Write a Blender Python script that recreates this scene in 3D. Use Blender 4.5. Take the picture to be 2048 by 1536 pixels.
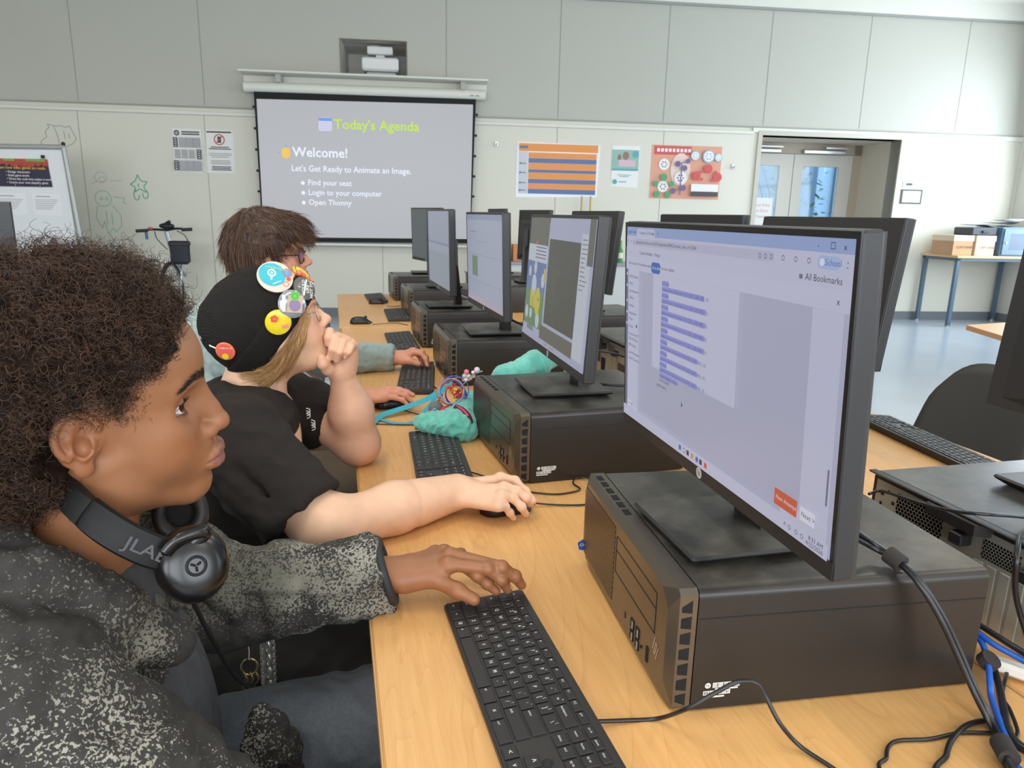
import bpy, math, random
import numpy as np
from mathutils import Vector, Matrix

for _o in list(bpy.data.objects):
    bpy.data.objects.remove(_o, do_unlink=True)
scn = bpy.context.scene
C = scn.collection
PI = math.pi
R = math.radians

# ---------------------------------------------------------------- camera (desk top is z = 0, floor z = -0.74)
FL = -0.74
CAMP = np.array([-0.0285, 0.0, 0.5522])
CY, CP, CR, CF = R(13.9433), R(13.3558), R(1.2036), 1425.07
_f = np.array([math.sin(CY) * math.cos(CP), math.cos(CY) * math.cos(CP), -math.sin(CP)])
_r = np.cross(_f, [0, 0, 1.0]); _r /= np.linalg.norm(_r)
_u = np.cross(_r, _f)
_r2 = math.cos(CR) * _r + math.sin(CR) * _u
_u2 = -math.sin(CR) * _r + math.cos(CR) * _u
cam_data = bpy.data.cameras.new('camera')
cam_data.sensor_width = 36.0
cam_data.lens = CF / 2048 * 36.0
cam_data.clip_start = 0.02
cam_data.clip_end = 200
cam_data.dof.use_dof = True
cam_data.dof.focus_distance = 0.95
cam_data.dof.aperture_fstop = 18.0
cam = bpy.data.objects.new('camera', cam_data)
C.objects.link(cam)
_m = Matrix(((_r2[0], _u2[0], -_f[0], CAMP[0]), (_r2[1], _u2[1], -_f[1], CAMP[1]), (_r2[2], _u2[2], -_f[2], CAMP[2]), (0, 0, 0, 1)))
cam.matrix_world = _m
scn.camera = cam

# ---------------------------------------------------------------- room frame: s runs along the far wall, t comes away from it
TH = R(7.4)
ES = np.array([math.cos(TH), -math.sin(TH), 0.0])
ET = np.array([-math.sin(TH), -math.cos(TH), 0.0])
RO = np.array([0.0, 9.2, 0.0])
S0, S1, T1, CEIL = -6.5, 8.95, 13.5, 3.26

def room(s, t, z):
    return RO + s * ES + t * ET + np.array([0, 0, z])

# ---------------------------------------------------------------- view, world, big lights
scn.view_settings.view_transform = 'Standard'
scn.view_settings.look = 'None'
scn.view_settings.gamma = 1.0
scn.view_settings.exposure = EXPO = 0.0
scn.view_settings.use_curve_mapping = False
scn.cycles.use_denoising = True
scn.cycles.max_bounces = 7
scn.cycles.diffuse_bounces = 4
scn.cycles.glossy_bounces = 3
scn.cycles.transmission_bounces = 4
scn.cycles.transparent_max_bounces = 6
scn.cycles.caustics_reflective = False
scn.cycles.caustics_refractive = False
scn.cycles.sample_clamp_indirect = 6.0

world = bpy.data.worlds.new('sky')
scn.world = world
world.use_nodes = True
_wn = world.node_tree.nodes
_bg = _wn['Background']
_bg.inputs[0].default_value = (0.62, 0.78, 1.0, 1)
_bg.inputs[1].default_value = 2.2

def area_light(name, s, t, z, w, h, aim, power, col):
    ld = bpy.data.lights.new(name, 'AREA')
    ld.shape = 'RECTANGLE'; ld.size = w; ld.size_y = h
    ld.energy = power; ld.color = col
    o = bpy.data.objects.new(name, ld); C.objects.link(o)
    o.location = room(s, t, z)
    d = Vector(aim[0] * ES + aim[1] * ET + np.array([0, 0, aim[2]]))
    o.rotation_euler = d.to_track_quat('-Z', 'Y').to_euler()
    return o

# daylight through the windows of the right wall and the wall behind the camera
WIN_R = [(0.55, 3.0), (3.6, 7.0), (7.6, 11.0)]
WIN_N = [(-5.2, -1.6), (-1.0, 2.6), (3.2, 6.8)]
WZ0, WZ1 = 0.15, 2.5
for (a, b), pw in zip(WIN_R, (170, 105, 110)):
    area_light('window_daylight', S1 - 0.06, (a + b) / 2, (WZ0 + WZ1) / 2, b - a, WZ1 - WZ0, (-1, 0, -0.12), pw, (0.80, 0.90, 1.0))
for a, b in WIN_N:
    area_light('window_daylight', (a + b) / 2, T1 - 0.06, (WZ0 + WZ1) / 2, b - a, WZ1 - WZ0, (0, -1, -0.1), 165, (0.93, 0.96, 1.0))
LAMPS = [(s, t) for s in (-3.6, 0.4, 4.4) for t in (5.6, 8.4, 11.2)]

# ---------------------------------------------------------------- materials
def srgb(r, g, b):
    f = lambda c: (c / 255) / 12.92 if c / 255 <= 0.04045 else ((c / 255 + 0.055) / 1.055) ** 2.4
    return (f(r), f(g), f(b), 1.0)

class NT:
    def __init__(s, m):
        s.t = m.node_tree; s.n = s.t.nodes; s.l = s.t.links
        s.b = s.n['Principled BSDF']
    def new(s, k, **kw):
        n = s.n.new(k)
        for a, v in kw.items():
            if a.startswith('i_'):
                n.inputs[a[2:].replace('_', ' ')].default_value = v
            else:
                setattr(n, a, v)
        return n
    def link(s, a, b): s.l.new(a, b)

def mat(name, col, rough=0.6, metal=0.0, emit=None, es=1.0, noise=None, bump=None, spec=None, alpha=None, trans=None, coat=None, sheen=None, sss=None):
    """noise=(scale, amount) mottles the colour, bump=(scale, strength, distance)"""
    m = bpy.data.materials.new(name); m.use_nodes = True
    t = NT(m); b = t.b
    b.inputs['Base Color'].default_value = col
    b.inputs['Roughness'].default_value = rough
    b.inputs['Metallic'].default_value = metal
    if spec is not None: b.inputs['Specular IOR Level'].default_value = spec
    if coat is not None: b.inputs['Coat Weight'].default_value = coat
    if sheen is not None:
        b.inputs['Sheen Weight'].default_value = sheen
        b.inputs['Sheen Roughness'].default_value = 0.5
    if sss is not None:
        b.inputs['Subsurface Weight'].default_value = sss
        b.inputs['Subsurface Radius'].default_value = (1.0, 0.35, 0.2)
        b.inputs['Subsurface Scale'].default_value = 0.008
    if trans is not None:
        b.inputs['Transmission Weight'].default_value = trans
    if emit is not None:
        b.inputs['Emission Color'].default_value = emit
        b.inputs['Emission Strength'].default_value = es
    if alpha is not None: b.inputs['Alpha'].default_value = alpha
    if noise or bump:
        tc = t.new('ShaderNodeTexCoord')
    if noise:
        n = t.new('ShaderNodeTexNoise'); n.inputs['Scale'].default_value = noise[0]; n.inputs['Detail'].default_value = 5
        t.link(tc.outputs['Object'], n.inputs['Vector'])
        r = t.new('ShaderNodeMapRange'); r.inputs[1].default_value = 0.25; r.inputs[2].default_value = 0.75
        r.inputs[3].default_value = 1 - noise[1]; r.inputs[4].default_value = 1 + noise[1]
        t.link(n.outputs['Fac'], r.inputs[0])
        mx = t.new('ShaderNodeVectorMath', operation='SCALE')
        mx.inputs[0].default_value = col[:3]
        t.link(r.outputs[0], mx.inputs['Scale'])
        t.link(mx.outputs[0], b.inputs['Base Color'])
    if bump:
        n = t.new('ShaderNodeTexNoise'); n.inputs['Scale'].default_value = bump[0]; n.inputs['Detail'].default_value = 4
        t.link(tc.outputs['Object'], n.inputs['Vector'])
        bp = t.new('ShaderNodeBump'); bp.inputs['Strength'].default_value = bump[1]; bp.inputs['Distance'].default_value = bump[2]
        t.link(n.outputs['Fac'], bp.inputs['Height'])
        t.link(bp.outputs[0], b.inputs['Normal'])
    return m

def glow(name, col, es=1.0):
    """a lit display or projected slide colour: black body colour, emission on top"""
    m = mat(name, (0.01, 0.01, 0.012, 1), 0.35, emit=col, es=es)
    return m

# ---------------------------------------------------------------- mesh builder
class MB:
    def __init__(s):
        s.v = []; s.f = []; s.m = []; s.n = 0; s.cm = 0
    def add(s, V, F, m=None):
        V = np.asarray(V, float).reshape(-1, 3)
        s.v.append(V)
        mi = s.cm if m is None else m
        for f in F:
            s.f.append([i + s.n for i in f]); s.m.append(mi)
        s.n += len(V)
        return s
    def box(s, x0, x1, y0, y1, z0, z1, bev=0.0, m=None):
        if bev <= 0:
            V = [(x, y, z) for z in (z0, z1) for y in (y0, y1) for x in (x0, x1)]
            F = [(0, 2, 3, 1), (4, 5, 7, 6), (0, 1, 5, 4), (2, 6, 7, 3), (0, 4, 6, 2), (1, 3, 7, 5)]
            return s.add(V, F, m)
        b = min(bev, (x1 - x0) / 2.01, (y1 - y0) / 2.01, (z1 - z0) / 2.01)
        rings = []
        for z, i in ((z0, b), (z0 + b, 0), (z1 - b, 0), (z1, b)):
            q = 0.3 * b
            X0, X1, Y0, Y1 = x0 + i, x1 - i, y0 + i, y1 - i
            c = b if i == 0 else b * 0.6
            ring = [(X0 + c, Y0), (X1 - c, Y0), (X1 - q * (i == 0), Y0 + q * (i == 0)), (X1, Y0 + c), (X1, Y1 - c), (X1 - q * (i == 0), Y1 - q * (i == 0)), (X1 - c, Y1), (X0 + c, Y1), (X0 + q * (i == 0), Y1 - q * (i == 0)), (X0, Y1 - c), (X0, Y0 + c), (X0 + q * (i == 0), Y0 + q * (i == 0))]
            rings.append([(x, y, z) for x, y in ring])
        return s.loft(rings, caps=True, m=m)
    def loft(s, rings, closed=True, caps=False, m=None, loop=False):
        k = len(rings[0]); n = len(rings)
        V = [p for r in rings for p in r]; F = []
        for i in range(n if loop else n - 1):
            i2 = (i + 1) % n
            for j in range(k if closed else k - 1):
                j2 = (j + 1) % k
                F.append((i * k + j, i * k + j2, i2 * k + j2, i2 * k + j))
        if caps and not loop:
            F.append(tuple(range(k))[::-1]); F.append(tuple(range((n - 1) * k, n * k)))
        return s.add(V, F, m)
    def cyl(s, p0, p1, r0, r1=None, n=16, caps=True, m=None):
        r1 = r0 if r1 is None else r1
        return s.tube([p0, p1], [r0, r1], n, caps, m)
    def tube(s, pts, r, n=8, caps=True, m=None, loop=False):
        P = np.asarray(pts, float); k = len(P)
        rr = np.full(k, r, float) if np.isscalar(r) else np.asarray(r, float)
        T = np.zeros_like(P)
        if loop:
            T = np.roll(P, -1, 0) - np.roll(P, 1, 0)
        else:
            T[1:-1] = P[2:] - P[:-2]; T[0] = P[1] - P[0]; T[-1] = P[-1] - P[-2]
        T /= np.linalg.norm(T, axis=1)[:, None] + 1e-12
        a = np.array([0, 0, 1.0]) if abs(T[0][2]) < 0.9 else np.array([1.0, 0, 0])
        N = np.cross(T[0], a); N /= np.linalg.norm(N)
        ang = np.arange(n) * 2 * PI / n
        rings = []
        for i in range(k):
            N = N - T[i] * (N @ T[i]); N /= np.linalg.norm(N) + 1e-12
            B = np.cross(T[i], N)
            rings.append([tuple(P[i] + rr[i] * (math.cos(t) * N + math.sin(t) * B)) for t in ang])
        return s.loft(rings, caps=caps, m=m, loop=loop)
    def prism(s, poly, z0, z1, m=None, axis='z'):
        """extrude a 2D polygon; axis z: (x,y)->z ; x: poly=(y,z) along x ; y: poly=(x,z) along y"""
        def P(a, b, h):
            return (a, b, h) if axis == 'z' else ((h, a, b) if axis == 'x' else (a, h, b))
        return s.loft([[P(a, b, z0) for a, b in poly], [P(a, b, z1) for a, b in poly]], caps=True, m=m)
    def quad(s, a, b, c, d, m=None):
        return s.add([a, b, c, d], [(0, 1, 2, 3)], m)
    def sphere(s, c, r, nu=16, nv=10, m=None):
        r = (r, r, r) if np.isscalar(r) else r
        V = []; F = []
        for i in range(nv + 1):
            th = PI * i / nv
            for j in range(nu):
                ph = 2 * PI * j / nu
                V.append((c[0] + r[0] * math.sin(th) * math.cos(ph), c[1] + r[1] * math.sin(th) * math.sin(ph), c[2] + r[2] * math.cos(th)))
        for i in range(nv):
            for j in range(nu):
                j2 = (j + 1) % nu
                F.append((i * nu + j, (i + 1) * nu + j, (i + 1) * nu + j2, i * nu + j2))
        return s.add(V, F, m)
    def xf(s, M):
        """transform everything added so far"""
        M = np.asarray(M)
        s.v = [v @ M[:3, :3].T + M[:3, 3] for v in s.v]
        return s
    def build(s, name, mats, parent=None, smooth=False, loc=None):
        me = bpy.data.meshes.new(name)
        V = np.concatenate(s.v) if s.v else np.zeros((0, 3))
        me.from_pydata(V.tolist(), [], s.f)
        mats = mats if isinstance(mats, (list, tuple)) else [mats]
        for m in mats: me.materials.append(m)
        if len(mats) > 1: me.polygons.foreach_set('material_index', np.array(s.m, dtype=np.int32))
        if smooth:
            me.polygons.foreach_set('use_smooth', np.ones(len(me.polygons), dtype=bool))
        me.validate(); me.update()
        if smooth and smooth != 'all':
            try: me.set_sharp_from_angle(angle=R(40 if smooth is True else smooth))
            except Exception: pass
        o = bpy.data.objects.new(name, me); C.objects.link(o)
        if parent is not None: o.parent = parent
        if loc is not None: o.location = loc
        return o

def arr_obj(name, V, F, mats, parent=None, smooth=True, attr=None):
    """fast path for large numpy meshes with equal sized faces"""
    me = bpy.data.meshes.new(name)
    V = np.ascontiguousarray(V, dtype=np.float32); F = np.ascontiguousarray(F, dtype=np.int32)
    k = F.shape[1]
    me.vertices.add(len(V)); me.vertices.foreach_set('co', V.ravel())
    me.loops.add(F.size); me.loops.foreach_set('vertex_index', F.ravel())
    me.polygons.add(len(F)); me.polygons.foreach_set('loop_start', np.arange(0, F.size, k, dtype=np.int32))
    me.polygons.foreach_set('loop_total', np.full(len(F), k, dtype=np.int32))
    if smooth: me.polygons.foreach_set('use_smooth', np.ones(len(F), dtype=bool))
    for m in (mats if isinstance(mats, (list, tuple)) else [mats]): me.materials.append(m)
    me.update(calc_edges=True); me.validate()
    if attr is not None:
        a = me.color_attributes.new('col', 'FLOAT_COLOR', 'POINT')
        d = np.ones((len(V), 4), np.float32); d[:, :3] = attr
        a.data.foreach_set('color', d.ravel())
    o = bpy.data.objects.new(name, me); C.objects.link(o)
    if parent is not None: o.parent = parent
    return o

def tag(o, label=None, cat=None, group=None, kind=None):
    if label: o['label'] = label
    if cat: o['category'] = cat
    if group: o['group'] = group
    if kind: o['kind'] = kind
    return o
def struct(o):
    o['kind'] = 'structure'; return o
def thing(name, loc=(0, 0, 0), rz=0.0, label=None, cat=None, group=None):
    o = bpy.data.objects.new(name, None); C.objects.link(o)
    o.empty_display_size = 0.05
    o.location = loc; o.rotation_euler = (0, 0, rz)
    return tag(o, label, cat, group)
KIDS = {}
def children(o):
    return [c for c in bpy.data.objects if c.parent == o]
def copy_tree(o, parent=None):
    c = o.copy(); C.objects.link(c)
    if parent is not None: c.parent = parent
    for ch in children(o): copy_tree(ch, c)
    return c
def dup(o, loc, rz=0.0, label=None, group=None):
    c = copy_tree(o); c.location = loc; c.rotation_euler = (0, 0, rz)
    if label: c['label'] = label
    if group: c['group'] = group
    return c

# ---------------------------------------------------------------- lettering
_txt = {}
def text_geo(s, size, align='LEFT', bold=0.0, ext=0.0):
    """flat lettering in the XY plane as (verts, faces)"""
    key = (s, align, bold, ext)
    if key not in _txt:
        cu = bpy.data.curves.new('txt', 'FONT'); cu.body = s; cu.size = 1.0
        cu.align_x = align; cu.align_y = 'CENTER'; cu.offset = bold; cu.extrude = ext
        cu.resolution_u = 2
        o = bpy.data.objects.new('txt', cu); C.objects.link(o)
        me = o.to_mesh()
        V = np.array([v.co[:] for v in me.vertices]).reshape(-1, 3); F = [tuple(p.vertices) for p in me.polygons]
        o.to_mesh_clear(); bpy.data.objects.remove(o); bpy.data.curves.remove(cu)
        _txt[key] = (V, F)
    V, F = _txt[key]
    return V * size, F
def put_text(mb, s, size, M, align='LEFT', bold=0.0, m=None, sx=1.0):
    """M maps text plane (x right, y up) -> local 3D"""
    V, F = text_geo(s, size, align, bold)
    if len(V) == 0: return
    V = V * np.array([sx, 1, 1])
    M = np.asarray(M); mb.add(V @ M[:3, :3].T + M[:3, 3], F, m)
def frame(o, x, y):
    """matrix of a plane with origin o, right axis x, up axis y"""
    x = np.array(x, float); y = np.array(y, float)
    M = np.eye(4); M[:3, 0] = x; M[:3, 1] = y; M[:3, 2] = np.cross(x, y); M[:3, 3] = o
    return M
class Sheet:
    """flat picture made of thin stacked shapes on a plane; units in metres, origin lower left"""
    def __init__(s, M):
        s.mb = MB(); s.M = np.asarray(M); s.k = 0; s.dz = 0.00012
    def _p(s, pts):
        s.k += 1
        P = np.array([(x, y, s.k * s.dz) for x, y in pts])
        return P @ s.M[:3, :3].T + s.M[:3, 3]
    def rect(s, x0, y0, x1, y1, m):
        s.mb.add(s._p([(x0, y0), (x1, y0), (x1, y1), (x0, y1)]), [(0, 1, 2, 3)], m)
    def poly(s, pts, m):
        s.mb.add(s._p(pts), [tuple(range(len(pts)))], m)
    def disc(s, x, y, r, m, n=24, ry=None, a0=0, a1=2 * PI):
        ry = r if ry is None else ry
        s.poly([(x + r * math.cos(a0 + (a1 - a0) * i / n), y + ry * math.sin(a0 + (a1 - a0) * i / n)) for i in range(n)], m)
    def ring(s, x, y, r, w, m, n=28, ry=None):
        ry = r if ry is None else ry
        s.k += 1
        V = []; F = []
        for i in range(n):
            a = 2 * PI * i / n
            V += [(x + r * math.cos(a), y + ry * math.sin(a), s.k * s.dz), (x + (r - w) * math.cos(a), y + (ry - w) * math.sin(a), s.k * s.dz)]
            j = (i + 1) % n
            F.append((2 * i, 2 * j, 2 * j + 1, 2 * i + 1))
        V = np.array(V) @ s.M[:3, :3].T + s.M[:3, 3]
        s.mb.add(V, F, m)
    def line(s, pts, w, m):
        for (x0, y0), (x1, y1) in zip(pts[:-1], pts[1:]):
            L = math.hypot(x1 - x0, y1 - y0) + 1e-9
            dx, dy = -(y1 - y0) / L * w / 2, (x1 - x0) / L * w / 2
            s.poly([(x0 - dx, y0 - dy), (x1 - dx, y1 - dy), (x1 + dx, y1 + dy), (x0 + dx, y0 + dy)], m)
            s.k -= 1
        s.k += 1
    def text(s, t, x, y, size, m, align='LEFT', bold=0.0, sx=1.0):
        s.k += 1
        M = s.M.copy(); M[:3, 3] = s.M[:3, 3] + s.M[:3, :3] @ np.array([x, y, s.k * s.dz])
        put_text(s.mb, t, size, M, align, bold, m, sx)
    def rrect(s, x0, y0, x1, y1, r, m):
        P = []
        for cx, cy, a in ((x1 - r, y0 + r, -90), (x1 - r, y1 - r, 0), (x0 + r, y1 - r, 90), (x0 + r, y0 + r, 180)):
            for i in range(5):
                t = R(a + 22.5 * i); P.append((cx + r * math.cos(t), cy + r * math.sin(t)))
        s.poly(P, m)
def smooth_path(pts, n=8):
    """Catmull-Rom through points"""
    P = np.array(pts, float); out = []
    Q = np.vstack([2 * P[0] - P[1], P, 2 * P[-1] - P[-2]])
    for i in range(1, len(Q) - 2):
        for k in range(n):
            t = k / n
            out.append(0.5 * ((2 * Q[i]) + (-Q[i - 1] + Q[i + 1]) * t + (2 * Q[i - 1] - 5 * Q[i] + 4 * Q[i + 1] - Q[i + 2]) * t * t + (-Q[i - 1] + 3 * Q[i] - 3 * Q[i + 1] + Q[i + 2]) * t ** 3))
    out.append(P[-1])
    return np.array(out)
def at(u, v, z=None, y=None, x=None):
    """point of the room seen at photo pixel (u, v) on the plane z, y or x = const"""
    D = _f + (u - 1024) / CF * _r2 - (v - 768) / CF * _u2
    t = (z - CAMP[2]) / D[2] if z is not None else ((y - CAMP[1]) / D[1] if y is not None else (x - CAMP[0]) / D[0])
    return CAMP + t * D
# ================================================================ ROOM
def rm(mb, name, mats, parent=None, smooth=False, st=True):
    o = mb.build(name, mats, parent, smooth)
    if parent is None:
        o.location = RO; o.rotation_euler = (0, 0, -TH)
        if st: struct(o)
    return o
def rthing(name, s, t, z, label=None, cat=None, group=None, rz=0.0):
    p = room(s, t, z)
    return thing(name, tuple(p), -TH + rz, label, cat, group)

M_wall_hi = mat('wall_upper_paint', srgb(190, 190, 180), 0.75, noise=(0.7, 0.02))
M_wall_lo = mat('wall_whiteboard_panel', srgb(220, 218, 204), 0.45, noise=(0.6, 0.015))
M_wall_side = mat('wall_side_paint', srgb(214, 212, 204), 0.8)
M_trim = mat('trim_paint', srgb(226, 226, 216), 0.5)
M_seam = mat('panel_joint', srgb(158, 160, 154), 0.8)
M_ceil = mat('ceiling_board', srgb(232, 230, 222), 0.9)
M_frame = mat('door_frame_paint', srgb(196, 192, 178), 0.5)
M_doorp = mat('door_paint', srgb(206, 204, 194), 0.5)
M_base = mat('rubber_base', srgb(112, 118, 122), 0.6)
M_metal = mat('brushed_metal', srgb(190, 190, 188), 0.35, metal=0.9)
M_blackp = mat('black_plastic', srgb(30, 30, 32), 0.5)
M_dark = mat('dark_cavity', (0.004, 0.004, 0.004, 1), 0.9)
M_white = mat('white_plastic', srgb(232, 233, 232), 0.45)
M_paper = mat('paper', srgb(238, 238, 236), 0.8)

# floor: poured grey-blue resin with soft mottling
M_floor = mat('resin_floor', srgb(164, 176, 188), 0.22, noise=(1.3, 0.05), spec=0.5)
b = MB().box(S0 - 0.2, S1 + 0.2, -T1 - 0.2, 1.2, FL - 0.1, FL); rm(b, 'floor', M_floor)
b = MB().box(S0 - 0.2, S1 + 0.2, -T1 - 0.2, 0.2, CEIL, CEIL + 0.12); rm(b, 'ceiling', M_ceil)

def cut_wall(xs0, xs1, z0, z1, holes, y0, y1, m, axis=0):
    """wall slab between y0 and y1 made of blocks around rectangular openings"""
    b = MB()
    X = sorted({xs0, xs1} | {h[0] for h in holes} | {h[1] for h in holes})
    for a, c in zip(X[:-1], X[1:]):
        cuts = sorted((h[2], h[3]) for h in holes if h[0] <= a + 1e-6 and h[1] >= c - 1e-6)
        z = z0
        for h0, h1 in cuts + [(z1, z1)]:
            if h0 > z + 1e-6:
                if axis == 0: b.box(a, c, y0, y1, z, h0, m=m)
                else: b.box(y0, y1, a, c, z, h0, m=m)
            z = max(z, h1)
    return b
ZT = 1.69
DOOR = (5.33, 7.22)
up = cut_wall(S0, S1, ZT, CEIL, [(0.12, 0.87, 2.08, 2.49)], 0, 0.2, 0)
lo = cut_wall(S0, S1, FL, ZT, [(DOOR[0], DOOR[1], FL, 1.60)], 0, 0.2, 1)
for V, in zip(lo.v): up.v.append(V)
up.f += [[i + up.n for i in f] for f in lo.f]; up.m += lo.m; up.n += lo.n
rm(up, 'wall_far', [M_wall_hi, M_wall_lo])
holesR = [(-b_, -a_, WZ0, WZ1) for a_, b_ in WIN_R]
rm(cut_wall(-T1, 0.2, FL, CEIL, holesR, S1, S1 + 0.2, 0, axis=1), 'wall_right', M_wall_side)
rm(MB().box(S0 - 0.2, S0, -T1, 0.2, FL, CEIL), 'wall_left', M_wall_side)
rm(cut_wall(S0 - 0.2, S1 + 0.2, FL, CEIL, [(a_, b_, WZ0, WZ1) for a_, b_ in WIN_N], -T1 - 0.2, -T1, 0), 'wall_near', M_wall_side)
M_pane = mat('window_glass', (0.9, 0.95, 1, 1), 0.02, trans=1.0)
k = 1
for a_, b_ in WIN_R:
    w = MB(); x = S1 + 0.08
    for y in (-b_, -(a_ + b_) / 2 - 0.03, -a_ - 0.06): w.box(x, x + 0.06, y, y + 0.06, WZ0, WZ1)
    for z in (WZ0, 1.3, WZ1 - 0.06): w.box(x, x + 0.06, -b_, -a_, z, z + 0.06)
    o = rm(w, 'window_%d' % k, M_trim); k += 1
    p = MB().box(x + 0.02, x + 0.03, -b_, -a_, WZ0, WZ1).build('pane', M_pane, o)
for a_, b_ in WIN_N:
    w = MB(); y = -T1 - 0.14
    for x in (a_, (a_ + b_) / 2 - 0.03, b_ - 0.06): w.box(x, x + 0.06, y, y + 0.06, WZ0, WZ1)
    for z in (WZ0, 1.3, WZ1 - 0.06): w.box(a_, b_, y, y + 0.06, z, z + 0.06)
    o = rm(w, 'window_%d' % k, M_trim); k += 1
    p = MB().box(a_, b_, y + 0.02, y + 0.03, WZ0, WZ1).build('pane', M_pane, o)

# panel joints, rails and bases of the far wall
b = MB()
for s in (-5.5, -4.17, -2.83, -1.45, 1.342, 2.70, 4.03, 5.33, 6.62, 7.95):
    b.box(s - 0.004, s + 0.004, -0.0025, 0.001, ZT + 0.03, 3.05)
for s in (-4.2, -2.86, -1.47, 0.55, 2.70, 4.05): b.box(s - 0.003, s + 0.003, -0.002, 0.001, FL + 0.1, ZT - 0.05)
rm(b, 'trim_1', M_seam)
b = MB(); b.box(S0, S1, -0.012, 0, ZT - 0.005, ZT + 0.012, m=0)
b.box(S0, 5.20, -0.03, 0, ZT - 0.085, ZT - 0.045, bev=0.006, m=1); b.box(5.20, S1, -0.02, 0, ZT - 0.06, ZT - 0.005, bev=0.004, m=1)
rm(b, 'trim_2', [M_seam, M_trim])
b = MB(); b.box(S0, S1, -0.03, 0.0, 3.045, 3.07, m=1); b.box(S0, S1, -0.055, 0, 3.07, CEIL, m=0)
rm(b, 'trim_3', [M_trim, M_seam])
b = MB(); b.box(S0, DOOR[0] - 0.07, -0.012, 0, FL, FL + 0.11); b.box(DOOR[1] + 0.07, S1, -0.012, 0, FL, FL + 0.11)
rm(b, 'baseboard_far', M_base)
rm(MB().box(S1 - 0.012, S1, -T1, -0.02, FL, FL + 0.11), 'baseboard_right', M_base)
# corner post at the right end
rm(MB().box(S1 - 0.03, S1, -0.03, 0, FL + 0.11, CEIL), 'trim_4', M_wall_side)

# entrance: deep recess with a pair of glazed doors
DD = 0.85
b = MB()
dz = 1.60
b.box(DOOR[0] - 0.055, DOOR[0], -0.025, 0.2, FL, dz + 0.055, m=0)
b.box(DOOR[1], DOOR[1] + 0.055, -0.025, 0.2, FL, dz + 0.055, m=0)
b.box(DOOR[0], DOOR[1], -0.025, 0.2, dz, dz + 0.055, m=0)
b.box(DOOR[0] - 0.06, DOOR[0], 0.2, DD + 0.2, FL, dz + 0.2, m=1)
b.box(DOOR[1], DOOR[1] + 0.06, 0.2, DD + 0.2, FL, dz + 0.2, m=1)
b.box(DOOR[0] - 0.06, DOOR[1] + 0.06, 0.2, DD + 0.2, dz, dz + 0.2, m=1)
rm(b, 'trim_5', [M_frame, mat('recess_paint', srgb(214, 206, 190), 0.7)])
LEAF = [(DOOR[0] + 0.03, 6.22), (6.23, 7.10)]
GLS = mat('door_glass', (0.75, 0.9, 0.97, 1), 0.03, trans=1.0)
for i, (a_, b_) in enumerate(LEAF):
    d = MB(); y0, y1 = DD, DD + 0.05; zt = dz - 0.14
    g0, g1 = a_ + 0.14, b_ - 0.20
    gz0, gz1 = FL + 0.35, zt - 0.16
    d.box(a_, g0, y0, y1, FL + 0.01, zt); d.box(g1, b_, y0, y1, FL + 0.01, zt)
    d.box(g0, g1, y0, y1, FL + 0.01, gz0); d.box(g0, g1, y0, y1, gz1, zt)
    o = rm(d, 'door_%d' % (i + 1), M_doorp)
    MB().box(g0, g1, y0 + 0.02, y0 + 0.028, gz0, gz1).build('pane', GLS, o)
    h = MB().box(a_ + 0.1, b_ - 0.1, y0 - 0.06, y0 - 0.03, 0.22, 0.27, bev=0.008)
    h.box(a_ + 0.1, a_ + 0.14, y0 - 0.04, y0, 0.225, 0.265); h.box(b_ - 0.14, b_ - 0.1, y0 - 0.04, y0, 0.225, 0.265)
    h.build('push_bar', M_metal, o)
    cl = MB(); c0 = a_ + (0.02 if i == 0 else 0.10)
    cl.box(c0, c0 + 0.62, y0 - 0.07, y0, zt + 0.005, zt + 0.06, bev=0.01)
    cl.box(c0 + 0.3, c0 + 0.62, y0 - 0.10, y0 - 0.075, zt + 0.075, zt + 0.095)
    cl.build('door_closer', M_metal, o)
b = MB(); b.box(DOOR[0], DOOR[1], DD - 0.01, DD + 0.07, dz - 0.135, dz); b.box(7.10, DOOR[1], DD - 0.01, DD + 0.07, FL, dz)
b.box(DOOR[0], DOOR[0] + 0.03, DD - 0.01, DD + 0.07, FL, dz)
rm(b, 'trim_6', mat('door_header', srgb(176, 164, 146), 0.6))
# notice taped to the left leaf
o = MB(); o.box(5.63, 5.97, DD - 0.006, DD - 0.004, 0.42, 0.86, m=0)
sh = Sheet(frame((5.63, DD - 0.007, 0.42), (1, 0, 0), (0, 0, 1))); 
sh.text('Please Keep', 0.17, 0.34, 0.055, 1, 'CENTER'); sh.text('This Door', 0.17, 0.26, 0.055, 1, 'CENTER'); sh.text('Closed', 0.17, 0.18, 0.055, 1, 'CENTER')
for V in sh.mb.v: V[:, 1] = 2 * (DD - 0.007) - V[:, 1] if False else V[:, 1]
o.add(np.concatenate(sh.mb.v), sh.mb.f, 1)
o = rm(o, 'door_notice', [M_paper, mat('notice_ink', srgb(214, 150, 150), 0.8)], st=False)
tag(o, 'white paper notice taped to the glass of the left entrance door', 'notice')

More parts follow.
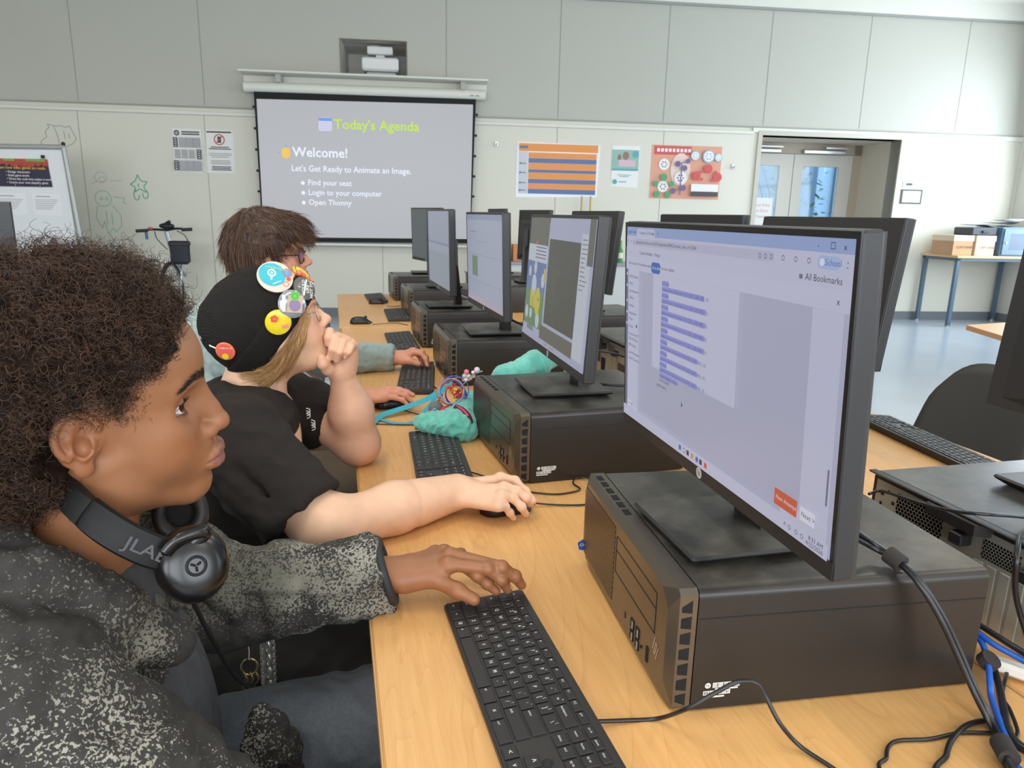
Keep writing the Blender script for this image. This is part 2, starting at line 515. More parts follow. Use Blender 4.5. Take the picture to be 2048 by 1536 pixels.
# outdoors behind the doors
M_pave = mat('outdoor_paving', srgb(190, 196, 200), 0.8, noise=(2, 0.08))
o = rm(MB().box(-2, 16, 1.2, 22, FL - 0.12, FL - 0.02), 'ground', M_pave)
o = rm(MB().box(8.7, 14, 5.0, 5.2, FL, 5.5), 'wall_outside', mat('outdoor_wall', srgb(206, 226, 238), 0.8))
o = rm(MB().box(5.4, 8.7, 4.7, 4.9, FL, 5.0), 'wall_sky_block', mat('sky_block_paint', srgb(96, 128, 146), 0.7))  # added wall, darkens the left leaf's glass by blocking the bright sky
b = MB(); b.box(9.85, 10.3, 4.96, 5.0, 1.35, 1.75, m=0); b.box(9.8, 10.2, 4.96, 5.0, 0.5, 0.8, m=0); b.box(9.2, 9.35, 4.9, 5.0, FL, 3.6, m=1)
o = rm(b, 'outdoor_sign', [mat('orange_red_sign', srgb(224, 120, 84), 0.7), mat('steel_post', srgb(110, 140, 160), 0.5)], st=False)
tag(o, 'orange-red sign on the pale wall seen through the right entrance door', 'sign')
random.seed(5)
b = MB()
for i in range(420):
    x, y, z = random.gauss(7.4, 0.6), random.gauss(3.4, 0.45), random.uniform(FL + 0.3, 2.4)
    r = random.uniform(0.05, 0.1); a = random.uniform(0, 6.28); t = random.uniform(-0.8, 0.8)
    p = np.array([x, y, z]); u = np.array([math.cos(a), math.sin(a), t]) * r; v = np.array([-math.sin(a), math.cos(a), random.uniform(-0.5, 0.5)]) * r * 0.5
    b.add([p - u, p + v, p + u, p - v], [(0, 1, 2, 3)], 0)
for i in range(7):
    x = 7.4 + random.uniform(-.3, .3); b.tube([(x, 3.4, FL), (x + random.uniform(-.2, .2), 3.4, 0.4), (x + random.uniform(-.4, .4), 3.4, 1.5)], [0.02, 0.015, 0.006], 6, m=1)
o = rm(b, 'garden_shrub', [mat('shrub_leaf', srgb(86, 124, 84), 0.7), mat('shrub_bark', srgb(90, 76, 60), 0.9)], st=False)
tag(o, 'leafy green shrub outside behind the left entrance door glass', 'shrub')

# suspended ceiling bars and lamps
M_bar = mat('ceiling_bar', srgb(128, 122, 108), 0.6)
for i, (s, t) in enumerate([(5.6, 1.1), (6.55, 0.62), (7.55, 0.9), (8.75, 0.55)]):
    b = MB(); b.box(-0.035, 0.035, -4.2, 0, -0.09, 0, bev=0.008)
    b.cyl((0, -0.4, 0), (0, -0.4, CEIL - 3.16), 0.008); b.cyl((0, -3.4, 0), (0, -3.4, CEIL - 3.16), 0.008)
    o = b.build('ceiling_rail', M_bar); o.location = room(s, t, 3.16); o.rotation_euler = (0, 0, -TH)
    tag(o, ['grey ceiling rail, leftmost of those at the upper right', 'grey ceiling rail, second from the left at the upper right', 'grey ceiling rail, third from the left at the upper right', 'grey ceiling rail beside the right hand room corner'][i], 'ceiling rail', 'suspended ceiling rails')
M_lamp = mat('lamp_diffuser', (0.9, 0.9, 0.9, 1), 0.6, emit=(1.0, 0.95, 0.88, 1), es=5.0)
L0 = None
for i, (s, t) in enumerate(LAMPS):
    p = room(s, t, CEIL - 0.02)
    if L0 is None:
        L0 = thing('ceiling_lamp', tuple(p), -TH, 'long suspended ceiling lamp above the desks', 'lamp', 'ceiling lamps')
        MB().box(-0.11, 0.11, -0.7, 0.7, -0.10, -0.02, bev=0.01).build('housing', M_white, L0)
        MB().box(-0.095, 0.095, -0.68, 0.68, -0.112, -0.101).build('diffuser', M_lamp, L0)
    else:
        dup(L0, tuple(p), -TH)
    ld = bpy.data.lights.new('lamp_light', 'AREA'); ld.shape = 'RECTANGLE'; ld.size = 0.2; ld.size_y = 1.4
    ld.energy = 22; ld.color = (1.0, 0.93, 0.84)
    lo_ = bpy.data.objects.new('lamp_light', ld); C.objects.link(lo_); lo_.location = (p[0], p[1], p[2] - 0.125); lo_.rotation_euler = (0, 0, -TH)
# ================================================================ THINGS ON AND NEAR THE FAR WALL  (local x = s, y = -t, z)
def rt(mb, name, mats, label, cat, group=None, smooth=False):
    o = rm(mb, name, mats, smooth=smooth, st=False)
    return tag(o, label, cat, group)
def rbase(name, label, cat, s, t, z, group=None):
    return rthing(name, s, t, z, label, cat, group)
XR, ZU = (1, 0, 0), (0, 0, 1)
# recess in the wall with a ceiling projector seen through it
b = MB(); b.box(0.10, 0.89, 0.2, 0.75, 2.06, 2.51, m=0)
b2 = MB()
b2.box(0.10, 0.12, 0.2, 0.8, 2.06, 2.51); b2.box(0.87, 0.89, 0.2, 0.8, 2.06, 2.51); b2.box(0.10, 0.89, 0.2, 0.8, 2.04, 2.08); b2.box(0.10, 0.89, 0.2, 0.8, 2.49, 2.53); b2.box(0.10, 0.89, 0.8, 0.82, 2.04, 2.53)
rm(b2, 'trim_7', mat('recess_lining', srgb(234, 234, 228), 0.7))
b = MB(); e = 0.012
b.box(0.12 - e, 0.87 + e, -0.008, 0.01, 2.49, 2.49 + e); b.box(0.12 - e, 0.12, -0.008, 0.01, 2.08, 2.49); b.box(0.87, 0.87 + e, -0.008, 0.01, 2.06, 2.49)
rm(b, 'trim_8', mat('bronze_edge', srgb(122, 116, 100), 0.5))
P0 = rbase('projector', 'white projector mounted in the wall recess above the screen', 'projector', 0.56, -0.25, 2.12)
MB().box(-0.21, 0.22, -0.24, 0.22, 0.05, 0.20, bev=0.02).build('body', M_white, P0)
b = MB().box(-0.15, 0.15, -0.16, 0.14, 0.245, 0.335, bev=0.012); b.box(-0.05, 0.05, -0.1, 0.1, 0.19, 0.25); b.box(-0.12, -0.02, 0, 0.05, 0.33, 0.37)
b.build('mounting_bracket', M_white, P0)
MB().box(-0.02, 0.04, -0.204, -0.2, 0.11, 0.125).build('badge', mat('badge_grey', srgb(120, 120, 120), .5), P0)
MB().box(-0.16, 0.19, -0.19, 0.2, -0.03, 0.045, bev=0.015).build('lens_hood', mat('hood_grey', srgb(196, 204, 206), .4), P0)

# projection screen
SC = rbase('projection_screen', 'wall mounted projection screen showing the agenda slide', 'projection screen', 0, 0.15, 0)
b = MB().box(-0.99, 1.82, -0.14, 0.14, 2.055, 2.078, bev=0.005)
b.box(-0.99, 1.82, 0.12, 0.14, 1.97, 2.06, m=0)
b.build('mounting_rail', M_trim, SC)
for s in (-0.575, 1.53):
    MB().box(s - 0.03, s + 0.03, -0.05, 0.1, 1.965, 2.06, bev=0.006).build('bracket', mat('bracket_grey', srgb(176, 176, 168), .5), SC)
b = MB(); b.tube([(-0.965, 0.02, 1.915), (1.80, 0.02, 1.925)], 0.058, 20)
b.build('roller_case', M_trim, SC, smooth=True)
for xa, xb in ((1.62, 1.65), (1.68, 1.72)): MB().box(xa, xb, -0.045, -0.035, 1.90, 1.911).build('label_plate', mat('plate_grey', srgb(140, 140, 136), .5), SC)
b = MB()
b.prism([(-0.858, 1.872), (1.685, 1.872), (1.632, 0.198), (-0.853, 0.182)], -0.004, 0.004, axis='y')
b.build('screen_cloth', mat('black_masking', srgb(16, 18, 18), 0.8), SC)
for i in range(6):
    for sx, x in ((-1, -0.86), (1, 1.68 - 0.008 * i)):
        MB().sphere((x + sx * 0.012 + 0.004, 0, 1.70 - i * 0.235), 0.016, 8, 6).build('tension_tab', M_blackp, SC)
MB().box(-0.86, 1.64, -0.02, 0.02, 0.145, 0.172, bev=0.006).build('bottom_bar', M_trim, SC)
# picture: the projector's light is put into the slide colours as emission
SL = [glow('slide_grey', srgb(176, 178, 182), 0.72), glow('slide_lime', srgb(190, 226, 30), 0.95), glow('slide_white', srgb(226, 232, 246), 1.0), glow('slide_blue', srgb(84, 148, 232), 0.95), glow('slide_lilac', srgb(206, 206, 232), 0.95), glow('slide_yellow', srgb(240, 190, 60), 0.95), glow('slide_pale', srgb(196, 200, 214), 0.85)]
_t = NT(SL[0]); tc = _t.new('ShaderNodeTexCoord'); sp = _t.new('ShaderNodeSeparateXYZ'); _t.link(tc.outputs['Object'], sp.inputs[0])
mr = _t.new('ShaderNodeMapRange'); mr.inputs[1].default_value = 0.2; mr.inputs[2].default_value = 1.8; mr.inputs[3].default_value = 0.9; mr.inputs[4].default_value = 0.9
_t.link(sp.outputs['Z'], mr.inputs[0]); _t.link(mr.outputs[0], _t.b.inputs['Emission Strength'])
sh = Sheet(frame((0, -0.0046, 0), XR, ZU))
sh.dz = 0.0006
sh.poly([(-0.838, 0.233), (1.626, 0.25), (1.652, 1.812), (-0.831, 1.785)], 0)
sh.rrect(-0.145, 1.46, 0.005, 1.61, 0.02, 4); sh.rect(-0.145, 1.57, 0.005, 1.605, 3)
for i in range(4):
    for j in range(3): sh.rect(-0.125 + i * 0.032, 1.475 + j * 0.03, -0.105 + i * 0.032, 1.492 + j * 0.03, 6)
sh.text("Today's Agenda", 0.03, 1.535, 0.150, 1, bold=0.018, sx=1.03)
sh.text('Welcome!', -0.455, 1.212, 0.150, 2, bold=0.018, sx=1.0)
sh.text("Let's Get Ready to Animate an Image.", -0.478, 1.03, 0.098, 2, bold=0.014, sx=0.93)
for z, s_ in ((0.873, 'Find your seat'), (0.76, 'Login to your computer'), (0.647, 'Open Thonny')):
    sh.disc(-0.353, z - 0.005, 0.022, 2); sh.text(s_, -0.296, z, 0.09, 2, bold=0.014, sx=0.98)
# waving hand icon
sh.disc(-0.53, 1.195, 0.05, 5, ry=0.055); sh.poly([(-0.58, 1.23), (-0.55, 1.26), (-0.50, 1.21), (-0.53, 1.18)], 5)
sh.poly([(-0.55, 1.25), (-0.525, 1.27), (-0.49, 1.22), (-0.51, 1.2)], 5); sh.poly([(-0.51, 1.25), (-0.49, 1.255), (-0.475, 1.2), (-0.5, 1.19)], 5)
sh.line([(-0.53, 1.29), (-0.515, 1.275)], 0.012, 3); sh.line([(-0.615, 1.2), (-0.6, 1.2)], 0.012, 3)
sh.mb.build('slide_picture', SL, SC)

# paper notices left of the screen
INK = mat('dark_ink', srgb(86, 84, 88), 0.8); INK2 = mat('grey_ink', srgb(168, 168, 170), 0.8)
REDI = mat('red_ink', srgb(196, 96, 84), 0.8)
def paper(name, pts, label, cat, draw, mats, group=None, th=0.002):
    s0 = min(p[0] for p in pts); z0 = min(p[1] for p in pts)
    b = MB(); b.prism(pts, -0.0005 - th, -0.0005, axis='y', m=0)
    sh = Sheet(frame((s0, -0.001 - th, z0), XR, ZU)); sh.dz = 0.0005
    draw(sh, max(p[0] for p in pts) - s0, max(p[1] for p in pts) - z0)
    if sh.mb.v: b.add(np.concatenate(sh.mb.v), sh.mb.f); b.m[-len(sh.mb.f):] = [x + 1 for x in sh.mb.m]
    return rt(b, name, mats, label, cat, group)
def bars(sh, x0, x1, z, n, dz, h, m, seed=0):
    rd = random.Random(seed)
    for i in range(n):
        w = (x1 - x0) * rd.uniform(0.75, 1.0); c = (x0 + x1) / 2
        sh.rect(c - w / 2, z - i * dz, c + w / 2, z - i * dz + h, m)
def d_sched(sh, w, h):
    sh.disc(0.055, h - 0.05, 0.032, 0); sh.disc(0.055, h - 0.05, 0.02, 1)
    for i in range(2): sh.rect(0.11, h - 0.045 - i * 0.025, w - 0.02, h - 0.03 - i * 0.025, 0)
    for k, (zt, zb) in enumerate(((h - 0.10, h - 0.21), (h - 0.23, h - 0.34), (h - 0.36, h - 0.47))):
        xx = 0.01 if k != 1 else w - 0.06
        sh.rect(xx, zb, xx + 0.05, zt, 0)
        for q in range(4): sh.rect(xx + 0.012, zb + 0.012 + q * 0.025, xx + 0.038, zb + 0.024 + q * 0.025, 2)
        x0, x1 = (0.075, w - 0.015) if k != 1 else (0.015, w - 0.075)
        if k != 1: sh.rect(x0, zb, x1, zt, 1)
        for q in range(3):
            xa = x0 + (x1 - x0) * q / 3 + 0.006
            for i in range(7): sh.rect(xa, zt - 0.014 - i * 0.0145, xa + (x1 - x0) / 3 - 0.014, zt - 0.009 - i * 0.0145, 0 if k == 1 else 2)
WH = mat('paper_tint', srgb(206, 206, 206), 0.8)
paper('schedule_poster', [(-1.845, 0.965), (-1.53, 0.955), (-1.515, 1.447), (-1.835, 1.452)], 'black and white schedule sheet pinned left of the screen', 'poster', d_sched, [M_paper, INK, INK2, WH])
def d_phone(sh, w, h):
    sh.rect(0.02, h - 0.035, w - 0.02, h - 0.018, 0)
    sh.ring(w / 2, h - 0.11, 0.062, 0.012, 1); sh.rect(w / 2 - 0.02, h - 0.145, w / 2 + 0.02, h - 0.075, 0)
    sh.line([(w / 2 - 0.04, h - 0.15), (w / 2 + 0.04, h - 0.07)], 0.01, 1)
    bars(sh, 0.03, w - 0.03, h - 0.20, 2, 0.02, 0.01, 0, 1); bars(sh, 0.03, w - 0.03, h - 0.27, 3, 0.02, 0.007, 2, 2)
    bars(sh, 0.03, w - 0.03, h - 0.35, 3, 0.018, 0.007, 2, 3); bars(sh, 0.03, w - 0.02, h - 0.42, 3, 0.018, 0.009, 0, 4)
paper('phone_notice', [(-1.475, 0.96), (-1.165, 0.965), (-1.155, 1.447), (-1.465, 1.45)], 'white notice with a red crossed-out telephone sign', 'poster', d_phone, [M_paper, INK, REDI, INK2])

# orange and blue table poster
ORG = mat('poster_orange', srgb(232, 142, 50), 0.35); BLU = mat('poster_blue', srgb(70, 104, 158), 0.35); GRYP = mat('poster_grey', srgb(206, 208, 214), 0.5)
LAMI = mat('laminate', srgb(226, 228, 230), 0.2)
def d_or(sh, w, h):
    sh.rect(0.03, h - 0.11, w - 0.03, h - 0.02, 0); sh.rect(0.03, 0.05, 0.14, h - 0.115, 2)
    z = h - 0.125
    for hh, m in ((0.065, 0), (0.055, 1), (0.075, 0), (0.035, 1), (0.075, 0), (0.05, 1), (0.065, 0), (0.055, 1)):
        sh.rect(0.15, z - hh, w - 0.045, z, m); z -= hh + 0.002
    for zz in (0.41, 0.30, 0.18, 0.09): sh.disc(0.05, zz, 0.012, 1); sh.rect(0.07, zz - 0.006, 0.12, zz + 0.004, 1)
    sh.rect(0.04, h - 0.075, 0.14, h - 0.05, 1)
paper('chart_poster', [(2.20, 0.765), (3.225, 0.79), (3.25, 1.415), (2.205, 1.43)], 'laminated orange and blue striped chart poster on the wall', 'poster', d_or, [LAMI, ORG, BLU, GRYP])
TEAL = mat('poster_teal', srgb(96, 168, 176), 0.5); PINK = mat('poster_pink', srgb(214, 186, 194), 0.5); SKIN0 = mat('photo_brown', srgb(150, 120, 104), 0.6)
def d_sm(sh, w, h):
    sh.rect(0.0, h - 0.30, w - 0.01, h - 0.05, 1); sh.rect(0, h - 0.30, w - 0.01, h - 0.275, 0)
    sh.disc(w * 0.5, h - 0.12, 0.04, 2, ry=0.05); sh.disc(w * 0.27, h - 0.14, 0.025, 2, ry=0.035); sh.rect(w * 0.25, h - 0.25, w - 0.05, h - 0.17, 4)
    sh.disc(w * .85, h - .1, .04, 0); sh.disc(0.05, 0.07, 0.03, 0); sh.rect(0.1, 0.065, 0.2, 0.075, 0); sh.rect(0.08, 0.15, w - 0.1, 0.157, 0); sh.rect(0.11, 0.13, w - 0.13, 0.137, 0)
paper('small_flyer', [(3.405, 0.93), (3.745, 0.915), (3.755, 1.42), (3.40, 1.415)], 'small teal and white flyer between the two large posters', 'poster', d_sm, [M_paper, TEAL, mat('photo_green', srgb(150, 186, 176), .5), SKIN0, GRYP, PINK])
PCO = mat('poster_coral', srgb(222, 160, 132), 0.35); PRE = mat('poster_red', srgb(206, 84, 84), 0.4); PGR = mat('poster_green', srgb(72, 160, 112), 0.4); PPU = mat('poster_purple', srgb(112, 98, 138), 0.4); PSK = mat('poster_sky', srgb(150, 186, 206), .4)
def d_co(sh, w, h):
    sh.rect(0.004, 0.004, w - .004, h - .004, 0); sh.rect(0.03, h - 0.12, w * 0.56, h - 0.015, 1)
    for i in range(9): sh.rect(0.07 + i * 0.05, h - 0.085, 0.105 + i * 0.05, h - 0.045, 4)
    sh.disc(w * .42, h * .55, 0.13, 6, ry=.2)
    for x, y, r, m in ((0.17, 0.42, .07, 4), (0.17, 0.15, .07, 4), (0.39, 0.26, .08, 4), (0.565, 0.535, .06, 5), (0.74, 0.53, .08, 5), (0.865, 0.52, .05, 5)):
        sh.disc(x, y, r, m); sh.disc(x, y, r * .8, 4)
        for q in range(6): a = q * 1.05; sh.disc(x + r * .45 * math.cos(a), y + r * .45 * math.sin(a), r * .13, 3 if m == 4 else 5)
    for x, y, r in ((0.17, .265, .045), (0.07, .185, .035), (0.275, .185, .035), (0.09, .055, .04), (0.235, .05, .04)): sh.disc(x, y, r, 2)
    for x, y, r in ((0.34, .43, .035), (0.47, .465, .03), (0.43, .38, .035), (0.30, .10, .035), (0.43, .14, .035)): sh.disc(x, y, r, 3)
    sh.line([(0.39, 0.05), (0.39, 0.43)], 0.014, 3); sh.line([(.3, .1), (.43, .14)], 0.01, 3); sh.line([(.34, .43), (.47, .46)], 0.01, 3)
    for x, y, r in ((0.74, .38, .055), (0.59, .29, .055), (0.87, .28, .055), (.65, .34, .02), (.84, .34, .02), (.66, .25, .02), (.81, .24, .02)): sh.disc(x, y, r, 1)
    sh.rect(0.53, 0.10, 0.89, 0.19, 4); sh.rect(0.53, 0.04, 0.89, 0.095, 7)
paper('diagram_poster', [(3.905, 0.79), (4.82, 0.798), (4.825, 1.448), (3.91, 1.445)], 'coral diagram poster with red, green and purple circles', 'poster', d_co, [LAMI, PCO, PRE, PGR, PPU, M_paper, PSK, mat('poster_blush', srgb(232, 206, 196), .4), INK])
# room sign right of the doors
b = MB(); b.box(7.33, 7.59, -0.012, -0.001, 1.0, 1.09, bev=0.003, m=0); b.box(7.37, 7.46, -0.013, -0.0115, 1.035, 1.065, m=1)
b.box(7.32, 7.62, -0.012, -0.001, 0.80, 0.985, m=1); b.box(7.345, 7.595, -0.014, -0.011, 0.82, 0.965, m=2)
rt(b, 'room_sign', [M_white, mat('sign_bronze', srgb(74, 78, 70), .6), mat('sign_face', srgb(226, 236, 236), .4)], 'bronze framed room sign on the wall right of the doors', 'sign')
# coat hook / small knobs on the wall
for s, z, lb in ((4.98, 1.22, 'small grey wall hook beside the coral poster'), (1.95, 1.40, 'tiny grey wall hook left of the orange poster')):
    b = MB(); b.box(s - 0.02, s + 0.02, -0.01, 0, z - 0.04, z + 0.02, bev=0.003); b.tube([(s, -0.01, z - .02), (s, -0.05, z - .03), (s, -0.055, z)], 0.007, 6)
    rt(b, 'wall_hook', M_metal, lb, 'hook')
# marker drawings on the whiteboard wall
MG = mat('green_marker', srgb(126, 184, 160), 0.6); MK = mat('grey_marker', srgb(150, 148, 150), 0.6)
def doodle(name, strokes, m, label, w=0.007):
    sh = Sheet(frame((0, -0.0008, 0), XR, ZU)); sh.dz = 0.00003
    for s_ in strokes: sh.line([tuple(p) for p in s_], w, 0)
    rt(sh.mb, name, m, label, 'drawing')
def circ(x, z, r, rz=None, a0=0, a1=360, n=16):
    rz = rz or r
    return [(x + r * math.cos(R(a0 + (a1 - a0) * i / n)), z + rz * math.sin(R(a0 + (a1 - a0) * i / n))) for i in range(n + 1)]
doodle('marker_drawing', [[(-3.3, 1.2), (-3.28, 1.27), (-3.22, 1.31), (-3.23, 1.37), (-3.18, 1.42), (-3.2, 1.45), (-3.1, 1.43), (-3.06, 1.44), (-3.0, 1.42), (-2.96, 1.44), (-2.93, 1.37), (-2.9, 1.3), (-2.95, 1.24), (-3.03, 1.21)], [(-3.13, 1.43), (-3.1, 1.33), (-3.09, 1.22)], [(-3.03, 1.38), (-3.02, 1.3)], [(-2.98, 1.36), (-2.97, 1.3)]], MK, 'grey marker drawing of fluffy shapes above the easel')
doodle('marker_drawing', [circ(-2.68, 0.88, 0.07, 0.06), circ(-2.67, 0.86, 0.03), [(-2.72, 0.84), (-2.8, 0.8)], [(-2.58, 0.84), (-2.45, 0.85)]], mat('pale_marker', srgb(176, 180, 180), .6), 'faint grey marker face beside the easel')
doodle('marker_drawing', [[(-2.36, 0.81), (-2.3, 0.85), (-2.27, 0.92), (-2.24, 0.85), (-2.17, 0.84), (-2.21, 0.79), (-2.19, 0.72), (-2.26, 0.76), (-2.32, 0.72), (-2.31, 0.78), (-2.36, 0.81)], circ(-2.30, 0.69, 0.03, 0.06, 90, 360), circ(-2.2, 0.70, 0.03, 0.05, -200, 60), [(-2.27, 0.82), (-2.27, 0.78)]], mat('strong_green_marker', srgb(96, 172, 140), .6), 'small green marker star figure with legs', 0.012)
doodle('marker_drawing', [circ(-2.68, 0.64, 0.09, 0.09), circ(-2.70, 0.64, 0.016), circ(-2.64, 0.64, 0.014), [(-2.75, 0.56), (-2.78, 0.42), (-2.72, 0.3), (-2.69, 0.38), (-2.66, 0.24), (-2.6, 0.3), (-2.57, 0.26), (-2.5, 0.33), (-2.5, 0.45), (-2.58, 0.56)], [(-2.66, .5), (-2.66, .34)], [(-2.6, .48), (-2.6, .34)], [(-2.56, 0.66), (-2.44, 0.65), (-2.46, 0.6), (-2.42, 0.58)]], MG, 'pale green marker creature drawn beside the easel')

# mobile whiteboard easel
TE = 1.2
E0 = rbase('whiteboard_easel', 'white dry-erase easel board with grey aluminium frame at left', 'whiteboard', 0, TE, 0)
EM = mat('aluminium', srgb(168, 172, 168), 0.4, metal=0.3)
b = MB(); b.prism([(-4.2, 1.075), (-2.52, 1.10), (-2.47, 0.0), (-4.2, 0.0)], 0.0, 0.02, axis='y'); b.build('board', mat('easel_board', srgb(226, 229, 232), 0.3), E0)
b = MB(); b.tube([(-4.25, 0, 1.09), (-2.49, 0, 1.118)], 0.026, 10); b.tube([(-2.50, 0, 1.12), (-2.425, 0, 0.0), (-2.40, 0, FL + 0.08)], 0.024, 10); b.tube([(-4.2, 0, 1.1), (-4.2, 0, FL + 0.08)], 0.026, 10)
b.tube([(-4.2, 0, 0), (-2.43, 0, 0)], 0.022, 10); b.build('frame', EM, E0, smooth=True)
MB().sphere((-2.497, 0, 1.15), 0.02, 10, 8).build('corner_cap', M_blackp, E0)
for x in (-4.2, -2.40):
    b = MB(); b.tube([(x, -0.3, FL + 0.08), (x, 0.3, FL + 0.08)], 0.02, 8); b.build('foot', EM, E0)
    for y in (-0.28, 0.28): MB().cyl((x - 0.015, y, FL + 0.04), (x + 0.015, y, FL + 0.04), 0.04, n=16).build('caster', M_blackp, E0)
def d_game(sh, w, h):
    sh.rect(0, h - 0.05, w, h, 0); sh.rect(0.1, h - 0.02, w * .4, h, 3); sh.rect(w * .6, h - .02, w * .95, h, 3)
    rd = random.Random(3)
    for i in range(26): x = rd.uniform(0, w - .03); sh.rect(x, h - 0.05 - rd.uniform(0, .03), x + .025, h - .035, 0)
    sh.text('Learn how video games are made.', w / 2 + .01, h - 0.085, 0.036, 1, 'CENTER', 0.01, sx=0.92)
    for i, s_ in enumerate(('Design characters', 'Build game levels', 'Write the code that makes it work', 'Create your own playable game')):
        sh.text('\u2022 ' + s_, 0.12, h - 0.125 - i * 0.034, 0.030, 2, bold=0.008, sx=.95)
    for x in (.19, .42): sh.rect(x, 0.0, x + .012, 0.04, 4)
b = MB(); b.prism([(0.012, 0.0), (0.535, 0.004), (0.512, 0.272), (-0.02, 0.268)], -0.003, 0, axis='y', m=0)
sh = Sheet(frame((0, -0.0035, 0), XR, ZU)); sh.dz = .0004; d_game(sh, 0.52, 0.268)
b.add(np.concatenate(sh.mb.v), sh.mb.f); b.m[-len(sh.mb.f):] = [x + 1 for x in sh.mb.m]
o = b.build('game_poster', [mat('poster_navy', srgb(40, 38, 62), .5), mat('pixel_red', srgb(180, 74, 54), .6), mat('pixel_yellow', srgb(238, 190, 70), .6), M_paper, mat('pixel_green', srgb(120, 168, 70), .6), mat('pixel_grey', srgb(120, 116, 130), .6)])
o.location = room(-3.18, TE + 0.003, 0.725); o.rotation_euler = (0, 0, -TH)
tag(o, 'dark blue video game class poster on the easel board', 'poster')
for s, z, lb in ((-3.165, 1.02, 'black clip magnet above the left of the game poster'), (-2.70, 1.02, 'black clip magnet above the right of the game poster')):
    o = MB().box(-0.016, 0.016, -0.02, 0, -0.016, 0.016, bev=0.004).build('magnet', M_blackp); o.location = room(s, TE + 0.001, z); o.rotation_euler = (0, 0, -TH); tag(o, lb, 'magnet')
def d_txt(sh, w, h):
    sh.rect(w * .12, h - 0.03, w * .62, h - 0.02, 0)
    for i in range(6): sh.rect(0.02, h - 0.06 - i * 0.018, w * (0.9 - 0.05 * i), h - 0.055 - i * 0.018, 0)
for s, w, z, h, lb in ((-3.21, 0.30, 0.45, 0.21, 'faint white learning sheet on the easel, left one'), (-2.85, 0.27, 0.45, 0.21, 'faint white learning sheet on the easel, right one')):
    b = MB(); b.box(0, w, -0.002, 0, 0, h, m=0); sh = Sheet(frame((0, -0.0025, 0), XR, ZU)); sh.dz = .0004; d_txt(sh, w, h)
    b.add(np.concatenate(sh.mb.v), sh.mb.f, 1)
    o = b.build('learning_sheet', [mat('sheet_white', srgb(232, 234, 238), .7), INK2]); o.location = room(s, TE + 0.001, z); o.rotation_euler = (0, 0, -TH); tag(o, lb, 'paper sheet')

# bicycle standing against the wall
B0 = rbase('bicycle', 'bicycle with black handlebar grips and front bag against the wall', 'bicycle', -1.83, 0.55, FL)
bk = M_blackp; CH = mat('bike_silver', srgb(206, 212, 220), 0.25, metal=0.7)
HB = 1.03
b = MB(); b.tube(smooth_path([(-0.29, -0.02, HB), (-0.12, 0.0, HB + 0.02), (0, 0.05, HB + 0.015), (0.14, 0.0, HB + 0.035), (0.29, -0.02, HB + 0.02)]), 0.013, 8); b.build('handlebar', bk, B0, smooth=True)
for x0, x1, z in ((-0.30, -0.18, HB), (0.19, 0.30, HB + 0.022)):
    MB().tube([(x0, -0.02, z), ((x0 + x1) / 2, -0.012, z + .004), (x1, -0.005, z + 0.008)], 0.019, 10).build('grip', bk, B0, smooth=True)
MB().tube([(0, 0.05, HB), (0.03, 0.1, HB - 0.25), (0.04, 0.1, HB - .34)], 0.024, 10).build('head_tube', CH, B0, smooth=True)
b = MB(); b.sphere((0.02, 0.02, HB + 0.06), (0.085, 0.05, 0.035), 14, 8); b.tube([(0.0, 0, HB + .07), (0.07, -.02, HB + 0.11)], 0.02, 8); b.build('display_unit', bk, B0, smooth=True)
MB().sphere((-0.14, -0.03, HB + 0.03), (0.03, 0.02, 0.018), 8, 6).build('bell', mat('bell_red', srgb(190, 80, 60), .4), B0)
MB().tube([(-0.19, -0.03, HB - .01), (-0.185, -.03, HB - .09)], 0.016, 8).build('brake_lever', mat('lever_blue', srgb(70, 96, 140), .4), B0)
b = MB(); b.tube(smooth_path([(0.14, -0.02, HB + 0.01), (0.24, -0.06, HB - 0.05), (0.26, -0.04, HB - 0.2), (0.12, 0.0, HB - 0.3)]), 0.005, 6); b.tube(smooth_path([(-0.1, -0.02, HB), (-0.06, -0.08, HB - 0.08), (0.02, -0.02, HB - 0.2)]), 0.005, 6); b.build('cable', bk, B0)
b = MB(); b.box(0.06, 0.26, -0.1, 0.02, HB - 0.36, HB - 0.11, bev=0.03); b.build('front_bag', mat('bag_black', srgb(42, 44, 52), .7), B0, smooth=True)
MB().box(0.055, 0.265, -0.105, 0.025, HB - 0.16, HB - 0.10, bev=0.015).build('bag_lid', mat('bag_lid_black', srgb(30, 31, 36), .5), B0)
for sx in (-0.06, 0.12): MB().tube([(sx, 0.1, HB - 0.34), (sx, 0.12, 0.72), (sx, -0.02, 0.34)], 0.014, 8).build('fork_leg', CH, B0, smooth=True)
W_ = [(0.03, -0.02 + 0.33 * math.cos(a), 0.345 + 0.33 * math.sin(a)) for a in np.arange(32) * PI / 16]
MB().tube(W_, 0.025, 8, loop=True).build('tire', bk, B0, smooth=True)
b = MB(); b.tube([(0.03, p[1] * .92, 0.345 + (p[2] - .345) * .92) for p in W_], 0.01, 6, loop=True)
for a in np.arange(18) * PI / 9: b.tube([(0.03, -0.02, 0.345), (0.03, -0.02 + 0.31 * math.cos(a), 0.345 + 0.31 * math.sin(a))], 0.0015, 3)
b.build('wheel', CH, B0)
MB().tube([(0.03, 0.08, HB - .25), (0.05, 0.42, 0.5)], 0.02, 8).build('down_tube', CH, B0, smooth=True)

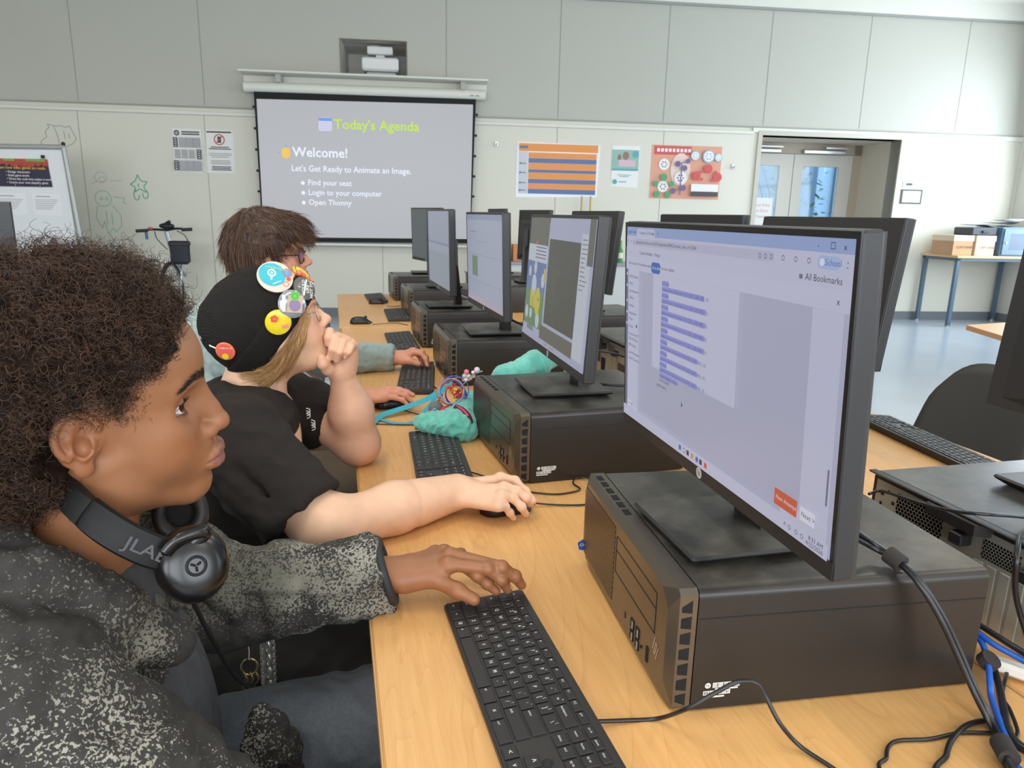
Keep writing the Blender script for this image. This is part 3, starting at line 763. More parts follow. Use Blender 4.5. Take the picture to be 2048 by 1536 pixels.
# work bench on the right with boxes and a cabinet
BN = rbase('work_bench', 'wooden topped work bench with blue-grey steel legs by the wall', 'bench', 7.72, 0.72, FL)
BM = mat('bench_steel', srgb(84, 104, 122), 0.4)
MB().box(0, 1.2, 0, 0.70, 0.875, 0.905, bev=0.004).build('top', mat('bench_wood', srgb(214, 178, 126), .5, noise=(3, .06)), BN)
b = MB(); b.box(0.02, 1.19, 0.02, 0.05, 0.84, 0.875); b.box(0.02, 0.05, 0.02, 0.68, 0.84, 0.875); b.build('apron', BM, BN)
for x, y in ((0.02, 0.02), (0.02, 0.62), (1.14, 0.02), (1.14, 0.62)):
    l = MB().box(x, x + 0.045, y, y + 0.045, 0.02, 0.875).build('leg', BM, BN)
    MB().cyl((x + .022, y + .022, 0.0), (x + .022, y + .022, 0.02), 0.03, n=12).build('levelling_foot', M_metal, l)
zt = FL + 0.906
KRAFT = mat('cardboard', srgb(196, 154, 118), .85, noise=(8, .05)); KR2 = mat('cardboard_light', srgb(226, 206, 180), .85)
def carton(s, t, w, d, h, rz, label, txt=True, mats=(KRAFT, KR2)):
    o = thing('cardboard_box', tuple(room(s, t, zt)), -TH + rz, label, 'box')
    MB().box(0, w, 0, d, 0, h * .78, bev=0.004).build('box_body', list(mats)[0], o)
    MB().box(-0.006, w + 0.006, -0.006, d + 0.006, h * .7, h, bev=0.004).build('lid', list(mats)[1] if txt else list(mats)[0], o)
    sh = Sheet(frame((0, -0.007, 0), XR, ZU))
    if txt:
        sh.text('COPY PAPER', w * .15, h * .4, 0.045, 0, bold=.01, sx=.9); sh.mb.build('printing', mat('box_print', srgb(120, 100, 80), .8), o)
    return o
carton(7.725, 0.60, 0.27, 0.40, 0.25, 0, 'brown cardboard copy paper box at the left end of the bench')
carton(8.02, 0.62, 0.26, 0.42, 0.25, 0, 'light cardboard copy paper box beside the blue-grey cabinet', mats=(KR2, KR2))
o = thing('equipment_case', tuple(room(7.96, 0.60, zt + 0.252)), -TH, 'black flat equipment case lying on the copy paper boxes', 'case')
MB().box(0, 0.34, 0, 0.34, 0, 0.10, bev=0.012).build('case_body', mat('case_black', srgb(52, 56, 66), .5), o)
MB().box(0.13, 0.22, -0.02, 0, 0.03, 0.06, bev=.005).build('handle', M_blackp, o)
o = thing('network_cabinet', tuple(room(8.34, 0.66, zt)), -TH, 'blue-grey wall cabinet with glazed door standing on the bench', 'cabinet')
CB = mat('cabinet_blue', srgb(88, 116, 144), .5)
MB().box(0, 0.46, 0.02, 0.5, 0, 0.36, bev=0.006).build('cabinet_body', CB, o)
d = MB(); d.box(0.02, 0.10, 0, 0.02, 0.02, 0.34); d.box(0.38, 0.44, 0, 0.02, 0.02, 0.34); d.box(0.10, 0.38, 0, 0.02, 0.02, 0.08); d.box(0.10, 0.38, 0, 0.02, 0.28, 0.34)
dr = d.build('door', mat('cabinet_door', srgb(98, 126, 152), .5), o)
MB().box(0.10, 0.38, 0.008, 0.014, 0.08, 0.28).build('pane', mat('smoked_glass', srgb(64, 84, 106), .3), dr)
MB().cyl((0.055, -0.012, 0.17), (0.055, 0, 0.17), 0.012, n=12).build('lock', M_metal, dr)
for i, (dx, dy, rz) in enumerate(((-0.34, 0.1, 0.0), (0.0, 0.12, 0.05), (0.02, 0.15, 0.0), (0.10, 0.05, 0.1))):
    b = MB(); n = 8; rg = random.Random(i)
    rings = []
    for u in range(n + 1):
        zz = 0.012 + 0.02 * math.sin(u / n * 5 + i) * (u / n); rings.append([(u / n * 0.34, 0, zz), (u / n * 0.34, 0.26, zz + 0.006)])
    V = [p for r in rings for p in r]; b.add(V, [(2 * q, 2 * q + 2, 2 * q + 3, 2 * q + 1) for q in range(n)]); b.add([(x, y, z - .003) for x, y, z in V], [(2 * q, 2 * q + 1, 2 * q + 3, 2 * q + 2) for q in range(n)])
    o = b.build('loose_leaflet', [mat('leaflet', srgb(*[(90, 100, 120), (190, 210, 230), (120, 120, 140), (200, 206, 216)][i]), .5)])
    o.location = room(8.36 + dx, 0.6 - dy, zt + 0.366 + 0.034 * max(0, i - 1)); o.rotation_euler = (0, 0, -TH + rz)
    tag(o, ['dark leaflet lying over the black case beside the cabinet', 'pale blue leaflet at the left of the cabinet top', 'dark purple leaflet in the middle of the cabinet top', 'whitish leaflet on top near the cabinet door'][i], 'leaflet')
o = carton(8.68 + .16, 0.60, 0.09, 0.40, 0.36, 0, 'tall cardboard box at the right end of the bench', txt=False, mats=(KR2, KR2))
# ================================================================ TABLES
def wood(name, c0, c1, rough=0.38, sc=1.0, rot=0.0):
    """maple laminate: long grain with wandering contour lines"""
    m = mat(name, c0, rough); t = NT(m); tc = t.new('ShaderNodeTexCoord')
    mp = t.new('ShaderNodeMapping'); mp.inputs['Scale'].default_value = (2.2 * sc, 0.55 * sc, 1); mp.inputs['Rotation'].default_value = (0, 0, rot)
    t.link(tc.outputs['Object'], mp.inputs[0])
    n1 = t.new('ShaderNodeTexNoise'); n1.inputs['Scale'].default_value = 1.6; n1.inputs['Detail'].default_value = 3; n1.inputs['Distortion'].default_value = 0.9
    t.link(mp.outputs[0], n1.inputs['Vector'])
    # contour lines of the noise = cathedral figure
    mu = t.new('ShaderNodeMath', operation='MULTIPLY'); mu.inputs[1].default_value = 26
    t.link(n1.outputs['Fac'], mu.inputs[0])
    fr = t.new('ShaderNodeMath', operation='FRACT'); t.link(mu.outputs[0], fr.inputs[0])
    cr = t.new('ShaderNodeValToRGB'); e = cr.color_ramp.elements
    e[0].position = 0.0; e[0].color = (0, 0, 0, 1); e[1].position = 0.86; e[1].color = (0.25, 0.25, 0.25, 1)
    x = e.new(0.955); x.color = (1, 1, 1, 1); x = e.new(1.0); x.color = (0, 0, 0, 1)
    t.link(fr.outputs[0], cr.inputs[0])
    n2 = t.new('ShaderNodeTexNoise'); n2.inputs['Scale'].default_value = 60; n2.inputs['Detail'].default_value = 6
    mp2 = t.new('ShaderNodeMapping'); mp2.inputs['Scale'].default_value = (3, 0.16, 1); t.link(tc.outputs['Object'], mp2.inputs[0]); t.link(mp2.outputs[0], n2.inputs['Vector'])
    n3 = t.new('ShaderNodeTexNoise'); n3.inputs['Scale'].default_value = 3; t.link(tc.outputs['Object'], n3.inputs['Vector'])
    a = t.new('ShaderNodeMath', operation='MULTIPLY_ADD'); a.inputs[1].default_value = 0.26; t.link(cr.outputs[0], a.inputs[0])
    b2 = t.new('ShaderNodeMath', operation='MULTIPLY_ADD'); b2.inputs[1].default_value = 0.7; b2.inputs[2].default_value = -0.22; t.link(n2.outputs['Fac'], b2.inputs[0])
    t.link(b2.outputs[0], a.inputs[2])
    b3 = t.new('ShaderNodeMath', operation='MULTIPLY_ADD'); b3.inputs[1].default_value = 0.5; t.link(n3.outputs['Fac'], b3.inputs[0]); t.link(a.outputs[0], b3.inputs[2])
    mx = t.new('ShaderNodeMix', data_type='RGBA'); mx.inputs['A'].default_value = c0; mx.inputs['B'].default_value = c1
    mx.clamp_factor = True
    t.link(b3.outputs[0], mx.inputs['Factor']); t.link(mx.outputs['Result'], t.b.inputs['Base Color'])
    return m
M_wood = wood('maple_laminate', srgb(236, 188, 122), srgb(204, 142, 80))
M_edge = mat('table_edge', srgb(206, 160, 104), 0.45)
M_leg = mat('table_leg', srgb(40, 40, 42), 0.45)
def table(x0, x1, y0, y1, label, extra=True):
    t = thing('computer_table', (x0, y0, FL), 0, label, 'table', 'maple topped computer tables')
    w, d = x1 - x0, y1 - y0; h = -FL
    MB().box(0.0015, w - 0.0015, 0.0015, d - 0.0015, h - 0.030, h, bev=0.0025).build('tabletop', M_wood, t)
    b = MB(); e = 0.0014
    b.box(-0.0005, 0.0013, 0.002, d - 0.002, h - 0.028, h - 0.002); b.box(w - 0.0013, w + 0.0005, 0.002, d - 0.002, h - 0.028, h - 0.002)
    b.box(0.002, w - 0.002, -0.0005, 0.0013, h - 0.028, h - 0.002)
    b.build('edge_band', M_edge, t)
    b = MB(); b.box(0.06, w - 0.06, 0.05, 0.09, h - 0.075, h - 0.031); b.box(0.06, w - 0.06, d - 0.09, d - 0.05, h - 0.075, h - 0.031); b.box(w / 2 - 0.02, w / 2 + 0.02, 0.09, d - 0.09, h - 0.075, h - 0.031)
    b.build('frame', M_leg, t)
    for x in (0.08, w - 0.08):
        for y in (0.07, d - 0.07):
            MB().box(x - 0.02, x + 0.02, y - 0.02, y + 0.02, 0.0, h - 0.076, bev=0.004).build('leg', M_leg, t)
    return t
YT = [(0.14, 1.8505), (1.8535, 3.5345), (3.5375, 5.035)]
nm = ['nearest', 'middle', 'farthest']
for i, (a, b_) in enumerate(YT):
    table(-0.012 * i, 0.7585, a, b_, nm[i] + ' maple table in the left row of computer tables')
for i, (a, b_) in enumerate(YT):
    table(0.7615, 1.515, a, b_, nm[i] + ' maple table in the right row of computer tables')
t = thing('classroom_table', (3.4155, 3.265, FL), 0, 'separate maple table standing on the blue floor at right', 'table')
_q = [(0, 0), (-0.32, -0.84), (1.25, -0.95), (1.25, 0.24)]
MB().prism(_q, -FL - 0.028, -FL).build('tabletop', M_wood, t)
MB().prism([(x * 1.0012 - .0004, y * 1.0012 - .0002) for x, y in _q], -FL - 0.0278, -FL - 0.002).build('edge_band', mat('edge_orange', srgb(214, 158, 104), .5), t)
for x, y in ((0.05, -0.30), (-0.16, -0.74), (1.15, -0.85), (1.15, 0.1)): MB().box(x - .02, x + .02, y - .02, y + .02, 0, -FL - 0.03, bev=.004).build('leg', M_leg, t)

# ================================================================ COMPUTERS
def dotmat(name, col, hole, p, r, rough=0.45, metal=0.0, hexa=True, ax=(1, 2)):
    """perforated sheet: dark round holes in a hexagonal lattice over two object axes"""
    m = mat(name, col, rough, metal); t = NT(m); tc = t.new('ShaderNodeTexCoord'); sp = t.new('ShaderNodeSeparateXYZ'); t.link(tc.outputs['Object'], sp.inputs[0])
    def mth(op, a, b=None, c=None):
        n = t.new('ShaderNodeMath', operation=op)
        for i, v in enumerate((a, b, c)):
            if v is None: continue
            if isinstance(v, (int, float)): n.inputs[i].default_value = v
            else: t.link(v, n.inputs[i])
        return n.outputs[0]
    Y, Z = sp.outputs[ax[0]], sp.outputs[ax[1]]
    def lat(oy, oz):
        q = p * (1.732 if hexa else 1.0)
        fy = mth('SUBTRACT', mth('FRACT', mth('ADD', mth('DIVIDE', Y, p), oy)), 0.5); fz = mth('SUBTRACT', mth('FRACT', mth('ADD', mth('DIVIDE', Z, q), oz)), 0.5)
        return mth('SQRT', mth('ADD', mth('MULTIPLY', mth('MULTIPLY', fy, p), mth('MULTIPLY', fy, p)), mth('MULTIPLY', mth('MULTIPLY', fz, q), mth('MULTIPLY', fz, q))))
    d = lat(0, 0)
    if hexa: d = mth('MINIMUM', d, lat(0.5, 0.5))
    f = mth('LESS_THAN', d, r)
    mx = t.new('ShaderNodeMix', data_type='RGBA'); mx.inputs['A'].default_value = col; mx.inputs['B'].default_value = hole
    t.link(f, mx.inputs['Factor']); t.link(mx.outputs['Result'], t.b.inputs['Base Color'])
    inv = mth('SUBTRACT', 1.0, f); mm = mth('MULTIPLY', inv, metal); t.link(mm, t.b.inputs['Metallic'])
    t.link(mth('MULTIPLY_ADD', inv, rough - 0.95, 0.95), t.b.inputs['Roughness'])
    t.link(mth('MULTIPLY', inv, 0.5), t.b.inputs['Specular IOR Level'])
    return m
def dusty(name, col, rough, metal=0.0):
    """dark painted metal with pale dust patches on what faces up"""
    m = mat(name, col, rough, metal); t = NT(m); tc = t.new('ShaderNodeTexCoord')
    g = t.new('ShaderNodeNewGeometry'); sp = t.new('ShaderNodeSeparateXYZ'); t.link(g.outputs['Normal'], sp.inputs[0])
    n = t.new('ShaderNodeTexNoise'); n.inputs['Scale'].default_value = 9; n.inputs['Detail'].default_value = 6; n.inputs['Roughness'].default_value = 0.65; t.link(tc.outputs['Object'], n.inputs['Vector'])
    r = t.new('ShaderNodeMapRange'); r.inputs[1].default_value = 0.38; r.inputs[2].default_value = 0.75; r.inputs[3].default_value = 0.06; r.inputs[4].default_value = 0.6; t.link(n.outputs['Fac'], r.inputs[0])
    u = t.new('ShaderNodeMath', operation='MULTIPLY'); t.link(r.outputs[0], u.inputs[0])
    mr = t.new('ShaderNodeMapRange'); mr.inputs[1].default_value = 0.8; mr.inputs[2].default_value = 1.0; t.link(sp.outputs['Z'], mr.inputs[0]); t.link(mr.outputs[0], u.inputs[1])
    vo = t.new('ShaderNodeTexVoronoi'); vo.inputs['Scale'].default_value = 90; t.link(tc.outputs['Object'], vo.inputs['Vector'])
    lt = t.new('ShaderNodeMath', operation='LESS_THAN'); lt.inputs[1].default_value = 0.07; t.link(vo.outputs['Distance'], lt.inputs[0])
    n5 = t.new('ShaderNodeTexNoise'); n5.inputs['Scale'].default_value = 14; t.link(tc.outputs['Object'], n5.inputs['Vector'])
    gt = t.new('ShaderNodeMath', operation='GREATER_THAN'); gt.inputs[1].default_value = 0.58; t.link(n5.outputs['Fac'], gt.inputs[0])
    l2 = t.new('ShaderNodeMath', operation='MULTIPLY'); t.link(lt.outputs[0], l2.inputs[0]); t.link(gt.outputs[0], l2.inputs[1])
    l3 = t.new('ShaderNodeMath', operation='MULTIPLY'); t.link(l2.outputs[0], l3.inputs[0]); t.link(mr.outputs[0], l3.inputs[1])
    su = t.new('ShaderNodeMath', operation='MAXIMUM'); t.link(u.outputs[0], su.inputs[0]); t.link(l3.outputs[0], su.inputs[1])
    mx = t.new('ShaderNodeMix', data_type='RGBA'); mx.inputs['A'].default_value = col; mx.inputs['B'].default_value = srgb(128, 124, 112)
    t.link(su.outputs[0], mx.inputs['Factor']); t.link(mx.outputs['Result'], t.b.inputs['Base Color'])
    return m
M_case = dusty('case_black_metal', srgb(46, 42, 39), 0.36, .25)
M_case2 = mat('case_side_seam', srgb(16, 15, 15), 0.6)
M_bezel = mat('bezel_black', srgb(112, 104, 92), 0.33, metal=.75)
M_bez2 = mat('bezel_edge', srgb(34, 33, 33), 0.4)
M_mesh = dotmat('perforated_bezel', srgb(112, 104, 92), (0.003, 0.003, 0.003, 1), 0.0044, 0.0013, 0.33, .75)
M_silver = mat('silver_print', srgb(206, 208, 210), 0.3, metal=0.2)
M_label = mat('label_white', srgb(222, 222, 220), 0.6)
M_zinc = mat('zinc_sheet', srgb(172, 170, 160), 0.42, metal=0.5, noise=(14, 0.07))
M_hexv = dotmat('hex_vent', srgb(176, 174, 164), (0.004, 0.004, 0.004, 1), 0.0066, 0.0029, 0.4, 0.6)
M_hexs = dotmat('hex_vent_small', srgb(170, 168, 160), (0.006, 0.006, 0.006, 1), 0.0048, 0.0019, 0.4, 0.6)
LX, LY, LZ = 0.395, 0.374, 0.155

def make_pc(rear=False):
    t = thing('desktop_computer', (0, 0, 0), 0)
    # case cover: rounded along both upper long edges, feet below
    r = 0.012; z0 = 0.003
    prof = [(0.0, z0), (0.0, LZ - r)] + [(r - r * math.cos(a), LZ - r + r * math.sin(a)) for a in np.linspace(0.3, PI / 2, 6)]
    prof += [(LY - r + r * math.sin(a), LZ - r + r * math.cos(a)) for a in np.linspace(0.0, PI / 2 - .3, 6)] + [(LY, LZ - r), (LY, z0)]
    MB().prism(prof, 0.031, LX, axis='x').build('case_cover', M_case, t, smooth=35)
    b = MB(); b.box(0.034, LX, -0.0006, 0.0006, LZ - 0.037, LZ - 0.0355); b.build('seam_line', M_case2, t)
    for x in (0.06, 0.34):
        for y in (0.03, LY - 0.03): MB().cyl((x, y, 0), (x, y, z0 + 0.001), 0.012, n=12).build('rubber_foot', M_blackp, t)
    # front bezel, bevelled all round
    def sec(x, iy0, iy1, iz0, iz1, c=0.006):
        y0, y1, a, d = iy0, LY - iy1, z0 + iz0, LZ - iz1
        return [(x, y0 + c, a), (x, y1 - c, a), (x, y1, a + c), (x, y1, d - c), (x, y1 - c, d), (x, y0 + c, d), (x, y0, d - c), (x, y0, a + c)]
    b = MB(); b.loft([sec(0.0295, 0, 0, 0, 0), sec(0.0085, 0.0, 0.0, 0.0, 0.0), sec(0.0, 0.012, 0.010, 0.016, 0.009, 0.018)], caps=True)
    b.build('front_bezel', M_bezel, t)
    MB().box(-0.0006, 0.001, 0.206, LY - 0.018, 0.026, LZ - 0.018).build('perforated_grille', M_mesh, t)
    # drive covers: thin outlines
    b = MB(); w = 0.0008
    def outl(y0, y1, za, zb):
        x0, x1 = -0.0006, 0.0005
        b.box(x0, x1, y0, y1, za, za + w); b.box(x0, x1, y0, y1, zb, zb + w); b.box(x0, x1, y0, y0 + w, za, zb); b.box(x0, x1, y1, y1 + w, za, zb)
    outl(0.045, 0.198, 0.075, LZ - 0.028)
    b.box(-0.0006, 0.0005, 0.045, 0.198, LZ - 0.048, LZ - 0.0472)
    b.build('drive_cover_outline', M_case2, t)
    # side vents of the bezel: slanted slots along the near edge and along the top edge
    for i in range(7):
        za = 0.010 + i * 0.0195
        b = MB(); b.prism([(0.0115, za + (0.002 if i else 0.006)), (0.0235, za), (0.0235, za + 0.0155), (0.0115, za + (0.0135 if i < 6 else 0.008))], -0.0006, 0.004, axis='y')
        b.build('vent_slot', M_dark, t)
    for i in range(6):
        ya = 0.205 + i * 0.0262
        MB().box(0.012, 0.0215, ya, ya + 0.0175, LZ - 0.004, LZ + 0.0006).build('vent_slot', M_dark, t)
    # ports
    for i in range(4):
        y = 0.118 - (i // 2) * 0.020; z = 0.043 - (i % 2) * 0.016
        p = MB(); p.box(-0.0012, 0.001, y - 0.006, y + 0.006, z - 0.0065, z + 0.0065); p = p.build('usb_port', M_dark, t)
        MB().box(-0.002, -0.0008, y - 0.004, y - 0.001, z - 0.005, z + 0.005).build('port_tongue', M_zinc, p)
    MB().cyl((-0.0012, 0.083, 0.033), (0.001, 0.083, 0.033), 0.0022, n=10).build('audio_jack', M_dark, t)
    MB().box(-0.0012, 0.001, 0.060, 0.066, 0.026, 0.046).build('card_slot', M_dark, t)
    MB().box(-0.0008, 0.001, 0.146, 0.150, 0.034, 0.042).build('power_button', M_bez2, t)
    # slanted four-stroke mark
    sh = Sheet(frame((-0.0008, 0.046, 0.052), (0, -1, 0), (0, 0, 1))); sh.dz = 0.00002
    for i, (a, c) in enumerate(((0.0, 0.020), (0.0035, 0.020), (0.007, 0.016), (0.0105, 0.016))):
        x = i * 0.0036; z_ = (0.004, 0.0, 0.0, -0.004)[i]
        sh.poly([(x, z_), (x + 0.001, z_), (x + 0.0065, z_ + 0.018), (x + 0.0055, z_ + 0.018)], 0)
    sh.mb.build('emblem', M_silver, t)
    # barcode sticker low on the near side
    sh = Sheet(frame((0.045, -0.0006, 0.018), (1, 0, 0), (0, 0, 1))); sh.dz = 0.00004
    def code(x0, z0_, x1, z1_, seed):
        rd = random.Random(seed); sh.rect(x0, z0_, x1, z1_, 0); x = x0 + 0.001
        while x < x1 - 0.0015:
            w_ = rd.choice((0.0004, 0.0007, 0.0011)); sh.rect(x, z0_ + 0.0008, x + w_, z1_ - 0.0008, 1); x += w_ + rd.choice((0.0006, 0.0009, 0.0013))
            sh.k -= 1
        sh.k += 1
    code(0.011, 0.012, 0.044, 0.0185, 2); code(0.0, 0.003, 0.033, 0.0085, 5)
    sh.rect(0.014, 0.0092, 0.042, 0.0112, 0); sh.rect(0.0, -0.0005, 0.026, 0.0016, 0)
    sh.disc(0.005, 0.0155, 0.0036, 0, 18); sh.text('hp', 0.0050, 0.0157, 0.0052, 1, 'CENTER')
    sh.mb.build('barcode_sticker', [M_label, M_case2], t)
    if rear:
        # rear side: galvanised sheet, vents, slot covers, lock lug
        X = LX
        MB().box(X - 0.001, X + 0.0012, 0.008, LY - 0.008, 0.008, LZ - 0.014).build('rear_sheet', M_zinc, t)
        MB().box(X, X + 0.014, 0.0, LY, LZ - 0.004, LZ, bev=0.0015).build('cover_lip', M_bez2, t)
        b = MB(); b.prism([(0.12, 0), (0.13, 0.022), (0.215, 0.022), (0.225, 0)], LZ - 0.020, LZ - 0.004, axis='z')
        b.v = [np.stack([v[:, 1] + X, v[:, 0], v[:, 2]], 1) for v in b.v]
        b.build('cover_handle', M_bez2, t)
        MB().box(X + 0.001, X + 0.0022, 0.055, 0.145, 0.055, LZ - 0.022).build('fan_grille', M_hexv, t)
        MB().box(X + 0.001, X + 0.0022, 0.215, 0.272, LZ - 0.052, LZ - 0.024).build('vent_grille', M_hexs, t)
        MB().box(X + 0.001, X + 0.0022, 0.305, 0.365, 0.02, 0.085).build('vent_grille', M_hexv, t)
        for i in range(4):
            y = 0.205 + i * 0.021
            MB().box(X + 0.001, X + 0.004, y, y + 0.016, 0.012, LZ - 0.058, bev=0.001).build('slot_cover', M_zinc, t)
        for y in (0.155, 0.168, 0.181): MB().box(X + 0.001, X + 0.003, y, y + 0.008, 0.03, 0.075).build('rear_port', M_dark, t)
        for y, z in ((0.175, LZ - 0.045), (0.285, LZ - 0.05)):
            MB().box(X + 0.001, X + 0.022, y, y + 0.022, z, z + 0.018, bev=0.002).build('cable_connector', M_blackp, t)
        b = MB()
        for y, z, a, c in ((0.02, 0.118, .006, .008), (0.034, 0.126, .004, .004), (0.02, 0.10, .004, .006), (0.045, 0.11, .005, .005), (0.055, .125, .004, .006)): b.box(X + 0.001, X + 0.0022, y, y + a, z, z + c)
        b.build('vent_grille', M_dark, t)
    return t
PC_A = make_pc()
pcs = [(0.3177, 0.6412, -0.0757), (0.3215, 1.3603, 0.0623), (0.316, 2.2506, 0.0068), (0.3063, 2.9496, 0.0091), (0.338, 3.80, 0.02), (0.324, 4.607, 0.02)]
rank = ['black desktop computer lying flat, nearest in the left row, under the large lit monitor', 'black desktop computer lying flat beside the teal fluffy pouch', 'black desktop computer behind the teal pouch, third from the front of the left row', 'black desktop computer, fourth from the front of the left row', 'black desktop computer, fifth from the front of the left row', 'black desktop computer at the far end of the left row']
for i, (x, y, a) in enumerate(pcs):
    if i == 0: PC_A.location = (x, y, 0); PC_A.rotation_euler = (0, 0, a); tag(PC_A, rank[0], 'computer', 'desktop computers in the left row')
    else: dup(PC_A, (x, y, 0), a, rank[i])
# processor sticker curling off the bezel of the nearest one, and dust crumbs
s_ = MB(); s_.prism([(0, 0), (0.010, -0.002), (0.014, 0.012), (0.006, 0.018), (-0.003, 0.012)], -0.001, 0, axis='y')
sk = s_.build('processor_sticker', mat('sticker_blue', srgb(40, 84, 158), .3), PC_A); sk.location = (-0.0065, LY - 0.010, 0.026)
sh = Sheet(frame((0.0005, -0.0012, 0.008), (0.95, 0, 0.1), (0, 0, 1))); sh.text('COR', 0, 0, 0.0068, 0, bold=.01); sh.mb.build('printing', M_label, sk)

PC_B = make_pc(rear=True)
rpcs = [(1.226, 0.942, PI + 0.0), (1.26, 1.62 + .3, PI + 0.05), (1.262, 2.46, PI), (1.26, 3.13, PI + .04), (1.25, 4.37, PI), (1.26, 5.03, PI)]
rlab = ['desktop computer showing its galvanised rear panel, nearest in the right row', 'desktop computer with visible rear panel, second in the right row', 'desktop computer, third in the right row, seen between the monitors', 'desktop computer, fourth in the right row', 'desktop computer, fifth in the right row', 'desktop computer at the far end of the right row']
for i, (x, y, a) in enumerate(rpcs):
    if i == 0: PC_B.location = (x, y, 0); PC_B.rotation_euler = (0, 0, a); tag(PC_B, rlab[0], 'computer', 'desktop computers in the right row')
    else: dup(PC_B, (x, y, 0), a, rlab[i])

# ================================================================ MONITORS
M_mon = mat('monitor_black', srgb(40, 39, 39), 0.42)
M_monb = mat('monitor_back', srgb(48, 47, 47), 0.55)
M_monf = mat('monitor_bezel', srgb(20, 20, 21), 0.35)
M_base = dusty('monitor_base_dusty', srgb(34, 34, 34), 0.45)
MW, MH = 0.5394, 0.3226
HPM = None
def make_monitor(dxb, dyb, zb, yaw, tilt, screen=None, base_yaw=0.0, logo=True):
    """origin = centre of the foot on the computer; the panel's lower front edge centre is at (dxb, dyb, zb); front faces -X"""
    t = thing('monitor', (0, 0, 0), 0)
    b = MB(); b.box(-0.095, 0.095, -0.087, 0.087, 0.006, 0.0125, bev=0.003); b.loft([[(-0.08, -0.07, 0), (0.085, -0.07, 0), (0.085, 0.07, 0), (-0.08, 0.07, 0)], [(-0.093, -0.085, 0.0065), (0.093, -0.085, 0.0065), (0.093, 0.085, 0.0065), (-0.093, 0.085, 0.0065)]], caps=True)
    b.xf(np.array([[math.cos(base_yaw), -math.sin(base_yaw), 0, 0], [math.sin(base_yaw), math.cos(base_yaw), 0, 0], [0, 0, 1, 0], [0, 0, 0, 1]])).build('foot_plate', M_base, t)
    c, s = math.cos(tilt), math.sin(tilt); T = np.array([[c, 0, s], [0, 1, 0], [-s, 0, c]])
    cy, sy = math.cos(yaw), math.sin(yaw); Z = np.array([[cy, -sy, 0], [sy, cy, 0], [0, 0, 1]])
    M = np.eye(4); M[:3, :3] = Z @ T; M[:3, 3] = (dxb, dyb, zb)
    # neck: rises behind the panel
    nk = M[:3, :3] @ np.array([0.062, 0, 0.17]) + M[:3, 3]
    b = MB(); x0 = 0.035
    b.loft([[(x0 - .006, -0.032, 0.012), (x0 + 0.022, -0.032, 0.012), (x0 + 0.022, 0.032, 0.012), (x0 - .006, 0.032, 0.012)],
            [(nk[0] - .006, nk[1] - 0.03, zb + 0.10), (nk[0] + 0.016, nk[1] - 0.03, zb + 0.10), (nk[0] + 0.016, nk[1] + 0.03, zb + 0.10), (nk[0] - .006, nk[1] + 0.03, zb + 0.10)],
            [(nk[0] - .006, nk[1] - 0.03, zb + 0.2), (nk[0] + 0.014, nk[1] - 0.03, zb + 0.2), (nk[0] + 0.014, nk[1] + 0.03, zb + 0.2), (nk[0] - .006, nk[1] + 0.03, zb + 0.2)]], caps=True)
    b.build('neck', M_mon, t)
    b = MB(); b.box(0.0, 0.022, -MW / 2, MW / 2, 0, MH, bev=0.003); b.xf(M).build('casing', M_mon, t)
    b = MB(); b.box(0.0215, 0.0245, -MW / 2 + 0.002, MW / 2 - 0.002, 0.002, MH - 0.002); 
    b.loft([[(0.0245, -MW / 2 + .03, 0.02), (0.0245, MW / 2 - .03, 0.02), (0.0245, MW / 2 - .03, MH - .06), (0.0245, -MW / 2 + .03, MH - .06)], [(0.05, -0.13, 0.04), (0.05, 0.13, 0.04), (0.05, 0.13, 0.24), (0.05, -0.13, 0.24)]], caps=True, m=0)
    b.xf(M); bk = b.build('back_cover', M_monb, t)
    b = MB(); b.box(0.05, 0.064, -0.055, 0.055, 0.10, 0.21, bev=0.004); b.xf(M).build('mount_plate', M_mon, t)
    b = MB(); sh = Sheet(np.eye(4)); sh.ring(0, 0, 0.011, 0.0012, 0); sh.text('hp', 0, 0.0005, 0.015, 0, 'CENTER')
    g = np.concatenate(sh.mb.v); MM = M @ frame((0.0248, 0, MH - 0.045), (0, 1, 0), (0, 0, 1))
    b.add(g @ MM[:3, :3].T + MM[:3, 3], sh.mb.f); b.build('back_emblem', mat('emblem_grey', srgb(150, 150, 150), .3) if False else M_silver, t)
    # bezel frame around the display
    b = MB(); e, bt, tp, x0, x1 = 0.0065, 0.019, 0.0075, -0.0012, 0.001
    b.box(x0, x1, -MW / 2 + .001, -MW / 2 + e, 0.001, MH - .001, m=0); b.box(x0, x1, MW / 2 - e, MW / 2 - .001, 0.001, MH - .001, m=0); b.box(x0, x1, -MW / 2 + e, MW / 2 - e, MH - tp, MH - .001, m=0); b.box(x0 - .0005, x1, -MW / 2 + .001, MW / 2 - .001, 0.001, bt, m=1)
    b.xf(M).build('bezel', [M_monf, M_mon], t)
    if logo:
        sh = Sheet(np.eye(4)); sh.disc(0, 0, 0.0075, 0); sh.text('hp', 0, 0.0003, 0.0105, 1, 'CENTER', sx=.9)
        MM = M @ frame((-0.0019, 0, 0.0098), (0, -1, 0), (0, 0, 1)); sh.mb.xf(MM).build('emblem', [M_silver, M_mon], t)
    # display
    sh = Sheet(M @ frame((-0.0002, MW / 2 - e, bt), (0, -1, 0), (0, 0, 1))); sh.dz = 0.00004
    w, h = MW - 2 * e, MH - tp - bt
    mats = screen(sh, w, h) if screen else None
    if mats is None:
        mats = [M_monf]; sh.rect(0, 0, w, h, 0)
    sh.mb.build('display', mats, t)
    # cables leaving the back
    return t
G = {}
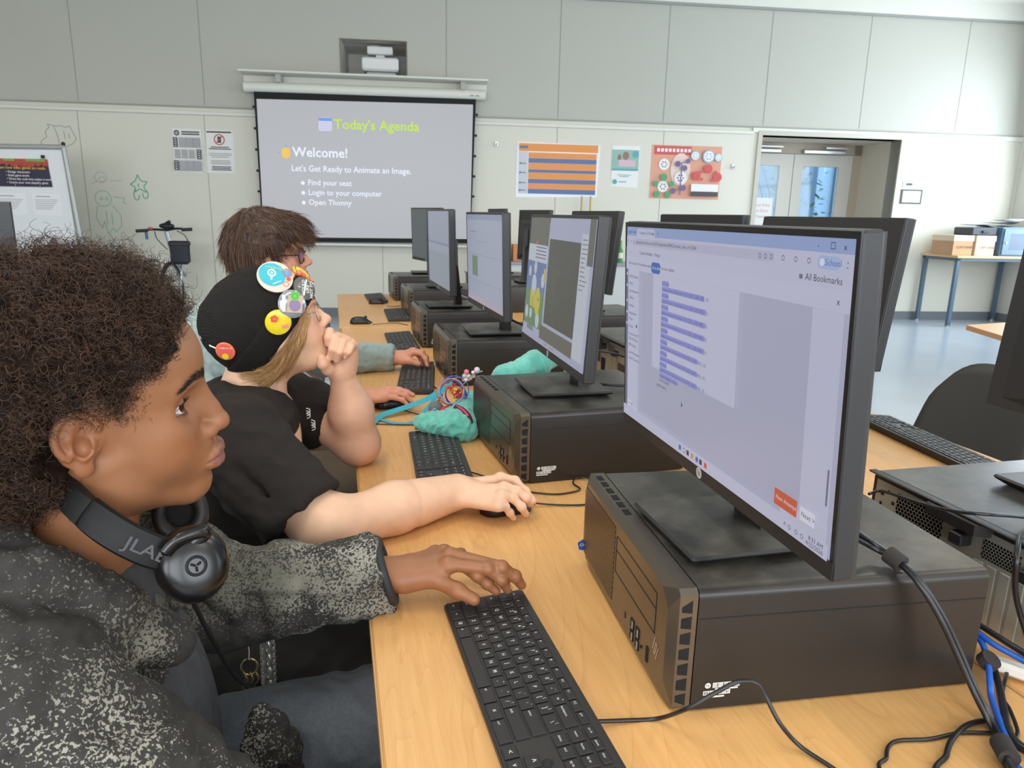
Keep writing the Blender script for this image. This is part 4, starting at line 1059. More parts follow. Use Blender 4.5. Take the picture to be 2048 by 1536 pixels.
def gl(r, g, b, e=.72):
    k = (r, g, b, e)
    if k not in G: G[k] = glow('display_%d_%d_%d' % (r, g, b), srgb(r, g, b), e)
    return G[k]
def scr_main(sh, w, h):
    """browser window with a code page, lavender tint"""
    P = [gl(176, 178, 202), gl(150, 168, 212), gl(194, 196, 220), gl(184, 186, 210), gl(196, 198, 222), gl(60, 60, 74), gl(70, 108, 186), gl(148, 152, 214), gl(112, 114, 140), gl(206, 96, 66), gl(220, 222, 238), gl(168, 186, 226), gl(166, 168, 192), gl(204, 150, 90), gl(88, 92, 168)]
    X = lambda f: f * w
    Y = lambda f: (1 - f) * h          # f measured from the top
    sh.rect(0, 0, w, h, 0)
    sh.rect(0, Y(.045), w, h, 1); sh.rrect(X(.075), Y(.05), X(.20), Y(.008), .004, 2)
    sh.text('agent cloud', X(.012), Y(.025), .0065, 5); sh.text('Creating a Circle Edge', X(.09), Y(.027), .006, 5); sh.text('x', X(.19), Y(.027), .007, 5); sh.text('+', X(.215), Y(.027), .008, 5)
    for x, s_ in ((.90, '-'), (.935, '\u25a1'), (.97, 'x')): sh.text(s_, X(x), Y(.025), .0085, 5)
    sh.rect(0, Y(.10), w, Y(.045), 2); sh.rrect(X(.045), Y(.092), X(.77), Y(.056), .005, 3)
    sh.text('<   >   o', X(.006), Y(.073), .008, 5); sh.text('gitbackend.com/courses/3367/assignments/38962?module_item_id=12504', X(.07), Y(.074), .0066, 5)
    for x in (.72, .74, .76, .80, .84, .88): sh.ring(X(x), Y(.074), .0026, .0006, 5)
    sh.rrect(X(.905), Y(.094), X(.965), Y(.054), .005, 11); sh.text('School', X(.925), Y(.074), .0085, 6); sh.disc(X(.917), Y(.074), .0036, 10); sh.text(':', X(.982), Y(.073), .012, 5)
    sh.rect(0, Y(.15), w, Y(.10), 2); sh.text('All Bookmarks', X(.873), Y(.125), .009, 5); sh.rect(X(.855), Y(.133), X(.865), Y(.118), 8)
    for i, s_ in enumerate(('o', 'Creative Artist', 'Intro - Mango')): sh.text(s_, X(.03 + .07 * i), Y(.125), .0066, 5)
    sh.rect(0, Y(.215), w, Y(.15), 4); sh.text('Ask us about Chromebook news and search from your taskbar', X(.02), Y(.182), .0064, 5); sh.rrect(X(.185), Y(.212), X(.245), Y(.16), .006, 6); sh.text('Set as default', X(.193), Y(.186), .0058, 10)
    sh.text('x', X(.965), Y(.185), .009, 5)
    sh.rect(0, 0, X(.018), Y(.215), 8)
    for q in (.24, .30, .38, .44, .5): sh.disc(X(.009), Y(q), .0022, 10)
    sh.rect(X(.018), Y(.95), X(.10), Y(.215), 4)
    for i, q in enumerate((.25, .285, .325, .36, .40, .44, .47, .51, .55, .575, .61, .65, .68)): sh.text(('2022 Members', 'Home', 'Announcements', 'Syllabus', 'Modules', 'Assignments', 'People', 'Grades', 'Discord and JCT', 'Video Meeting', 'MBO Videos', 'Lucid Whiteboard', 'Canvas Commons')[i], X(.027), Y(q), .0060, 5)
    sh.disc(X(.088), Y(.50), .0024, 5); sh.rrect(X(.022), Y(.945), X(.05), Y(.915), .002, 10); sh.text('@ School', X(.025), Y(.93), .005, 5)
    sh.rect(X(.905), Y(.95), X(.99), Y(.215), 2)
    # page
    sh.rect(X(.205), Y(.665), X(.655), Y(.215), 4)
    z = .25
    for i in range(8):
        sh.rect(X(.263), Y(z + .010), X(.305), Y(z - .014), 7); sh.text('# Circle', X(.265), Y(z - .001), .0066, 14)
        wv = (.50, .51, .51, .51, .51, .48, .48, .48)[i]
        sh.rect(X(.263), Y(z + .036), X(wv), Y(z + .012), 7); sh.text('pygame.draw.circle(screen, (0, 0, 255), (300, 400), 10)', X(.265), Y(z + .025), .0063, 14, sx=.98)
        z += .0545
    sh.rect(X(.263), Y(.697), X(.37), Y(.673), 7); sh.text('pygame.display.update()', X(.265), Y(.685), .0063, 14)
    sh.k -= 3
    sh.text('clock.tick(60)', X(.263), Y(.708), .006, 5); sh.text('pygame.quit()', X(.245), Y(.737), .006, 5)
    sh.poly([(X(.40), Y(.755)), (X(.40), Y(.78)), (X(.408), Y(.772))], 5)
    # taskbar
    sh.rect(0, 0, w, Y(.945), 4); sh.rect(X(.85), Y(.945), X(.99), Y(.90), 2)
    for i, x in enumerate((.40, .425, .445, .47, .495, .515, .54)):
        m_ = (6, 8, 5, 13, 6, 5, 9)[i]
        if i == 1: sh.ring(X(x), Y(.972), .0038, .0009, 8)
        else: sh.rect(X(x) - .0034, Y(.972) - .0034, X(x) + .0034, Y(.972) + .0034, m_)
    sh.text('^', X(.865), Y(.978), .009, 5)
    for x in (.885, .907, .925): sh.ring(X(x), Y(.975), .0024, .0006, 5)
    sh.text('8:33 AM', X(.945), Y(.962), .0066, 5); sh.text('4/22/2026', X(.938), Y(.983), .0066, 5)
    sh.rect(X(.83), Y(.925), X(.905), Y(.865), 9); sh.text('New Attempt', X(.835), Y(.895), .0064, 10); sh.rect(X(.915), Y(.92), X(.96), Y(.872), 10); sh.text('Next >', X(.919), Y(.897), .0074, 5)
    sh.rect(X(.985), Y(.82), X(.99), Y(.70), 8)
    return P
def scr_bee(sh, w, h):
    P = [gl(128, 132, 138), gl(168, 172, 196), gl(84, 84, 78), gl(104, 104, 96), gl(104, 122, 170), gl(106, 138, 100), gl(188, 194, 206), gl(196, 184, 74), gl(110, 112, 124), gl(170, 100, 70), gl(60, 64, 90)]
    X = lambda f: f * w; Y = lambda f: (1 - f) * h
    sh.rect(0, 0, w, h, 1)
    sh.rect(0, Y(.25), X(.36), h, 3); sh.disc(X(.15), Y(.21), .010, 9)
    sh.rect(0, Y(.36), X(.35), Y(.22), 6)
    for i in range(4): sh.rect(X(.14), Y(.245 + i * .028), X(.33), Y(.236 + i * .028), 8)
    # drawing window
    sh.rect(0, Y(.62), X(.35), Y(.36), 4); sh.rect(0, Y(.90), X(.35), Y(.60), 5)
    for x, y, r in ((.06, .45, .012), (.16, .41, .014), (.31, .50, .016), (.05, .80, .015), (.13, .80, .012), (.26, .83, .018)): sh.disc(X(x), Y(y), r, 6, ry=r * 1.1)
    sh.disc(X(.155), Y(.56), .024, 6, ry=.028)
    sh.rect(X(.10), Y(.74), X(.145), Y(.60), 7); sh.rect(X(.155), Y(.745), X(.19), Y(.60), 7)
    sh.disc(X(.24), Y(.68), .026, 7, ry=.034); sh.disc(X(.245), Y(.66), .003, 10); sh.disc(X(.27), Y(.66), .003, 10)
    sh.rect(X(.32), Y(.5), X(.35), Y(.40), 7)
    sh.rect(0, Y(1), X(.30), Y(.90), 1); sh.rect(X(.08), Y(.94), X(.2), Y(.90), 0)
    # editor
    sh.rect(X(.36), Y(.90), X(.93), Y(.04), 1); sh.rect(X(.38), Y(.82), X(.84), Y(.16), 2)
    rd = random.Random(2)
    for i in range(24): x0 = .40 + .03 * (i % 3); sh.rect(X(x0), Y(.3 + i * .021), X(x0 + rd.uniform(.05, .2)), Y(.295 + i * .021), 3)
    sh.rect(X(.33), Y(.97), X(.84), Y(.845), 3); sh.rect(X(.84), Y(.945), X(.97), Y(.1), 6)
    for i in range(12): sh.rect(X(.855), Y(.14 + i * .03), X(.855 + rd.uniform(.04, .09)), Y(.134 + i * .03), 8)
    sh.rect(X(.93), Y(.3), w, h, 3)
    sh.rect(0, 0, w, Y(.955), 1)
    for i in range(6): sh.rect(X(.44 + i * .028), Y(.982), X(.452 + i * .028), Y(.97), (8, 9, 7, 4, 8, 9)[i])
    return P
def scr_plain(sh, w, h):
    P = [gl(168, 174, 194), gl(150, 158, 182), gl(120, 140, 116), gl(132, 138, 152), gl(186, 170, 188)]
    X = lambda f: f * w; Y = lambda f: (1 - f) * h
    sh.rect(0, 0, w, h, 0); sh.rect(0, Y(.06), w, h, 1); sh.rect(X(.16), Y(.70), X(.33), Y(.47), 2)
    sh.rect(0, Y(.452), w, Y(.448), 3); sh.rect(0, Y(.752), w, Y(.748), 3); sh.rect(X(.3), Y(.30), X(.6), Y(.295), 3); sh.rect(X(.1), Y(.20), X(.3), Y(.19), 3)
    sh.rect(0, 0, w, Y(.95), 4)
    return P
def scr_grey(sh, w, h):
    P = [gl(140, 148, 160), gl(150, 158, 176), gl(122, 136, 160)]
    sh.rect(0, 0, w, h, 0); sh.rect(0, .45 * h, w, h, 1); sh.rect(0, .56 * h, w, .59 * h, 2)
    return P
def scr_off(sh, w, h):
    P = [gl(96, 104, 108, .6)]
    sh.rect(0, 0, w, h, 0)
    return P
def place_monitor(m, x, y, z, rz, label, group):
    m.location = (x, y, z); m.rotation_euler = (0, 0, rz); return tag(m, label, 'monitor', group)
ZP = LZ + 0.0004
GL_, GR_ = 'monitors facing the left hand seats', 'monitors facing the right hand seats'
BX = 0.455
for (px, py, pz, yaw, tilt, bx, by, scr, lb) in (
    (0.4195, 0.7847, 0.2237, -0.0254, -0.0525, 0.457, 0.772, scr_main, 'large monitor nearest the camera showing a browser page with code'),
    (0.4405, 1.5501, 0.2326, -0.027, 0.0554, 0.478, 1.552, scr_bee, 'monitor showing a yellow bee drawing beside a dark code editor'),
    (0.4503, 2.3366, 0.2362, 0.0197, -0.0283, 0.49, 2.374, scr_plain, 'monitor with a pale page and a small green picture'),
    (0.3829, 2.9446, 0.2457, 0.0208, -0.0175, 0.445, 3.098, scr_grey, 'monitor with a plain bluish grey display, fourth in the left row'),
    (0.50, 3.90, 0.25, -0.30, 0.0, 0.55, 3.95, scr_off, 'monitor hidden behind the plain bluish grey one in the left row'),
    (0.5118, 4.3823 + .05, 0.2605, 0.2057, -0.0202, 0.56, 4.86, scr_off, 'monitor with a dim display at the far end of the left row')):
    m = make_monitor(px - bx, py - by, pz - ZP, yaw, tilt, scr)
    place_monitor(m, bx, by, ZP, 0, lb, GL_)
    b = MB(); yy = py - by; xx = px - bx
    b.tube(smooth_path([(xx + 0.05, yy, 0.06), (xx + 0.09, yy - 0.02, 0.03), (xx + 0.13, yy - 0.0, 0.015), (xx + 0.2, yy + 0.02, 0.012)], 6), 0.003, 6)
# backs of the right row: front faces +X, local build mirrored by a half turn
def rear_monitor(px, py, pz, yaw, tilt, bx, by, lb):
    m = make_monitor(-(px - bx), -(py - by), pz - ZP, yaw, tilt, None)
    place_monitor(m, bx, by, ZP, PI, lb, GR_)
    return m
rear_monitor(1.081 + .0245, 1.531, 0.240, -0.0345, -0.1077, 1.05, 1.545, 'tall looking black monitor back right behind the large lit monitor')
rear_monitor(1.10 + .0245, 0.735, 0.236, 0.0, -0.08, 1.07, 0.77, 'dark monitor back cut off by the right edge of the photo')
rear_monitor(1.10 + .0245, 2.137, 0.243, 0.0, 0.0, 1.07, 2.17, 'black monitor back whose top shows above the large lit monitor')
rear_monitor(0.991 + .0245, 2.895, 0.2524, 0.0176, -0.1076, 0.98, 2.91, 'black monitor back behind the bee drawing monitor')
rear_monitor(1.207, 4.45, 0.262, 0.09, -0.03, 1.12, 4.2, 'black monitor back with a round silver emblem, between the bee and green picture monitors')
rear_monitor(1.12, 5.12, 0.27, 0.0, 0.0, 1.07, 4.9, 'black monitor back at the far end of the right row')
# ================================================================ KEYBOARDS, MICE, CABLES
M_kb = mat('keyboard_body', srgb(44, 42, 40), 0.42)
M_key = mat('key_cap', srgb(38, 37, 36), 0.5)
M_leg2 = mat('key_legend', srgb(206, 208, 208), 0.6)
KU, KV, KW, KD = 0.019, 0.0184, 0.435, 0.117
def kz(v): return 0.0095 + 0.0075 * v / KD
def make_keyboard(detail=True):
    t = thing('keyboard', (0, 0, 0), 0)
    b = MB(); r = 0.004
    def ring(x0, x1, y0, y1, za, zb): return [(x0 + r, y0, za), (x1 - r, y0, za), (x1, y0 + r, za), (x1, y1 - r, zb), (x1 - r, y1, zb), (x0 + r, y1, zb), (x0, y1 - r, zb), (x0, y0 + r, za)]
    b.loft([ring(0.001, KW - 0.001, 0.001, KD - 0.001, 0.001, 0.001), ring(0, KW, 0, KD, 0.003, 0.003), ring(0, KW, 0, KD, kz(0) - 0.001, kz(KD) - 0.001), ring(0.001, KW - 0.001, 0.001, KD - 0.001, kz(0), kz(KD))], caps=True)
    b.build('body', M_kb, t)
    keys = []
    def key(u, v, w, h, top='', sub='', size=0.0068, al='c'): keys.append((u, v, w, h, top, sub, size, al))
    V = lambda r_: 0.0115 + r_ * KV
    U0 = 0.0068
    def row(r_, items, u=0.0, h=0.0158):
        for it in items:
            w, s1, s2 = (list(it) + ['', ''])[:3] if isinstance(it, (tuple, list)) else (1, it, '')
            key(U0 + (u + w / 2) * KU, V(r_), w * KU - 0.0027, h, s1, s2, 0.0070 if len(s1) == 1 else 0.0042); u += w
    row(4, [('`'), (1, '1', '!'), (1, '2', '@'), (1, '3', '#'), (1, '4', '$'), (1, '5', '%'), (1, '6', '^'), (1, '7', '&'), (1, '8', '*'), (1, '9', '('), (1, '0', ')'), (1, '-', '_'), (1, '=', '+'), (2, 'backspace')])
    row(3, [(1.5, 'tab')] + list('QWERTYUIOP') + [(1, '[', '{'), (1, ']', '}'), (1.5, '\\', '|')])
    row(2, [(1.75, 'caps')] + list('ASDFGHJKL') + [(1, ';', ':'), (1, "'", '"'), (2.25, 'enter')])
    row(1, [(2.25, 'shift')] + list('ZXCVBNM') + [(1, ',', '<'), (1, '.', '>'), (1, '/', '?'), (2.75, 'shift')])
    row(0, [(1.25, 'ctrl'), (1, 'fn'), (1, '\u229e'), (1.25, 'alt'), (5.5, ''), (1.5, 'alt'), (1.5, '\u2261'), (2, 'ctrl')])
    vf = V(4) + 0.0160
    for i, s_ in enumerate(['esc', 'f1', 'f2', 'f3', 'f4', 'f5', 'f6', 'f7', 'f8', 'f9', 'f10', 'f11', 'f12', 'prt']):
        key(U0 + (i + .5) * KU * 15 / 14, vf, KU * 15 / 14 - 0.0027, 0.0102, s_, '', 0.0042)
    ux = U0 + 15.17 * KU
    for j, (c1, c2, c3) in enumerate((('scr lk', 'pause', 'clear'),)):
        for k_, s_ in enumerate((c1, c2, c3)): key(ux + (k_ + .5) * KU, vf, KU - .0027, .0102, s_, '', .0038)
    for r_, L in ((4, ('insert', 'home', 'pg up')), (3, ('delete', 'end', 'pg dn'))):
        for k_, s_ in enumerate(L): key(ux + (k_ + .5) * KU, V(r_), KU - .0027, .0158, s_, '', .0038)
    key(ux + 1.5 * KU, V(1), KU - .0027, .0158, '^', '', .0105)
    for k_, s_ in enumerate(('<', 'v', '>')): key(ux + (k_ + .5) * KU, V(0), KU - .0027, .0158, s_, '', .0085)
    un = U0 + 18.34 * KU
    for r_, L in ((4, ('num', '/', '*', '-')), (3, ('7', '8', '9')), (2, ('4', '5', '6')), (1, ('1', '2', '3'))):
        for k_, s_ in enumerate(L): key(un + (k_ + .5) * KU, V(r_), KU - .0027, .0158, s_, '', .0068 if len(s_) == 1 else .004)
    key(un + KU, V(0), 2 * KU - .0027, .0158, '0'); key(un + 2.5 * KU, V(0), KU - .0027, .0158, '.')
    key(un + 3.5 * KU, V(2.5), KU - .0027, .0158 + KV, '+'); key(un + 3.5 * KU, V(.5), KU - .0027, .0158 + KV, 'ent', '', .004)
    for k_ in range(4): key(un + (k_ + .5) * KU, vf, KU - .0027, .0102, '\u25a0', '', .005)
    allb = MB()
    for (u, v, w, h, s1, s2, sz, al) in keys:
        b = MB() if detail else allb
        z0, z1 = -0.0002, 0.0021
        def rg(x, y, z): return [(u - x, v - y, kz(v - y) + z), (u + x, v - y, kz(v - y) + z), (u + x, v + y, kz(v + y) + z), (u - x, v + y, kz(v + y) + z)]
        b.loft([rg(w / 2, h / 2, z0), rg(w / 2, h / 2, z1 - 0.0006), rg(w / 2 - 0.0009, h / 2 - 0.0009, z1)], caps=True, m=0)
        zt_ = kz(v) + z1 + 0.00012
        M = frame((u, v, zt_), (1, 0, 0), (0, 1, 0.064))
        if s1:
            if len(s1) > 1: M[:3, 3] = (u - w / 2 + 0.002, v, zt_); put_text(b, s1, sz, M, 'LEFT', .01, 1)
            else: put_text(b, s1, sz, M, 'CENTER', .012, 1)
        if s2 and detail:
            M[:3, 3] = (u + 0.0036, v + 0.0048, zt_ + .0003); put_text(b, s2, 0.0046, M, 'CENTER', .01, 1)
        if detail: b.build('key', [M_key, M_leg2], t)
    if not detail: allb.build('keys', [M_key, M_leg2], t)
    sh = Sheet(frame((ux + 2.05 * KU - .004, V(1) + .014, kz(V(1) + .014) + 0.0001), (1, 0, 0), (0, 1, 0.064))); sh.dz = .00005
    sh.disc(0, 0, 0.0062, 0); sh.text('hp', 0, 0.0004, 0.0085, 1, 'CENTER'); sh.mb.build('emblem', [mat('kb_emblem', srgb(30, 30, 30), .2), M_kb], t)
    return t
K0 = make_keyboard(True)
def put_kb(o, x, y, rot, label):
    o.location = (x, y, 0.0003); o.rotation_euler = (0, 0, rot - PI / 2); return tag(o, label, 'keyboard', 'keyboards on the left tables')
put_kb(K0, 0.1041, 0.9121, 0.0429, 'black full size keyboard nearest the camera under the brown hand')
k = copy_tree(K0); put_kb(k, 0.137, 1.748, -0.05, 'black keyboard between the teal pouch and the pale forearm')
K1 = make_keyboard(False)
put_kb(K1, 0.197, 2.60, -0.135, 'black keyboard under the hand of the person in the grey-green hoodie')
for x, y, a, lb in ((0.178, 3.30, 0.0, 'black keyboard beyond the typing hand in the hoodie sleeve'), (0.23, 4.14, -0.01, 'black keyboard, second from the far end of the left row'), (0.152, 4.93, 0.03, 'black keyboard at the far end of the left row, behind a mouse')):
    k = copy_tree(K1); put_kb(k, x, y, a, lb)
k = copy_tree(K0); k.location = (1.463, 1.235, 0.0003); k.rotation_euler = (0, 0, PI / 2 - 0.19 + 0.08); tag(k, 'black keyboard on the right table in front of the dark chair', 'keyboard', 'keyboards on the right tables')

M_mouse = mat('mouse_black', srgb(26, 26, 27), 0.35)
def make_mouse():
    t = thing('mouse', (0, 0, 0), 0)
    rings = []
    L = 0.105
    for i in range(13):
        s = i / 12; x = (s - .5) * L
        w = 0.031 * (1 - abs(2 * s - 1) ** 3.2) ** 0.5 + 0.0005; w *= 1.0 - 0.10 * math.sin(PI * s) * (1 if .3 < s < .8 else 0)
        h = 0.0365 * (1 - abs(2 * s - 0.86) ** 2.6 * 0.55) * (1 - max(0, s - .8) * 1.2) if 0 < i < 12 else 0.012
        ring = []
        for k_ in range(20):
            a = PI * k_ / 19
            ring.append((x, w * math.cos(a), 0.004 + (h - 0.004) * math.sin(a) ** 0.75))
        ring += [(x, -w * 0.9, 0.0), (x, w * 0.9, 0.0)]
        rings.append(ring)
    MB().loft(rings, caps=True).build('body', M_mouse, t, smooth=60)
    MB().cyl((0.026, -0.004, 0.0325), (0.026, 0.004, 0.0325), 0.008, n=16).build('scroll_wheel', mat('wheel_rubber', srgb(52, 52, 54), .6), t, smooth=True)
    MB().tube([(0.050, 0, 0.009), (0.060, 0, 0.004)], 0.0018, 8).build('cable_strain_relief', M_mouse, t)
    return t
MS = make_mouse()
for i, (x, y, a, lb) in enumerate(((0.272, 1.238, 0.12, 'black mouse under the pale hand nearest the camera'), (0.118, 2.03, 0.1, 'black mouse under the resting hand of the person in the hoodie'), (0.083, 3.66, -0.05, 'black mouse lying alone beside the pale sleeve on the table'), (0.213, 4.47, -0.05, 'black mouse in front of the farthest keyboard'))):
    m = MS if i == 0 else copy_tree(MS)
    m.location = (x, y, 0.0003); m.rotation_euler = (0, 0, a); tag(m, lb, 'mouse', 'mice on the left tables')

M_cab = mat('cable_black', srgb(30, 30, 32), 0.35)
M_cabb = mat('cable_blue', srgb(36, 92, 190), 0.4)
def cable(pts, r, label, m=None, name='cable', n=8, ext=()):
    b = MB(); b.tube(smooth_path(pts, 8), r, n)
    for q in ext: b.tube(smooth_path(q, 8), r, n)
    o = b.build(name, m or M_cab, smooth='all'); return tag(o, label, 'cable')
K = lambda u, v, z: at(u, v, z=z)
OV = lambda x: [(x, .18, .006), (x, .125, .004), (x, .112, -.05), (x, .114, -.3)]      # over the near table edge
cable([K(1192, 1443, .009), K(1245, 1441, .004), K(1315, 1437, .004), at(1372, 1418, y=.598), at(1430, 1386, y=.592), at(1475, 1364, y=.588), at(1512, 1366, y=.583), at(1532, 1395, y=.578), at(1560, 1447, y=.565), K(1600, 1492, .008), K(1665, 1536, .004), K(1740, 1590, .004), (.50, .35, .004), (.46, .24, .004)] + OV(.48), 0.0024, 'black keyboard cable arching in front of the nearest computer')
cable([K(1052, 1004, .01), K(1100, 1009, .004), K(1158, 1010, .003), (0.45, 1.235, .003)], 0.0018, 'thin black mouse cable running behind the nearest computer, lower one')
cable([K(935, 942, .008), K(985, 958, .003), K(1030, 978, .003), K(1100, 988, .003), K(1140, 985, .003), K(1160, 978, .003), K(1146, 966, .006), K(1160, 955, .006), (0.52, 1.33, .004)], 0.0018, 'thin black looping keyboard cable beside the pale hand')
cable([K(745, 649, .012), K(790, 646, .004), K(815, 650, .003)], 0.0018, 'thin cable of the lone mouse')
cable([K(774, 612, .012), K(790, 613, .003), K(805, 611, .003)], 0.0018, 'thin cable of the farthest mouse')
cable([K(788, 815, .012), K(850, 830, .003), K(870, 812, .003), K(880, 795, .003)], 0.002, 'black mouse cable under the turquoise strap')
cable([K(745, 848, .003), K(840, 850, .003), K(850, 852, .003)], 0.0018, 'thin black cable lying below the turquoise strap')
cable([K(862, 770, .008), K(875, 778, .003), K(885, 790, .003)], 0.002, 'short keyboard cable at the dark computer corner')

# cable bundle hanging over the nearest computer
t = thing('cable_bundle', tuple(at(1785, 1115, z=.16)), 0, 'bundle of black cables strapped together over the nearest computer corner', 'cable bundle')
base = np.array(t.location)
core = np.array([at(1700, 1062, z=.20), at(1745, 1090, z=.175), at(1790, 1118, z=.168), at(1835, 1160, y=.603), at(1880, 1228, y=.585), at(1915, 1300, y=.572), at(1950, 1380, y=.555), at(1985, 1450, y=.535), at(2010, 1500, z=.018), at(2045, 1560, z=.01)]) - base
for i, (dx, dy) in enumerate(((-1, -.3), (1, -.3), (0, .9), (0.2, -1.1))):
    p = core.copy(); k_ = np.array([1.3, .8, .4, .55, .9, 1.1, 1.0, .8, .6, 1.3])[:, None]
    p = p + k_ * np.array([dx * .0045, dx * .0035, dy * .004]) 
    p = np.vstack([p, [np.array((.64 + i * .012, .36, .006)) - base, np.array((.645 + i * .013, .25, .006)) - base] + [np.array(q) - base for q in OV(.65 + i * .015)]])
    MB().tube(smooth_path(p, 8), 0.0031, 8).build('cable', M_cab, t, smooth='all')
M_vel = mat('velcro', srgb(52, 48, 46), .9)
for i, w in ((2, .010), (8, .013)):
    d = core[i + 1] - core[i - 1]; d /= np.linalg.norm(d)
    MB().tube([core[i] - d * w, core[i] + d * w], 0.0105, 12).build('hook_and_loop_strap', M_vel, t, smooth=True)
cable(OV(.51)[::-1] + [(.505, .35, .003), K(1775, 1560, .003), K(1773, 1515, .003), K(1778, 1492, .003), K(1800, 1481, .003), K(1860, 1478, .003), K(1920, 1466, .003), K(1990, 1466, .003)], 0.0022, 'thin black cable with a sharp bend on the near right table')
cable(OV(.58)[::-1] + [(.575, .35, .004), K(1888, 1570, .003), K(1893, 1510, .004), K(1905, 1478, .006), K(1935, 1450, .006), K(1980, 1441, .006), K(2015, 1450, .006), K(2028, 1490, .006)], 0.0030, 'thicker black cable curving on the near right table')
cable([K(1952, 1262, .05), at(1990, 1290, z=.045), at(2048, 1322, z=.04), at(2110, 1360, z=.035)], 0.0038, 'blue network cable leading right behind the cable bundle', M_cabb, 'network_cable')
cable([at(1952, 1268, z=.045), at(1966, 1290, z=.04), at(1977, 1330, z=.03), at(1980, 1370, z=.02), at(1984, 1400, z=.012), at(2010, 1470, z=.01), at(2040, 1540, z=.008), (.68, .40, .006), (.72, .25, .006)] + OV(.73), 0.0038, 'blue network cable running down beside the strapped bundle', M_cabb, 'network_cable')
cable([K(1945, 1240, .06), at(2000, 1275, z=.055), at(2060, 1312, z=.05), at(2120, 1350, z=.05)], 0.0032, 'black cable running above the blue network cable')
cable([at(2040, 1060, z=.15), at(2034, 1110, y=.64), at(2030, 1170, y=.64), at(2038, 1220, y=.64), at(2060, 1290, z=.03)], 0.0035, 'black cable hanging down the rear panel at the right edge')
cable([at(1738, 988, z=.14), at(1760, 982, x=.79), at(1800, 993, x=.785), at(1860, 1012, x=.78), at(1920, 1024, x=.77), at(1980, 1029, x=.79), at(2060, 1036, z=.162), at(2200, 1060, z=.160)], 0.0024, 'thin black cable draped across the nearest rear panel')
cable([at(1985, 1330, z=.02), at(1998, 1370, z=.012), at(2008, 1420, z=.01), at(2028, 1480, z=.01), (.68, .46, .008), (.712, .30, .006)] + OV(.715), 0.0045, 'dark grey cable beside the blue network cable')
cable([at(2014, 1345, z=.012), at(2005, 1390, z=.006), at(2020, 1420, z=.006), at(2035, 1460, z=.006), at(2040, 1500, z=.006), (.70, .46, .006), (.74, .3, .006)] + OV(.745), 0.0022, 'thin black cable coming from the white adapter')
cable([at(1185, 700, z=.20), at(1225, 706, z=.19), at(1262, 718, z=.18)], 0.0035, 'black display cable behind the bee drawing monitor')
cable([at(1178, 758, z=.165), at(1200, 768, z=.165), at(1260, 772, z=.165)], 0.003, 'black cable lying on the second computer')
cable([at(1016, 632, z=.21), at(1028, 642, z=.20), at(1052, 652, z=.19)], 0.004, 'cable leaving the back of the green picture monitor')
cable([at(912, 578, z=.20), at(920, 590, z=.19), at(935, 596, z=.18)], 0.004, 'pale cable leaving the back of the fourth monitor', mat('cable_grey', srgb(150, 154, 160), .4))
p = at(2022, 1337, z=.014); o = MB().box(-0.024, 0.024, -0.010, 0.010, -0.008, 0.008, bev=0.004).build('cable_adapter', mat('adapter_white', srgb(214, 212, 204), .5), loc=tuple(p)); o.rotation_euler = (0, 0.15, R(-38)); tag(o, 'small white ribbed adapter lying beside the blue cable', 'adapter')
p = at(1977, 1322, z=.03); o = MB().tube([(0, 0, -0.006), (0, 0, 0.006)], 0.012, 14).build('cable_strap', M_vel, loc=tuple(p)); o.rotation_euler = (0.5, 0.2, 0); tag(o, 'black hook and loop strap around the blue network cable', 'cable strap')
